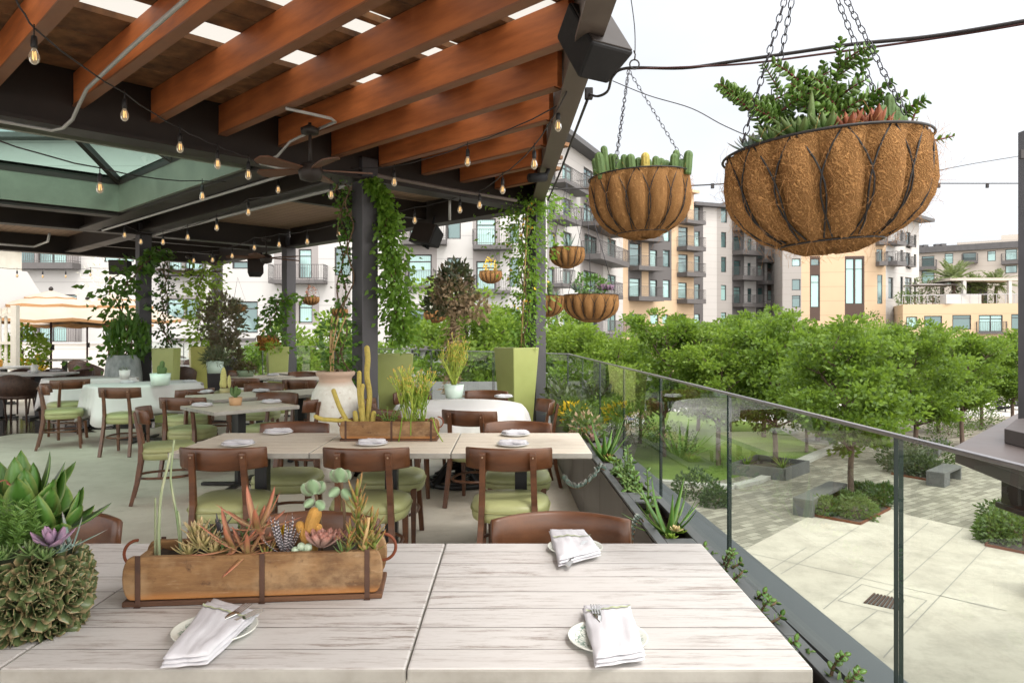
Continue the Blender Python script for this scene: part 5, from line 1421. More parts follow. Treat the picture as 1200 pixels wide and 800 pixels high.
for k in range(60):
    a = r_.uniform(0, 2 * PI); s = r_.uniform(.1, .7); H = r_.uniform(.06, .125)
    b = np.array(ploc(8, 648, -.06)) + np.array([r_.normal() * .035, r_.normal() * .03, 0])
    d = np.array([math.cos(a) * s, math.sin(a) * s, 1.0]); d /= np.linalg.norm(d)
    for q in np.linspace(.12, 1, 26):
        p = b + d * H * q + np.array([0, 0, -.03 * s * q * q])
        for s2 in range(3):
            PP.append(p); v = r_.normal(size=3); v -= d * v.dot(d) * .9; DD.append(v / np.linalg.norm(v) + d * .5)
leaf_cloud('fern', PP, DD, .020, .0032, lf_fern, rp)
rosette(rp, ploc(60, 640, -.09), .060, 20, lf_purple, 'ovate', 1.0, 'purple_echeveria', lw=.42, seed=3, th=.2); rosette(rp, ploc(72, 646, -.06), .042, 16, lf_blue, 'lance', 1.05, 'blue_echeveria', lw=.4, seed=4)
rosette(rp, ploc(36, 650, -.12), .045, 22, lf_green, 'lance', 1.0, 'green_rosette', lw=.4, seed=14); rosette(rp, ploc(52, 655, -.12), .04, 20, lf_green, 'lance', 1.0, 'green_rosette', lw=.4, seed=15); rosette(rp, ploc(5, 655, -.12), .045, 22, lf_green, 'lance', 1.0, 'green_rosette', lw=.4, seed=18)
aloe(rp, ploc(83, 640, -.03), 4, .10, .014, lf_blue, 'blue_spike', .8, .1, 40)
m = MB(); m.leaf(ploc(10, 568, -.03), V((.3, -.3, 1)), V((0, -1, .2)), .06, .012, 2.2, .2, 'linear', 8); m.obj('dry_bud', lf_orange, rp)

# ---------------------------------------------------------------- small pots on the tables
def pot(name, p, prof, mat, label, cat='potted plant', n=24):
    t = thing(name, label, cat, p); m = MB(); m.lathe(prof, n, cap=False); m.obj('pot', mat, t)
    r = max(a for a, b in prof) * .9; z = prof[-1][1]
    m = MB(); m.lathe([(.001, z), (r * .93, z)], 16, cap=False); m.obj('soil', m_soil, t); return t
def cyl(r0, r1, h, ins=.012): return [(.001, 0), (r0, 0), ((r0 + r1) / 2 * 1.02, h * .5), (r1, h), (r1 - .008, h), (r1 - .012, h - ins)]
t = pot('cactus_pot', PZ(276, 474.5, .751), cyl(.052, .062, .075), M('tan_pot', (.52, .33, .18), (.42, .25, .13), .7, 12), 'small lobed cactus in a round tan pot')
for pts in ([(0, 0, .05), (0, 0, .12), (.005, 0, .16)], [(0, 0, .09), (-.03, 0, .11), (-.035, 0, .15)], [(0, 0, .1), (.03, 0, .115), (.034, 0, .14)]): cactus(t, (0, 0, 0), pts, .017, lf_cact, 'cactus')
t = pot('cactus_pot', PZ(264, 460, .751), cyl(.06, .06, .05), M('olive_pot', (.40, .36, .18), None, .6), 'bunny ear cactus in a low pot on the diagonal table')
for dx, h in ((-.02, .24), (.045, .15), (-.05, .10), (.0, .12)):
    m = MB(); m.sphere((dx, 0, .05 + h * .5), .5 * h, n=14, m=10, sc=(.30, .13, 1)); m.obj('cactus', M('bunny_skin', (.50, .46, .17), (.36, .33, .12), .7, 60, 0, .4, 150) if 'bunny_skin' not in bpy.data.materials else bpy.data.materials['bunny_skin'], t)
t = pot('cactus_pot', PZ(188, 451, .757), cyl(.105, .125, .15), m_pot_mint, 'mint green pot with a small green cactus on the white cloth')
for dx, h in ((-.01, .22), (.02, .28), (.045, .2)): cactus(t, (0, 0, 0), [(dx, 0, .1), (dx, 0, h * .8), (dx * 1.2, 0, h)], .028, lf_cact, 'cactus')
t = pot('flower_pot', PZ(146, 444, .757), cyl(.058, .075, .13), m_pot_white, 'white tapered pot on the farther white cloth')
bush(t, (0, 0, .135), .05, 50, .025, lf_sage)
t = pot('flower_pot', PZ(532, 466, .757), cyl(.085, .105, .14), m_pot_mint, 'mint green pot with an orange tipped pencil plant on the round table')
pencil(t, (0, 0, .12), 16, .44, lf_coral, 'pencil_plant', 31, .42, .0055); pencil(t, (0, 0, .12), 10, .34, lf_coral, 'pencil_plant', 37, .7, .005)
t = pot('flower_pot', PZ(288, 441, .751), cyl(.11, .14, .10), M('green_bowl', (.20, .26, .17), None, .5), 'dark leaved plant in a low green pot')
bush(t, (0, 0, .12), .14, 260, .06, leafmat('maroon_leaf', (.09, .045, .035), (.06, .03, .03)), flat=.6)
t = pot('flower_pot', PZ(252, 437, .751), cyl(.12, .14, .20), m_pot_mint, 'pale pot with a wispy trailing air plant'); 
bush(t, (0, 0, .24), .19, 420, .12, lf_sage, flat=.7, W=.012)

# ---------------------------------------------------------------- floor urns and square planters
UP = V((-1.74, 7.15, 0))
t = thing('white_urn', 'large weathered white urn with a brown rim, between the diagonal tables and the vine column', 'urn', UP)
m = MB(); m.lathe([(.001, 0), (.16, 0), (.18, .05), (.215, .25), (.235, .5), (.232, .68), (.215, .80), (.165, .885), (.150, .915), (.152, .94), (.178, .96), (.184, .985), (.172, 1.0), (.150, .99), (.14, .93), (.001, .92)], 40, cap=False, sq=(1.04, 1.04)); u_ = m.obj('urn', m_urn, t); u_.scale = (1, 1, 1.06)
m = MB(); rs = random.Random(8)
for k in range(5): m.tube(bez([V((rs.uniform(-.06, .06), rs.uniform(-.06, .06), .9)), V((rs.uniform(-.08, .1), rs.uniform(-.05, .05), 1.2)), V((rs.uniform(-.05, .12), 0, 1.6))]), .008, 5)
m.obj('stem', m_bamboo, t); bush(t, (.02, 0, 1.32), .20, 170, .06, lf_vine, flat=1.7, W=.036)
GP = V((-6.35, 11.95, 0))
t = thing('stone_pot', 'big round grey stone pot at the foot of the far vine column', 'pot', V((-6.08, 11.35, 0))); t.scale = (.70, .70, 1.5)
m = MB(); m.lathe([(.001, 0), (.20, 0), (.30, .12), (.37, .32), (.385, .5), (.34, .66), (.30, .72), (.28, .72), (.26, .66), (.001, .64)], 36, cap=False); m.obj('pot', m_urngrey, t)
bush(t, (.1, 0, .88), .40, 420, .12, lf_vine, flat=.5, W=.07); m = MB()
for a in (-.1, .05, .12): m.tube([V((a, 0, .6)), V((a * 2, 0, 1.1))], .012, 5)
m.obj('stem', m_twig, t)
def sqplanter(c, wt, wb, h, rot, label, mat=None):
    t = thing('square_planter', label, 'planter', c, rot, 'tall tapered square planters'); m = MB(); q = lambda w, z: [V((sx * w / 2, sy * w / 2, z)) for sx, sy in ((-1, -1), (1, -1), (1, 1), (-1, 1))]
    loft(m, [q(wb, 0), q(wt, h), q(wt - .05, h), q(wt - .06, h - .06)], 0, False); m.obj('planter', mat or m_pot_olive, t, bevel=.008)
    m = MB(); m.box((0, 0, h - .05), (wt - .07, wt - .07, .02)); m.obj('soil', m_soil, t); return t
PA = PI / 4
cA = PY(463, 412, 8.05); sqplanter(V((cA.x, cA.y, 0)), .40, .25, 1.20, .0 + .12, 'olive square planter right of the nearest vine column')
cB = PY(605, 405, 8.95); sqplanter(V((cB.x, cB.y, 0)), .40, .255, 1.25, PA - .12, 'olive square planter with two faces showing, at the corner column')
cD = PY(325, 405, 12.9); sqplanter(V((cD.x, cD.y, 0)), .36, .27, 1.18, PA - .35, 'square planter with rusty blooms on its rim, at the distant middle column')
cE = PY(195, 407, 11.6); sqplanter(V((cE.x, cE.y, 0)), .34, .26, 1.18, .1, 'plain green square planter right of the column with the far loudspeaker')
cF = PY(237, 405, 14.2); sqplanter(V((cF.x, cF.y, 0)), .46, .36, 1.15, PA - .3, 'yellowish green square planter holding a young lime tree', M('lime_glaze', (.50, .50, .15), (.44, .44, .13), .35, 3))  # paler, yellower glaze than the other square planters

# ---------------------------------------------------------------- climbing plants and patio trees
def vine(name, label, base, path, spread, n, L, mat, W=None, stemmat=m_twig, group=None, compound=False, seed=1, droop=.4, strands=3, widths=None):
    """leaves strewn round a wandering stem; compound=True gives feather leaves"""
    r_ = np.random.default_rng(seed); t = thing(name, label, 'climbing plant', base, 0, group); b = V(base)
    P_ = bez([V(p) - b for p in path], 8); m = MB(); arr = np.array([tuple(p) for p in P_])
    for k in range(strands):
        off = r_.normal(size=3) * .03; m.tube([p + V((off[0] + .03 * math.sin(i * .9 + k * 2), off[1] + .03 * math.cos(i * .8 + k), 0)) for i, p in enumerate(P_)], .008, 5)
    m.obj('stem', stemmat, t)
    PP = []; DD = []
    idx = r_.random(n) * (len(arr) - 1); i0 = idx.astype(int); fr = (idx - i0)[:, None]
    cpos = arr[i0] * (1 - fr) + arr[np.minimum(i0 + 1, len(arr) - 1)] * fr
    wv = np.interp(idx / (len(arr) - 1), np.linspace(0, 1, len(widths)), widths) if widths is not None else np.ones(n)
    if not compound:
        o_ = r_.normal(size=(n, 3)) * np.array([spread, spread, .05]); o_ *= wv[:, None]
        lump = np.sin(idx * 2.1 + seed) * .35 + 1; o_ *= lump[:, None]
        D_ = o_ / (np.linalg.norm(o_, axis=1, keepdims=True) + 1e-6) + r_.normal(size=(n, 3)) * .5 + np.array([0, 0, -droop])
        leaf_cloud('foliage', cpos + o_, D_, L * (.6 + .7 * r_.random(n)), (W or L * .6), mat, t)
    else:
        for k in range(n // 14):
            p = cpos[k]; a = r_.uniform(0, 2 * PI); d = np.array([math.cos(a), math.sin(a), r_.uniform(-.3, .4)]); ln = L * 4.5 * r_.uniform(.6, 1.2) * wv[k]
            sd = np.cross(d, [0, 0, 1]); sd /= np.linalg.norm(sd) + 1e-6
            st = p + d * spread * wv[k] * r_.uniform(0, 1)
            for q in range(7):
                f = .15 + .85 * q / 6; pp = st + d * ln * f + np.array([0, 0, -.5 * ln * f * f])
                for s_ in (1, -1): PP.append(pp); DD.append(sd * s_ + d * .45 + np.array([0, 0, -.35]))
        leaf_cloud('foliage', PP, DD, L * (.75 + .4 * r_.random(len(PP))), W or L * .42, mat, t)
    return t
GV = 'vines climbing the roof columns'
c0 = C0
vine('climbing_vine', 'thick feathery vine hanging down the right side of the nearest column', (c0.x + .22, c0.y - .05, 0), [V((c0.x + .36, c0.y + .2, 1.38)), V((c0.x + .32, c0.y, 1.8)), V((c0.x + .26, c0.y, 2.3)), V((c0.x + .2, c0.y, 2.75)), V((c0.x + .08, c0.y - .14, 2.95))], .055, 2500, .066, lf_wist, .042, group=GV, seed=2, droop=1.0, widths=[1.3, 1.7, 1.2, .7, .35])
vine('climbing_vine', 'bushy leafy vine on the aisle side of the nearest column, rising from the white urn', (c0.x - .18, c0.y - .1, 0), [V((c0.x - .18, c0.y - .1, .95)), V((c0.x - .24, c0.y - .1, 1.4)), V((c0.x - .19, c0.y, 2.0)), V((c0.x - .2, c0.y, 2.6)), V((c0.x - .22, c0.y - .1, 2.92))], .065, 520, .055, lf_vine, .038, group=GV, seed=3, widths=[1.5, 1.3, .55, .5, 1.0])
c1 = C0 + VV * 2.57
vine('climbing_vine', 'tall vine with yellow flowers on a stake in front of the corner column', (c1.x - .18, c1.y - .25, 0), [V((c1.x - .16, c1.y - .25, 1.2)), V((c1.x - .13, c1.y - .25, 1.8)), V((c1.x - .14, c1.y - .25, 2.4)), V((c1.x - .10, c1.y - .2, 2.9)), V((c1.x + .0, c1.y - .15, 3.08))], 0.13, 2300, .062, lf_wist, .032, group=GV, seed=4, widths=[.6, .9, 1.1, 1.5, 1.3], droop=.7)
rs_ = np.random.default_rng(9); n = 46
yz = rs_.uniform(1.7, 3.0, n); PP = np.stack([c1.x - .13 + rs_.normal(size=n) * .14, c1.y - .32 + rs_.normal(size=n) * .08, yz], 1)
m = MB(); m.tube([V((c1.x - .19, c1.y - .33, 1.2)), V((c1.x - .10, c1.y - .30, 3.0))], .009, 6); tag(m.obj('plant_stake', m_bamboo), 'orange bamboo stake holding the yellow flowered vine', 'plant stake')
for o_ in [o for o in S.objects if o.parent is None and o.get('label', '').startswith('tall vine with yellow')]:
    leaf_cloud('flower', PP - np.array(o_.location), rs_.normal(size=(n, 3)), .05, .04, lf_yellow, o_)
c2 = C0 + UU * 6.3
vine('climbing_vine', 'dark broad leaved vine wrapped around the far column beside the grey stone pot', (c2.x - .25, c2.y - .3, 0), [V((c2.x - .35, c2.y - .3, .9)), V((c2.x - .15, c2.y - .25, 1.4)), V((c2.x - .3, c2.y - .25, 1.9)), V((c2.x - .1, c2.y - .25, 2.3)), V((c2.x + .3, c2.y - .2, 2.75))], .12, 560, .12, lf_vine, .075, group=GV, seed=6, widths=[1.6, .7, 1.7, 1.3, .4])
vine('climbing_vine', 'thin stringy vine hanging right of the far column', (c2.x + .32, c2.y, 0), [V((c2.x + .32, c2.y, 2.7)), V((c2.x + .36, c2.y, 2.2)), V((c2.x + .32, c2.y, 1.7)), V((c2.x + .42, c2.y, 1.2))], .07, 420, .07, lf_dark, .045, group=GV, seed=7)
c3 = C0 + UU * 6.3 + VV * 2.57
vine('climbing_vine', 'rounded green vine climbing the distant middle column from its square planter', (c3.x - .25, c3.y - .4, 0), [V((cD.x + .1, cD.y, 1.1)), V((c3.x - .15, c3.y - .4, 1.5)), V((c3.x - .1, c3.y - .3, 1.9)), V((c3.x + .15, c3.y - .3, 2.1))], .12, 560, .09, lf_vine, .06, group=GV, seed=8)
vine('climbing_vine', 'young lime green tree with thin stems in the yellowish square planter', (cF.x, cF.y, 0), [V((cF.x, cF.y, 1.1)), V((cF.x - .05, cF.y, 1.7)), V((cF.x - .1, cF.y, 2.2)), V((cF.x + .0, cF.y, 2.7))], .17, 520, .13, lf_lime, .06, seed=9, widths=[.4, 1, 1.2, .8])
bush(t, (0, 0, 0), .01, 3, .01, lf_sage) if False else None
vine('climbing_vine', 'sparse thin vine with small leaves between the roof edge and the dry shrub', (c3.x - 1.5, c3.y + 1.5, 0), [PY(250, 306, 15.5), PY(254, 330, 15.5), PY(251, 352, 15.5), PY(252, 370, 15.5)], .10, 160, .11, lf_lime, .05, seed=12)
# rusty blooms on the distant planter
o_ = thing('flowering_plant', 'rusty orange blooms spilling over the distant square planter', 'plant', (cD.x, cD.y, 1.15)); bush(o_, (-.12, -.1, .06), .16, 240, .07, leafmat('rust_bloom', (.42, .15, .035), (.30, .10, .025)), 'bloom', .6); bush(o_, (.0, -.22, .0), .14, 120, .07, lf_lime, 'foliage', .6, 8)
# dry dark shrub
p_ = PY(260, 400, 13.2)
o_ = thing('dry_shrub', 'dry grey brown shrub in a dark pot beside the distant column', 'shrub', (p_.x, p_.y, 0))
m = MB(); loft(m, [[V((sx * w, sy * w, z)) for sx, sy in ((-1, -1), (1, -1), (1, 1), (-1, 1))] for w, z in ((.17, 0), (.20, .95))], 0, False); m.obj('pot', m_post, o_)
bush(o_, (0, 0, 1.62), .36, 1000, .10, lf_olive, flat=1.4, seed=3, W=.045, shell=.25); bush(o_, (.10, -.05, 1.05), .28, 500, .10, lf_olive, 'hanging_foliage', 1.2, 4, .05); m = MB(); m.tube([V((0, 0, .9)), V((.02, 0, 1.5))], .03, 6); m.obj('trunk', m_twig, o_)
# topiary tree with seed heads behind the round table
p_ = PY(531, 400, 8.7)
o_ = thing('patio_tree', 'topiary tree with brown seed heads and a shaggy trunk behind the round table', 'tree', (p_.x, p_.y, 0))
m = MB(); m.tube(bez([V((0, 0, 0)), V((.01, 0, .6)), V((-.01, 0, 1.2)), V((.01, 0, 1.75))]), .035, 8); m.obj('trunk', m_twig, o_)
bush(o_, (0, 0, 1.93), .26, 420, .07, lf_olive, 'crown', 1.15, 6, .04, .5); bush(o_, (.0, -.05, 1.86), .21, 620, .055, lf_brown, 'seed_heads', 1.05, 7, .045, .65)
bush(o_, (0.04, 0, 2.1), .17, 260, .08, lf_sage, 'top_foliage', 1.0, 12, .045); bush(o_, (.25, 0, 1.72), .19, 190, .07, lf_brown, 'side_spray', .8, 8, .05, .2); bush(o_, (-.22, 0, 1.75), .16, 130, .07, lf_sage, 'side_spray', .8, 9, .05, .2)
leaf_cloud('shaggy_bark', np.stack([rng.normal(size=700) * .055, rng.normal(size=700) * .055, rng.uniform(.1, 1.7, 700)], 1), np.stack([rng.normal(size=700), rng.normal(size=700), -1 + rng.random(700)], 1), .09, .02, lf_brown, o_)
m = MB(); m.lathe([(.001, 0), (.16, 0), (.20, .35), (.18, .35), (.001, .32)], 20, cap=False); m.obj('pot', m_urngrey, o_)
# small flowering tree beyond the umbrellas
p_ = PY(127, 340, 21); o_ = thing('small_tree', 'pale feathery tree beyond the umbrellas, left of the far column', 'tree', (p_.x, p_.y, 0)); bush(o_, (0, 0, p_.z + .1), .75, 420, .16, lf_white, 'crown', 1.1, 3, .03, .1); m = MB(); m.tube([V((0, 0, 0)), V((.05, 0, p_.z + .4))], .03, 6); m.obj('trunk', m_twig, o_)
p_ = PY(24, 400, 17.5); o_ = thing('citrus_bush', 'green and yellow bush behind the white trellis', 'bush', (p_.x, p_.y, 0)); bush(o_, (.1, 0, .95), .45, 700, .14, lf_lime, 'crown', 1.3, 5); bush(o_, (.3, -.1, .4), .35, 200, .1, lf_yellow, 'blossom', 1.2, 6); m = MB(); m.tube([V((0, 0, 0)), V((.05, 0, 1))], .03, 6); m.obj('trunk', m_twig, o_)

# ---------------------------------------------------------------- planted metal troughs along the railing
def trX(Y): return .66 - .02 * Y
TA = math.atan2(1, -.02) - PI / 2
tr_lab = ['metal trough with mixed leafy plants at the corner column', 'metal trough with green grasses beside the round table', 'metal trough with yellow flowers and grasses, second from the grasses', 'metal trough with pink and orange succulents behind the second row end', 'metal trough with a spiky green agave touching the second row table end',
          'metal trough with upright jade cuttings and a trailing stem', 'metal trough with a spreading aloe and yellow sedum beside the near table', 'metal trough with trailing jade below the near table corner', 'metal trough nearest the camera position, under the near table edge']
TL = .87
plants = []
for k in range(9):
    y1_ = 9.03 - k * TL; y0_ = y1_ - TL + .006; yc = (y0_ + y1_) / 2
    W_ = .20; xi = trX(yc)
    t = thing('planter_trough', tr_lab[k], 'planter', (xi, yc, 0), TA, 'metal planter troughs along the railing')
    L_ = TL - .006; H_ = .575
    m = MB(); m.box((.006, 0, H_ / 2 - .01), (.012, L_, H_ - .02)); m.box((W_ - .006, 0, H_ / 2 - .01), (.012, L_, H_ - .02)); m.box((W_ / 2, -L_ / 2 + .006, H_ / 2 - .01), (W_ - .026, .012, H_ - .02)); m.box((W_ / 2, L_ / 2 - .006, H_ / 2 - .01), (W_ - .026, .012, H_ - .02)); m.obj('panel', m_planter, t)
    m = MB(); fw = .042
    m.box((fw / 2 - .004, 0, H_), (fw, L_, .012)); m.box((W_ - fw / 2 + .004, 0, H_), (fw, L_, .012)); m.box((W_ / 2, -L_ / 2 + .05, H_), (W_ - 2 * fw + .006, .10, .0115)); m.box((W_ / 2, L_ / 2 - .05, H_), (W_ - 2 * fw + .006, .10, .0115)); m.obj('rim', m_flange, t, bevel=.002)
    m = MB(); nx, ny = 4, 20; vs = [V((.016 + (W_ - .032) * i / nx, -L_ / 2 + .016 + (L_ - .032) * j / ny, H_ - .055 + random.uniform(-.012, .012))) for j in range(ny + 1) for i in range(nx + 1)]
    m.add(vs, [(j * (nx + 1) + i, j * (nx + 1) + i + 1, (j + 1) * (nx + 1) + i + 1, (j + 1) * (nx + 1) + i) for j in range(ny) for i in range(nx)]); m.obj('soil', m_soil, t)
    sp = lambda y, z=-.05, x=.5: V((W_ * x, y * .7, H_ + z))
    if k in (0, 1):
        aloe(t, sp(-.2), 26, .30, .025, lf_lime, 'grass', 1.0, -.4, 5, 'linear', .1); aloe(t, sp(.15), 22, .26, .03, lf_green, 'grass', .9, -.3, 6, 'linear', .1); bush(t, sp(.4, .1), .18, 160, .08, lf_sage); bush(t, sp(-.45, .06), .15, 160, .07, lf_shrub)
    if k == 2:
        aloe(t, sp(.25), 24, .28, .03, lf_lime, 'grass', 1.0, -.4, 7, 'linear', .1); aloe(t, sp(-.1), 20, .22, .03, lf_green, 'grass', 1.1, -.3, 8, 'linear', .1); bush(t, sp(-.4, .06), .15, 200, .07, lf_shrub); bush(t, sp(.5, .05), .14, 120, .06, lf_yellow, 'bloom')
    if k == 3:
        for q in range(5): rosette(t, sp(-.45 + q * .22, .02, .4 + .2 * (q % 2)), .09, 16, (lf_pink, lf_blue, lf_spear, lf_pink, lf_blue)[q], 'lance', .95, 'rosette', seed=q, lw=.4)
        bush(t, sp(-.1, .08), .13, 160, .05, lf_shrub); bush(t, sp(.35, .06), .12, 140, .06, lf_brown)
    if k == 4:
        aloe(t, sp(.05, -.04), 13, .32, .055, lf_agave, 'agave', .85, .15, 11, 'linear', .3); rosette(t, sp(-.25, .0), .06, 14, lf_spear, 'lance', 1.0, 'rosette', lw=.35); rosette(t, sp(.3, .0), .06, 14, lf_orange, 'lance', 1.0, 'rosette', lw=.35, seed=4); rosette(t, sp(-.4, .0), .06, 14, lf_lime, 'spoon', 1.0, 'rosette', seed=5)
    if k == 5:
        for q, y in enumerate((-.40, -.28, -.12, .02, .16, .28)):
            h = (.12, .16, .2, .26, .2, .12)[q]; jade(t, sp(y, -.05, .45), [[(0, 0, 0), (.02, .01, h * .5), (.01, -.02, h)], [(0, 0, h * .35), (-.05, -.03, h * .6), (-.06, -.04, h * .75)], [(0, 0, h * .3), (.05, .04, h * .55)]], .045, lf_jade, m_greenstem, 'jade_plant', q, .038)
        m = MB(); pth = bez([sp(.45, -.02, .2), V((-.02, .28, H_ + .02)), V((-.08, .2, H_ - .03)), V((-.16, .14, H_ - .07)), V((-.22, .12, H_ - .06)), V((-.26, .14, H_ - .02))]); m.tube(pth, .005, 5, 1)
        for i in range(3, len(pth)): 
            for s_ in (1, -1): m.leaf(pth[i], V((random.uniform(-.5, .5), .3 * s_, random.uniform(.2, 1))), V((0, 0, 1)), .034, .026, .2, .2, 'round', 4)
        m.obj('trailing_jade', [lf_blue, m_twig], t)
    if k == 6:
        aloe(t, sp(-.14, -.04, .55), 13, .27, .042, lf_agave, 'aloe', 1.15, .45, 14, 'linear', .35); jade(t, sp(.3, -.05, .4), [[(0, 0, 0), (.01, .02, .12), (0, .0, .24)], [(0, 0, .05), (.04, -.04, .12)], [(0, 0, .08), (-.05, .03, .14)]], .042, lf_jade, m_greenstem, 'jade_plant', 20, .034)
        for q in range(3): rosette(t, sp(-.46 + .06 * q, .0 + .02 * (q % 2), .35 + .15 * q), .036, 14, lf_cream if q % 2 else lf_lime, 'spoon', .95, 'sedum', seed=q)
        m = MB(); pth = bez([sp(-.05, -.03, .15), V((-.02, -.1, H_ + .03)), V((-.06, -.16, H_ - .05)), V((-.07, -.2, H_ - .22))]); m.tube(pth, .004, 5, 1)
        for i in range(4, len(pth)): 
            for s_ in (1, -1): m.leaf(pth[i], V((-.3, .5 * s_, .4)), V((0, 0, 1)), .03, .018, .2, .2, 'ovate', 4)
        m.obj('trailing_stem', [lf_blue, m_twig], t)
    if k in (7, 8):
        for q in range(5):
            y = .50 - q * .24; h = .10 + .05 * (q % 3); h *= .75; jade(t, sp(y, -.04, .6 + .25 * (q % 2)), [[(0, 0, 0), (.02, .01, h * .6), (.035, -.02, h)], [(0, 0, .02), (.05, -.03, h * .5), (.07, -.02, h * .6)]], .030, lf_jade, m_twig, 'jade_plant', 40 + q, .017)

# ---------------------------------------------------------------- hanging baskets
def basket(label, rim, R, top, plants, links=True, seed=0, H=None, nch=3, a0=.4):
    t = thing('hanging_basket', label, 'hanging basket', rim, 0, 'coir lined hanging baskets'); H = H or R * .92; ns = 14
    def rad(q): return R * max(.36, (1 - (1 - q) ** 3.4) ** .5)
    n = 112; rings = []
    zs = [-H * 1.01, -H, -H * .975, -H * .94, -H * .84, -H * .7, -H * .55, -H * .4, -H * .25, -H * .12, 0, .02 * R, .0, -.06 * R]
    for j, z in enumerate(zs):
        q = min(1, (z + H) / H); r = rad(q) if j > 1 else R * (.12, .28)[j]
        if j >= 12: r = R * (.985 if j == 12 else .93)
        rg = []
        for k in range(n):
            a = 2 * PI * k / n; b = abs(math.sin(a * ns / 2 + (0.0 if q > .5 else PI / 2) * 0))
            f = 1 + (.22 * (abs(math.cos(a * ns / 2)) ** .6 - .66) * math.sin(PI * min(1, q * .92 + .06)) ** .7 if j < 12 else 0) + random.uniform(-.006, .006)
            rg.append(V((r * f * math.cos(a), r * f * math.sin(a), z + random.uniform(-.004, .004) * R / .2)))
        rings.append(rg)
    m = MB(); loft(m, rings); m.obj('coir_liner', m_coir, t)
    m = MB(); rs = random.Random(seed + 3)
    for k in range((1100 if R > .2 else 500) if links else 0):                       # loose fibres
        a = rs.uniform(0, 2 * PI); q = rs.uniform(.02, 1); r = rad(q) * (1.0 + .22 * (abs(math.cos(a * ns / 2)) ** .6 - .66) * math.sin(PI * min(1, q * .92 + .06)) ** .7 + .006); z = -H + q * H; p = V((r * math.cos(a), r * math.sin(a), z)); d = V((-math.sin(a) * rs.uniform(-1, 1), math.cos(a) * rs.uniform(-1, 1), rs.uniform(-1, 1))).normalized(); o2 = V((math.cos(a), math.sin(a), 0))
        l = R * rs.uniform(.10, .30); up_ = R * (.01 + .05 * rs.random() ** 3); dd_ = V((d.y, -d.x, d.z)) * l * rs.uniform(-.2, .2); m.tube([p - o2 * .004, p + d * l * .3 + o2 * up_ * .7 + dd_, p + d * l * .65 + o2 * up_ + dd_ * .6, p + d * l - o2 * .002], R * .0013, 3)
    if links: m.obj('loose_fibre', m_fibre, t)
    m = MB(); wr = R * .011
    m.ring((0, 0, .012 * R), R * 1.035, wr * 1.3, 56, 6); m.ring((0, 0, -H * .92), rad(.08) * 1.04, wr, 40, 6)
    for k in range(ns):
        for s_ in (1, -1):
            pts = []
            for j in range(9):
                q = 1 - j / 8 * .9; a = 2 * PI * (k + s_ * (.06 + .50 * math.sin(min(1, j / 8 * 1.0) * PI * .82) ** .9)) / ns
                pts.append(V((rad(q) * 1.012 * math.cos(a), rad(q) * 1.012 * math.sin(a), -H + q * H)))
            m.tube(pts, wr * .9, 5)
    m.obj('wire_frame', m_wire, t)
    m = MB(); m.lathe([(.001, -.03 * R), (R * .94, -.05 * R)], 24, cap=False); m.obj('soil', m_soil, t)
    top = V(top) - V(rim)
    for k in range(nch):
        a = a0 + 2 * PI * k / nch; p0 = V((R * 1.03 * math.cos(a), R * 1.03 * math.sin(a), .02)); m = MB(); d = top - p0; Lc = d.length; d.normalize()
        if links:
            lk = max(.013, .018 * R / .25); n_ = int(Lc / (lk * 1.25)); s1 = d.cross(V((0, 1, 0))).normalized(); s2 = d.cross(s1)
            for i in range(n_):
                c = p0 + d * Lc * (i + .5) / n_; s_ = s1 if i % 2 else s2; pts = []
                for j in range(9): an = 2 * PI * j / 8; pts.append(c + d * math.cos(an) * lk * .82 + s_ * math.sin(an) * lk * .42)
                m.tube(pts, lk * .085, 4, cap=False)
        else: m.tube([p0, top], R * .012, 4)
        m.obj('chain', m_chain, t)
    if plants: plants(t, R)
    return t
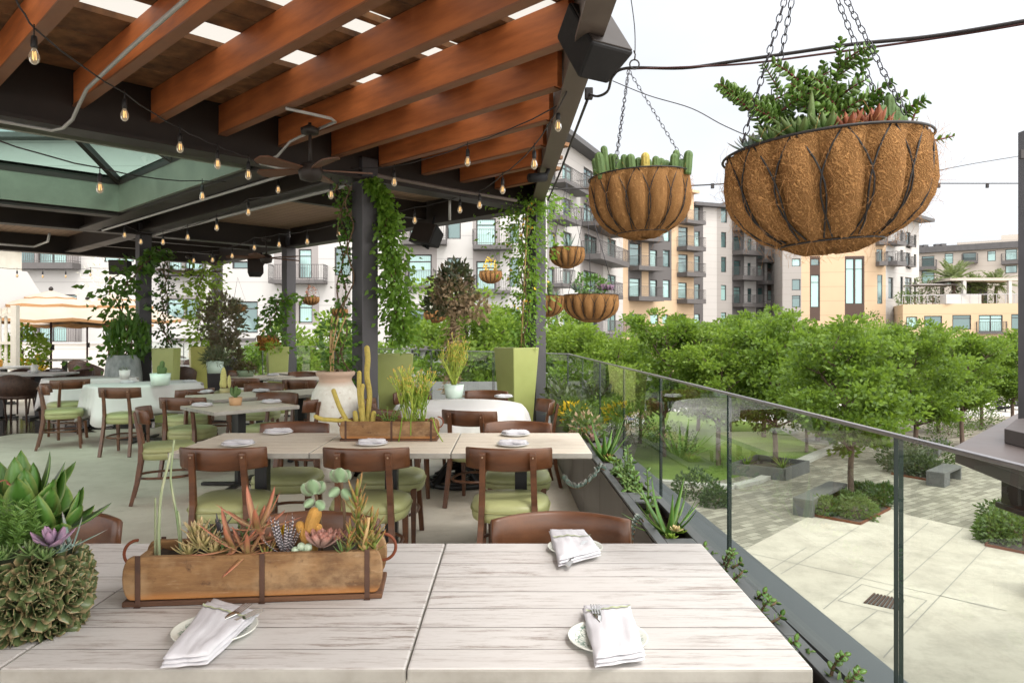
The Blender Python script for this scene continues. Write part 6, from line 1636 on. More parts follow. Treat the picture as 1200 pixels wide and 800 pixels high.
def pl_big(t, R):
    rs = random.Random(5)
    for k, (x, y, dx, h) in enumerate(((-.55, 0, -.28, .70), (-.35, -.1, -.22, .52), (-.15, .1, -.40, 1.0), (-.1, -.05, -.1, .85), (.05, .05, .02, .95), (.1, -.1, .10, 1.15), (.2, .1, .42, 1.05), (.3, 0, .3, .55), (.55, .1, .25, .40), (-.02, -.2, .15, .6))):
        b = [(x * R, y * R, -.02), ((x + dx * .35) * R, y * R, h * R * .5), ((x + dx) * R, (y - .05) * R, h * R)]
        brs = [b]
        for q in range(4):
            f = rs.uniform(.25, .85); px = (x + dx * f) * R; pz = h * R * f; a = rs.choice((-1, 1)); l = rs.uniform(.18, .34) * R
            brs.append([(px, y * R, pz), (px + a * l * .6, (y - .12) * R, pz + l * .35), (px + a * l * 1.1, (y - .2) * R, pz + l * .55)])
        jade(t, (0, 0, 0), brs, R * .125, lf_jadeb, m_redstem, 'elephant_bush', k, R * .052, .8, 'round', .6)
    for k, (x, y, mt, r) in enumerate(((.0, -.55, lf_orange, .33), (.28, -.5, lf_orange, .36), (.45, -.35, lf_orange, .28), (-.1, -.35, lf_orange, .28), (-.45, -.5, lf_green, .34), (-.65, -.3, lf_green, .30), (-.25, -.6, lf_green, .30), (-.8, -.1, lf_blue, .26), (.75, -.3, lf_blue, .22), (.15, .3, lf_green, .4))): rosette(t, (x * R, y * R, .03 * R), r * R, 18, mt, 'lance', .95, 'rosette', lw=.42, seed=k)
    for x, h in ((.60, .42), (.66, .30), (.52, .32), (.7, .22)): cactus(t, (0, 0, 0), [(x * R, -.25 * R, -.05), (x * R, -.25 * R, h * R * .6), (x * R * 1.02, -.25 * R, h * R)], .055 * R, lf_cact, 'cactus', 7)
    aloe(t, (-.3 * R, -.35 * R, 0), 8, .55 * R, .13 * R, lf_green, 'broad_aloe', .9, .2, 9)
    jade(t, (0, 0, 0), [[(.85 * R, -.2 * R, 0), (1.05 * R, -.25 * R, -.02 * R), (1.22 * R, -.3 * R, 0)], [(.8 * R, -.2 * R, .02), (.85 * R, -.25 * R, .25 * R), (.9 * R, -.25 * R, .33 * R)]], R * .075, lf_lime, m_redstem, 'trailing_jade', 77, R * .05)
def pl_cact(t, R):
    rs = random.Random(9)
    for k in range(24):
        x = -.82 + 1.66 * (k % 12) / 11 + rs.uniform(-.05, .05); y = -.45 + .5 * (k // 12) + rs.uniform(-.15, .15)
        h = (rs.uniform(.18, .38) + (.16 if x < -.5 else 0)) * R; cactus(t, (0, 0, 0), [(x * R, y * R, -.08 * R), (x * R * 1.03, y * R, h * .6), (x * R * 1.05, y * R, h)], rs.uniform(.062, .085) * R, (lf_cact, lf_cact, lf_goldc)[k % 7 // 3], 'cactus', 7)
    bush(t, (-.8 * R, -.35 * R, .05 * R), .14 * R, 50, .09 * R, lf_green)
def pl_mix(t, R):
    bush(t, (-.1 * R, 0, .32 * R), .62 * R, 420, .16 * R, lf_jade, 'elephant_bush', .75, 3); rosette(t, (-.6 * R, -.3 * R, .15 * R), .45 * R, 16, lf_blue, 'lance', .9, 'rosette', lw=.4)
    for x, y, r in ((.35, -.3, .36), (.6, -.2, .34), (.72, -.3, .3), (.5, .1, .4)): rosette(t, (x * R, y * R, .18 * R), r * R, 16, lf_purple, 'lance', .9, 'purple_rosette', lw=.4, seed=int(x * 10))
def pl_two(t, R):
    for x, h in ((-.4, .45), (.1, .75), (.15, .5)): cactus(t, (0, 0, 0), [(x * R, -.1 * R, 0), (x * R, -.1 * R, h * R * .5), (x * R, -.1 * R, h * R)], .13 * R, lf_cact if x > 0 else lf_goldc, 'cactus', 8, 20)
    aloe(t, (.5 * R, 0, 0), 9, .5 * R, .12 * R, lf_blue, 'aloe', .8, .1)
def pl_aloe(t, R): aloe(t, (.1 * R, 0, 0), 8, .95 * R, .17 * R, lf_blue, 'aloe', .55, .1, 5); rosette(t, (-.7 * R, -.3 * R, .05 * R), .3 * R, 12, lf_lime, 'spoon', 1, 'rosette')
def pl_round(mat, h=.4):
    def f(t, R): bush(t, (0, 0, h * .5 * R), .6 * R, 120, .25 * R, mat, 'foliage', h * 1.4)
    return f
Yb = 1.78; rimb = PY(965, 178, Yb)
basket('largest coir hanging basket with leafy elephant bush and red rosettes, nearest the camera', rimb, 110 / 850 * Yb, PY(966, -90, Yb), pl_big, True, 1, H=117 / 850 * Yb, nch=4, a0=.35).rotation_euler = (0, -.075, 0)
Yb = 3.7; rb_ = PY(749, 209, Yb)
basket('second largest coir hanging basket packed with green finger cacti', rb_, 57 / 850 * Yb, PY(743, 82, Yb), pl_cact, True, 2, H=70 / 850 * Yb, nch=3, a0=2.0).rotation_euler = (0, -.05, 0)
m = MB(); p_ = PY(743.5, 78, Yb); m.ring(p_ + V((0, 0, .01)), .024, .004, 18, 6, rot=Matrix.Rotation(PI / 2, 3, 'X')); m.tube([p_ + V((0, 0, .03)), p_ + V((.004, 0, .06)), p_ + V((-.004, 0, .08))], .004, 5); tag(m.obj('basket_hook', m_wire), 'metal ring and hook above the finger cactus basket', 'hook')
Yb = 7.0; basket('coir hanging basket with purple rosettes, lowest of the three by the corner column', PY(693, 346, Yb), 31 / 850 * Yb, PY(688, 232, Yb), pl_mix, False, 3, H=31 / 850 * Yb)
Yb = 9.9; basket('coir hanging basket with a pointed blue aloe, highest of the three by the corner column', PY(664.5, 291, Yb), 20 / 850 * Yb, PY(664, 214, Yb), pl_aloe, False, 4, H=23 / 850 * Yb)
Yb = 10.3; basket('coir hanging basket with two thick cacti, left of the purple rosette basket', PY(642, 347, Yb), 19.5 / 850 * Yb, PY(648, 250, Yb), pl_two, False, 5, H=24 / 850 * Yb)
for px, py, w, h, pm, lb in ((575, 318, 13, 14, pl_round(lf_yellow, .9), 'small hanging basket with yellow green growth, beside the stake vine'), (510, 364, 13, 14, pl_round(lf_white, .5), 'small hanging basket with white blossoms, left of the topiary tree trunk'), (364.5, 348, 9.5, 9.5, pl_round(lf_orange, 1.1), 'small hanging basket with a reddish cactus ball, in front of the balcony'),
                              (278.5, 357, 9.5, 9.5, pl_round(lf_sage, .6), 'small hanging basket in front of the plain white framed window'), (398, 362, 9.5, 10, pl_round(lf_dark, .8), 'small hanging basket half covered by vine leaves at the nearest column'), (313.5, 393, 11.5, 12, pl_two, 'small hanging basket with a finger cactus, behind the distant square planter')):
    Yb = 15.0; basket(lb, PY(px, py, Yb), w / 850 * Yb, PY(px, py - 32, Yb), pm, False, int(px), H=h / 850 * Yb)
# ---------------------------------------------------------------- plaza: trees, benches, beds
def tree_mesh(seed, H, R, mat, nl=5200, L=.17, trunk_h=.34, name='plaza_tree'):
    rs = random.Random(seed); r_ = np.random.default_rng(seed)
    root = thing(name, 'x', 'tree'); m = MB(); tips = []
    def br(p, d, l, r, lv):
        pts = [p]; dd = d.copy()
        for k in range(4):
            dd = (dd + V((rs.uniform(-.18, .18), rs.uniform(-.18, .18), .06))).normalized(); pts.append(pts[-1] + dd * l / 4)
        m.tube(pts, [r * (1 - .45 * i / 4) for i in range(5)], 6 if lv else 8)
        if lv >= 2: tips.extend([pts[2], pts[3], pts[4]]); return
        n = rs.choice((4, 5)) if lv == 0 else 4
        for k in range(n):
            a = 2 * PI * (k + rs.random() * .7) / n; t_ = rs.uniform(.45, 1.0); q = pts[min(4, max(1, int(t_ * 4)))]
            o = V((math.cos(a), math.sin(a), rs.uniform(.15, .75))).normalized()
            br(q, (dd * .35 + o).normalized(), l * rs.uniform(.55, .75), r * .5, lv + 1)
    th = H * trunk_h
    m.tube(bez([V((0, 0, -.05)), V((rs.uniform(-.05, .05), 0, th * .5)), V((rs.uniform(-.06, .06), rs.uniform(-.06, .06), th))]), [.125 * H / 6 - .003 * i for i in range(13)], 8)
    br(V((0, 0, th * .85)), V((0, 0, 1)), H * .5, .085 * H / 6, 0)
    for k in range(6):
        a = k * 1.05 + rs.random(); br(V((0, 0, th * rs.uniform(.85, 1.2))), V((math.cos(a), math.sin(a), rs.uniform(.25, .6))).normalized(), R * .62, .05 * H / 6, 1)
    m.obj('trunk', m_bark, root)
    # leaf clumps at the twig ends and strewn through an uneven ellipsoid
    cl = [np.array(tuple(p)) for p in tips]
    for k in range(62):
        d = r_.normal(size=3); d /= np.linalg.norm(d); rad = (.55 + .52 * r_.random()) * (1 + .26 * math.sin(d[0] * 5 + seed) * math.cos(d[1] * 4))
        cl.append(np.array([0, 0, th + (H - th) * .48]) + d * rad * np.array([R, R, (H - th) * .52]))
    cl = [c for c in cl if c[2] > th * .80 and math.hypot(c[0], c[1]) < R * 1.15]
    per = max(8, nl // len(cl)); PP = []; DD = []
    for c in cl:
        s = r_.uniform(.13, .24) * R / 2; o = r_.normal(size=(per, 3)) * s * np.array([1, 1, .5]); PP.append(c + o); DD.append(o / (s) + r_.normal(size=(per, 3)) * .6 + (c - np.array([0, 0, H * .55])) * .2 + np.array([0, 0, .1]))
    PP = np.concatenate(PP); DD = np.concatenate(DD)
    leaf_cloud('crown', PP, DD, L * (.7 + .6 * r_.random(len(PP))), L * .62, mat, root)
    return root
tA = tree_mesh(1, 5.5, 2.0, lf_tree, 13500, .175); tB = tree_mesh(2, 6.0, 2.15, lf_tree, 14500, .18); tC = tree_mesh(3, 6.2, 2.2, lf_tree2, 14500, .18); tO = tree_mesh(4, 7.0, 2.3, lf_oak, 8000, .13, .3, 'oak_tree'); tD = tree_mesh(5, 5.6, 1.7, lf_dark, 7000, .16, .25)
used = set(); TG = 'young green trees on the plaza'
def plant_tree(src, x, y, s, label, rot=0, group=TG, z=GZ):
    if src.name not in used:
        used.add(src.name); src.location = (x, y, z); src.rotation_euler[2] = rot; src.scale = (s,) * 3; src['label'] = label; src['group'] = group; return src
    return dup(src, (x, y, z), rot, label, group, s)
def tp(px, py): p = PZ(px, py, GZ); return p.x, p.y
plant_tree(tA, *tp(998, 586), .98, 'green plaza tree beside the nearest dark bench, its trunk in the shrub bed')
plant_tree(tB, *tp(1073, 545), .90, 'green plaza tree beside the second dark bench', 1.2)
plant_tree(tB, *tp(1128, 522), .86, 'green plaza tree left of the dark canopy corner, behind the second bench', 2.6)
plant_tree(tA, *tp(908, 549), 1.02, 'green plaza tree standing in the raised square bed on the lawn', 2.0)
plant_tree(tC, *tp(842, 545), .86, 'green plaza tree on the lawn, between the tan and the light grey facades', .7)
plant_tree(tB, *tp(778, 535), .98, 'green plaza tree in front of the tan facade, seen over the glass railing', 3.3)
plant_tree(tD, *tp(722, 512), .88, 'small dark green tree below the last white balcony, left of the tan facade', .4)
plant_tree(tC, *tp(668, 535), 1.0, 'light green tree just right of the corner column', 1.9)
plant_tree(tC, *tp(548, 535), 1.14, 'light green tree behind the topiary and the round table', 4.0)
plant_tree(tC, -5.2, 22.0, .90, 'light green tree behind the white urn and the nearest column', 2.7)
plant_tree(tB, -8.9, 28, .82, 'green street tree beyond the yellowish square planter', .9)
plant_tree(tC, *tp(592, 520), .98, 'light green tree behind the two faced olive planter', 5.0)
plant_tree(tA, *tp(1187, 503), .92, 'green plaza tree half hidden by the tall dark post', .3)
plant_tree(tB, *tp(958, 516), .92, 'green tree behind the raised square bed, below the tan corner tower', 4.4)
plant_tree(tA, *tp(1100, 507), .93, 'green tree in the back row below the yellow podium windows', 5.2)
plant_tree(tB, *tp(895, 512), 1.03, 'green tree in the back row below the brown window strip', 1.0)
plant_tree(tC, *tp(1150, 500), .80, 'green tree in the back row, right of the palm', 3.6)
plant_tree(tO, *tp(1046, 503), .90, 'grey green oak tree rising in front of the white corner facade', 0, 'oak trees on the plaza')
plant_tree(tO, *tp(1008, 500), .88, 'grey green oak tree at the foot of the tan corner tower', 2.2, 'oak trees on the plaza')
plant_tree(tA, *tp(818, 505), .98, 'green tree in the back row before the light grey facade', 2.2)

for px, py, sc, lb, sr in ((945, 530, .72, 'green tree just behind the nearest plaza tree', tA), (1035, 520, .88, 'green tree behind the second bench bed, left of the oak', tC), (750, 520, .9, 'green tree in the back row, left of the tan facade tree', tA), (700, 545, .8, 'light green tree seen through the far glass panels', tC)):
    plant_tree(sr, *tp(px, py), sc, lb, px * .7)
GB = 'dark concrete benches on the plaza'
def bench(nl, nr, fr, label):
    zt_ = GZ + .52; a, b, c = PZ(*nl, zt_), PZ(*nr, zt_), PZ(*fr, zt_); d = c - b; L, W = d.length, (b - a).length; u = d.normalized(); n = V((-u.y, u.x, 0))
    if n.dot(a - b) < 0: n = -n
    ct = (b + c) / 2 + n * W / 2; t = thing('plaza_bench', label, 'bench', (ct.x, ct.y, GZ), math.atan2(u.y, u.x), GB)
    m = MB(); m.box((0, 0, .47), (L, W, .10)); m.obj('seat', m_benchc, t, bevel=.01)
    m = MB(); m.box((-L / 2 + L * .16, 0, .21), (L * .32, W - .01, .42)); m.obj('support', m_benchc, t, bevel=.01); m = MB(); m.box((L / 2 - .06, 0, .21), (.11, W - .01, .42)); m.obj('support', m_benchc, t, bevel=.01)
bench((928, 583), (952, 586), (993, 566), 'nearest dark concrete bench, beside the tree in the shrub bed')
bench((1084, 552), (1107, 554), (1127, 545), 'dark concrete bench farther off, left of the dark canopy')
bench((1082, 520), (1100, 522), (1112, 515), 'most distant dark concrete bench under the back trees')
def bed(poly, z, label, h=.05, mat=m_corten):
    t = thing('planting_bed', label, 'planting bed', PZ(*poly[0], GZ), 0, 'shrub beds on the plaza'); o = V(t.location); P_ = [PZ(*p, GZ) - o for p in poly]
    m = MB()
    for i in range(len(P_)): m.beam(P_[i] + V((0, 0, h / 2)), P_[(i + 1) % len(P_)] + V((0, 0, h / 2)), .04 if h < .2 else .12, h + .04)
    m.obj('edging', mat, t); m = MB(); m.add([p + V((0, 0, h * .6 + .012)) for p in P_], [tuple(range(len(P_)))]); m.obj('mulch', m_mulch, t); return t
bed([(949, 604), (1008, 615), (1043, 597), (985, 576)], 0, 'steel edged shrub bed around the nearest plaza tree')
bed([(1045, 556), (1086, 563), (1104, 550), (1070, 540)], 0, 'steel edged shrub bed behind the second bench')
bed([(1155, 640), (1215, 652), (1215, 615), (1178, 618)], 0, 'mulched shrub bed under the dark canopy')
bed([(858, 556), (919, 563), (947, 553), (888, 545)], 0, 'raised dark walled square bed with grasses on the lawn', .42, m_benchc)
def shrub(px, py, R, label, mat=lf_shrub, n=900, z=0, flat=.8, L=.13):
    p = PZ(px, py, GZ); t = thing('shrub', label, 'shrub', (p.x, p.y, GZ + z), 0, 'low shrubs on the plaza'); bush(t, (0, 0, R * flat * .55), R, n, L, mat, 'foliage', flat, int(px)); m = MB()
    for a in range(3): m.tube([V((0, 0, 0)), V((math.cos(a * 2) * R * .4, math.sin(a * 2) * R * .4, R * .6))], .012, 4)
    m.obj('stem', m_twig, t)
for px, py, R, lb, mt in ((968, 603, .42, 'rounded light shrub at the left corner of the nearest bed', lf_shrub), (1004, 606, .52, 'rounded light shrub at the front corner of the nearest bed', lf_shrub), (1022, 592, .45, 'dark leafy shrub at the right side of the nearest bed', lf_dark), (1036, 586, .42, 'dark leafy shrub at the far right corner of the nearest bed', lf_dark), (1012, 584, .4, 'dark leafy shrub behind the trunk in the nearest bed', lf_dark), (990, 590, .3, 'dark shrub between the nearest bench and the trunk', lf_dark),
                          (1060, 553, .75, 'grey green shrub left in the second bed', lf_sage), (1074, 556, .8, 'grey green shrub in the middle of the second bed', lf_sage), (1083, 557, .6, 'grey green shrub at the bench end of the second bed', lf_sage), (1094, 545, .9, 'dark shrub at the back of the second bed', lf_dark), (1055, 545, .8, 'dark shrub at the far left of the second bed', lf_dark),
                          (1164, 634, .45, 'small round shrub at the corner of the canopy bed', lf_shrub), (1186, 632, .7, 'leafy shrub below the dark canopy', lf_shrub), (1180, 617, .6, 'dark shrub under the dark canopy box', lf_dark), (1200, 640, .8, 'shrub at the photo edge below the canopy', lf_shrub),
                          (1112, 510, 1.0, 'shrub by the most distant bench', lf_shrub), (1150, 497, 1.1, 'pale shrub beside the distant lounge chairs', lf_shrub), (1130, 502, 1.1, 'green shrub row piece under the back trees', lf_shrub), (838, 592, .45, 'dark shrub by the curved kerb', lf_dark), (815, 582, .7, 'low dark shrub left of the curved kerb', lf_dark),
                          (745, 522, 1.1, 'green shrub across the street behind the glass', lf_shrub), (700, 520, 1.0, 'dark shrub across the street behind the glass', lf_dark), (655, 515, 1.2, 'green shrub right of the corner column, down in the street', lf_tree2), (790, 528, 1.0, 'shrub on the lawn edge behind the glass', lf_shrub)):
    shrub(px, py, R, lb, mt)
for k, (px, py, mt, lb) in enumerate(((470, 520, lf_tree2, 'light street shrub beyond the glass, left of the topiary trunk'), (500, 512, lf_shrub, 'street shrub beyond the glass, under the flower shop sign'), (522, 524, lf_tree2, 'light street shrub beyond the glass, right behind the mint pot'), (552, 516, lf_dark, 'dark street shrub beyond the glass, right of the mint pot'), (575, 526, lf_tree2, 'light street shrub beyond the glass, left of the two faced planter'), (640, 522, lf_tree2, 'light street shrub beyond the glass, at the corner column'), (385, 520, lf_tree2, 'light street shrub beyond the glass, left of the nearest column'), (355, 512, lf_shrub, 'street shrub beyond the glass, right of the distant middle column'))): shrub(px, py, 1.5, lb, mt, 1500, 0, 1.0, .17)
p = PZ(890, 552, GZ)
for px, py, lb in ((875, 553, 'tuft of bright grass in the raised bed, left'), (917, 556, 'tuft of bright grass in the raised bed, right')):
    p = PZ(px, py, GZ); t = thing('grass_tuft', lb, 'grass tuft', (p.x, p.y, GZ + .25)); aloe(t, (0, 0, 0), 26, .8, .05, lf_lime, 'blades', .9, -.4, 5, 'linear', .1)
# drain grate in the court
a_, b_, c_, d_ = PZ(1011, 706, GZ + .012), PZ(1055, 715, GZ + .012), PZ(1060, 703, GZ + .012), PZ(1023, 695, GZ + .012)
t = thing('drain_grate', 'rectangular dark drain grate in the pale concrete court', 'drain grate', a_)
m = MB(); q = [p - a_ for p in (a_, b_, c_, d_)]; m.add(q, [(0, 1, 2, 3)]); m.obj('frame', m_benchc, t)
m = MB()
for k in range(9): f = (k + .5) / 9; p0, p1 = q[0].lerp(q[1], f), q[3].lerp(q[2], f); m.beam(p0 + V((0, 0, .012)), p1 + V((0, 0, .012)), .035, .02)
m.obj('bar', m_rust, t)
# lounge chairs far right
for k, (px, py, rr) in enumerate(((1176, 482, .3), (1192, 480, -.3))):
    p = PZ(px, py, GZ); t = thing('lounge_chair', ('dark adirondack chair on the far plaza, left of the pair', 'dark adirondack chair on the far plaza, beside the tall post')[k], 'lounge chair', p, rr, 'dark adirondack chairs'); m = MB(); m.beam((0, -.45, .40), (0, .35, .22), .62, .04); m.obj('seat', m_black, t)
    m = MB()
    for i in range(5): m.beam((-.26 + i * .13, .30, .22), (-.30 + i * .15, .72, 1.05 - abs(i - 2) * .05), .11, .03)
    m.obj('backrest', m_black, t)
    for s_ in (-1, 1):
        m = MB(); m.beam((s_ * .38, -.5, .58), (s_ * .38, .45, .55), .14, .03); m.obj('armrest', m_black, t); m = MB(); m.beam((s_ * .36, -.42, 0), (s_ * .36, -.42, .57), .09, .04, up=(0, 1, 0)); m.beam((s_ * .34, -.42, .36), (s_ * .34, .75, .03), .04, .12); m.obj('leg', m_black, t)
# patio set and small umbrella across the street behind the glass
for px, py, lb in ((728, 500, 'blue seated outdoor chair across the street, behind the glass, left'), (738, 500, 'blue seated outdoor chair across the street, behind the glass, right')):
    p = PZ(px, py, GZ); t = thing('outdoor_chair', lb, 'chair', p, .4, 'blue outdoor chairs'); mb_ = M('blue_seat', (.10, .16, .42), None, .5) if 'blue_seat' not in bpy.data.materials else bpy.data.materials['blue_seat']
    m = MB(); m.box((0, 0, .45), (.5, .5, .05)); m.obj('seat', mb_, t); m = MB(); m.box((0, .25, .72), (.5, .04, .45)); m.obj('backrest', mb_, t)
    for sx in (-1, 1):
        for sy in (-1, 1): m = MB(); m.box((sx * .22, sy * .22, .21), (.04, .04, .43)); m.obj('leg', m_black, t)

# ---------------------------------------------------------------- dark steel canopy at the right
cz = .30
t = thing('steel_canopy', 'dark brown steel canopy with a tall post, standing right of the terrace', 'canopy', PZ(1118, 523, cz)); o = V(t.location)
A_, B_ = PZ(1118, 523, cz) - o, PZ(1192, 484, cz) - o; E_ = PZ(1245, 566, cz) - o; F_ = V((E_.x + 8, E_.y + 4, 0)); G_ = V((B_.x + 8, B_.y + 2, 0))
m = MB(); m.prism([A_, E_, F_, G_, B_], -.05, 0); m.prism([p + V((.05 if p is A_ else 0, .06, 0)) for p in (A_, E_, F_, G_, B_)], -.17, -.052); m.obj('roof', M('canopy_paint', (.075, .058, .054), (.058, .045, .042), .4, 1.5, spec=.5), t, bevel=.006)
m = MB(); pq = [PZ(1177, 519, cz) - o, PZ(1250, 538, cz) - o]; pq += [pq[1] + V((4, 3, 0)), PZ(1191, 506, cz) - o + V((4, 2, 0)), PZ(1191, 506, cz) - o]; m.prism(pq, .003, .15); m.obj('plinth', M('plinth_paint', (.06, .048, .046), None, .5), t, bevel=.006)
m = MB(); p = PY(1207, 400, 8.6) - o; m.box((p.x, p.y, 1.75), (.17, .17, 3.55)); m.obj('post', m_post, t, bevel=.006); ptop = p
m = MB(); p = PY(1196, 183, 8.5) - o; m.box((p.x + .02, p.y, p.z + .02), (.06, .05, .10)); m.obj('lamp_socket', m_rope, t)
m = MB(); p = PY(1202, 585, 7.0) - o; m.box((p.x + .83, p.y + .6, -.46), (.72, .9, .58)); m.box((p.x + .83, p.y + .6, -.775), (.80, .98, .06)); m.obj('beam_box', m_steel, t, bevel=.006)
m = MB(); p = PY(1216, 700, 7.4) - o; m.box((p.x + .45, p.y + .3, (GZ - cz) / 2 - .4), (.42, .42, -(GZ - cz) - .8)); m.obj('column', m_steel, t, bevel=.006)
p = PZ(1200, 712, GZ); t = thing('concrete_block', 'pale concrete block against the dark canopy column', 'block', (p.x + 1.15, p.y + .3, GZ)); m = MB(); m.box((0, 0, .45), (1.0, 1.2, .9)); m.obj('block', m_plaza, t, bevel=.02)

# ---------------------------------------------------------------- apartment buildings
class Fac:
    """vertical facade plane through two plan points; photo pixels turn into (s, z) on it"""
    def __init__(s, A, B): s.A = V((*A, 0)); s.B = V((*B, 0)); s.L = (s.B - s.A).length; s.d = (s.B - s.A).normalized(); s.n = V((s.d.y, -s.d.x, 0))   # n faces the camera side
    def s_of(s, px):
        k = (px - 600) / F_PX                                  # A.x + t d.x = k (A.y + t d.y)
        return (k * s.A.y - s.A.x) / (s.d.x - k * s.d.y)
    def Y(s, px): return (s.A + s.d * s.s_of(px)).y
    def sz(s, px, py): return s.s_of(px), CAMZ + (HZ - py) / F_PX * s.Y(px)
    def rect(s, r):
        x0, y0_, x1, y1_ = r; xm = (x0 + x1) / 2; Ym = s.Y(xm)
        return s.s_of(x0), CAMZ + (HZ - y1_) / F_PX * Ym, s.s_of(x1), CAMZ + (HZ - y0_) / F_PX * Ym
    def P(s, a, z, out=0): return V((*(s.A + s.d * a + s.n * out).xy, z))
def add_facade(t, F, ztop, mats, wins, zones=(), balcs=(), depth=9, dz=.18, zbot=GZ, pane=None, s0=None, s1=None, bands=(), mside=0):
    """wall with real openings, recessed windows (frame > pane), balconies (> railing)"""
    o = V(t.location); W = [F.rect(w[:4]) for w in wins]; Z = [(*F.rect(z[:4]), z[4]) for z in zones]
    a0, a1 = (0 if s0 is None else s0), (F.L if s1 is None else s1)
    S_ = sorted({a0, a1} | {min(max(v, a0), a1) for w in W for v in (w[0], w[2])} | {min(max(v, a0), a1) for z in Z for v in (z[0], z[2])})
    Q_ = sorted({zbot, ztop} | {v for w in W for v in (w[1], w[3])} | {min(max(v, zbot), ztop) for z in Z for v in (z[1], z[3])})
    m = MB()
    for i in range(len(S_) - 1):
        for j in range(len(Q_) - 1):
            cs, cz_ = (S_[i] + S_[i + 1]) / 2, (Q_[j] + Q_[j + 1]) / 2
            if any(w[0] < cs < w[2] and w[1] < cz_ < w[3] for w in W): continue
            mi = 0
            for z in Z:
                if z[0] < cs < z[2] and z[1] < cz_ < z[3]: mi = z[4]
            m.add([F.P(S_[i], Q_[j]) - o, F.P(S_[i + 1], Q_[j]) - o, F.P(S_[i + 1], Q_[j + 1]) - o, F.P(S_[i], Q_[j + 1]) - o], [(0, 1, 2, 3)], mi)
    for w in W:
        f = [F.P(w[0], w[1]) - o, F.P(w[2], w[1]) - o, F.P(w[2], w[3]) - o, F.P(w[0], w[3]) - o]; b = [p - F.n * dz for p in f]; cs, cz_ = (w[0] + w[2]) / 2, (w[1] + w[3]) / 2; mi = 0
        for z in Z:
            if z[0] < cs < z[2] and z[1] < cz_ < z[3]: mi = z[4]
        m.add(f + b, [(i, 4 + i, 4 + (i + 1) % 4, (i + 1) % 4) for i in range(4)], mi)
    q = [F.P(a0, 0), F.P(a1, 0), F.P(a1, 0, -depth), F.P(a0, 0, -depth)]
    for i in (1, 2, 3): a, b = q[i], q[(i + 1) % 4]; m.add([V((a.x, a.y, zbot)) - o, V((b.x, b.y, zbot)) - o, V((b.x, b.y, ztop)) - o, V((a.x, a.y, ztop)) - o], [(0, 1, 2, 3)], mside)
    m.add([V((p.x, p.y, ztop)) - o for p in q], [(0, 1, 2, 3)], 0); m.obj('wall', mats, t)
    for w, src in zip(W, wins):
        ww, hh = w[2] - w[0], w[3] - w[1]; fw = min(.09, ww * .08); m = MB(); bp = lambda a, z: F.P(a, z, -dz + .05) - o
        for a, z in ((w[0] + fw / 2, 0), (w[2] - fw / 2, 0)): m.beam(bp(a, w[1]), bp(a, w[3]), .06, fw, up=F.d)
        for z in (w[1] + fw / 2, w[3] - fw / 2): m.beam(bp(w[0] + fw, z), bp(w[2] - fw, z), .06, fw)
        nv = max(1, round(ww / 1.25)) if ww > 1.5 else 1
        for k in range(1, nv): m.beam(bp(w[0] + ww * k / nv, w[1] + fw), bp(w[0] + ww * k / nv, w[3] - fw), .05, fw * .9, up=F.d)
        if hh > 1.3: m.beam(bp(w[0] + fw, w[1] + hh * .77), bp(w[2] - fw, w[1] + hh * .77), .045, fw * .8)
        fo = m.obj('window', m_frame, t); m = MB(); gp = lambda a, z: F.P(a, z, -dz + .03) - o; m.add([gp(w[0], w[1]), gp(w[2], w[1]), gp(w[2], w[3]), gp(w[0], w[3])], [(0, 1, 2, 3)]); m.obj('pane', pane or m_pane, fo)
    for b in balcs:
        r = F.rect(b[:4]); dp = b[4] if len(b) > 4 else 1.2; m = MB(); z0, z1 = r[1], max(r[3], r[1] + .2)
        m.prism([tuple((F.P(a, 0, u_) - o).xy) for a, u_ in ((r[0], .003), (r[2], .003), (r[2], dp), (r[0], dp))][::1], z0 - o.z, z1 - o.z); bo = m.obj('balcony', m_balc, t)
        m = MB(); P4 = [F.P(r[0], z1, .06) - o, F.P(r[0], z1, dp - .04) - o, F.P(r[2], z1, dp - .04) - o, F.P(r[2], z1, .06) - o]; h = V((0, 0, 1.02))
        for a, b2 in zip(P4, P4[1:]):
            m.beam(a + h, b2 + h, .05, .04); m.beam(a + V((0, 0, .1)), b2 + V((0, 0, .1)), .03, .03); k_ = max(2, int((b2 - a).length / .15))
            for k in range(k_ + 1): p = a.lerp(b2, k / k_); m.beam(p + V((0, 0, .02)), p + h, .022, .022, up=(0, 1, 0))
        m.obj('railing', m_balc, bo)
    for (x0, y0_, x1, y1_, out, mi) in bands:
        r = F.rect((x0, y0_, x1, y1_)); m = MB(); m.prism([tuple((F.P(a, 0, u_) - o).xy) for a, u_ in ((r[0], .004), (r[2], .004), (r[2], out), (r[0], out))], r[1] - o.z, r[3] - o.z); m.obj('ledge', mi, t)
def roof_edge(t, F, z, over=.9, th=.35, mat=None, s0=None, s1=None, depth=9):
    o = V(t.location); a0, a1 = (-.4 if s0 is None else s0), (F.L + .4 if s1 is None else s1); m = MB()
    m.prism([tuple((F.P(a, 0, u_) - o).xy) for a, u_ in ((a0, -depth), (a1, -depth), (a1, over), (a0, over))], z + .003 - o.z, z + th - o.z); m.obj('roof', mat or m_roof, t)

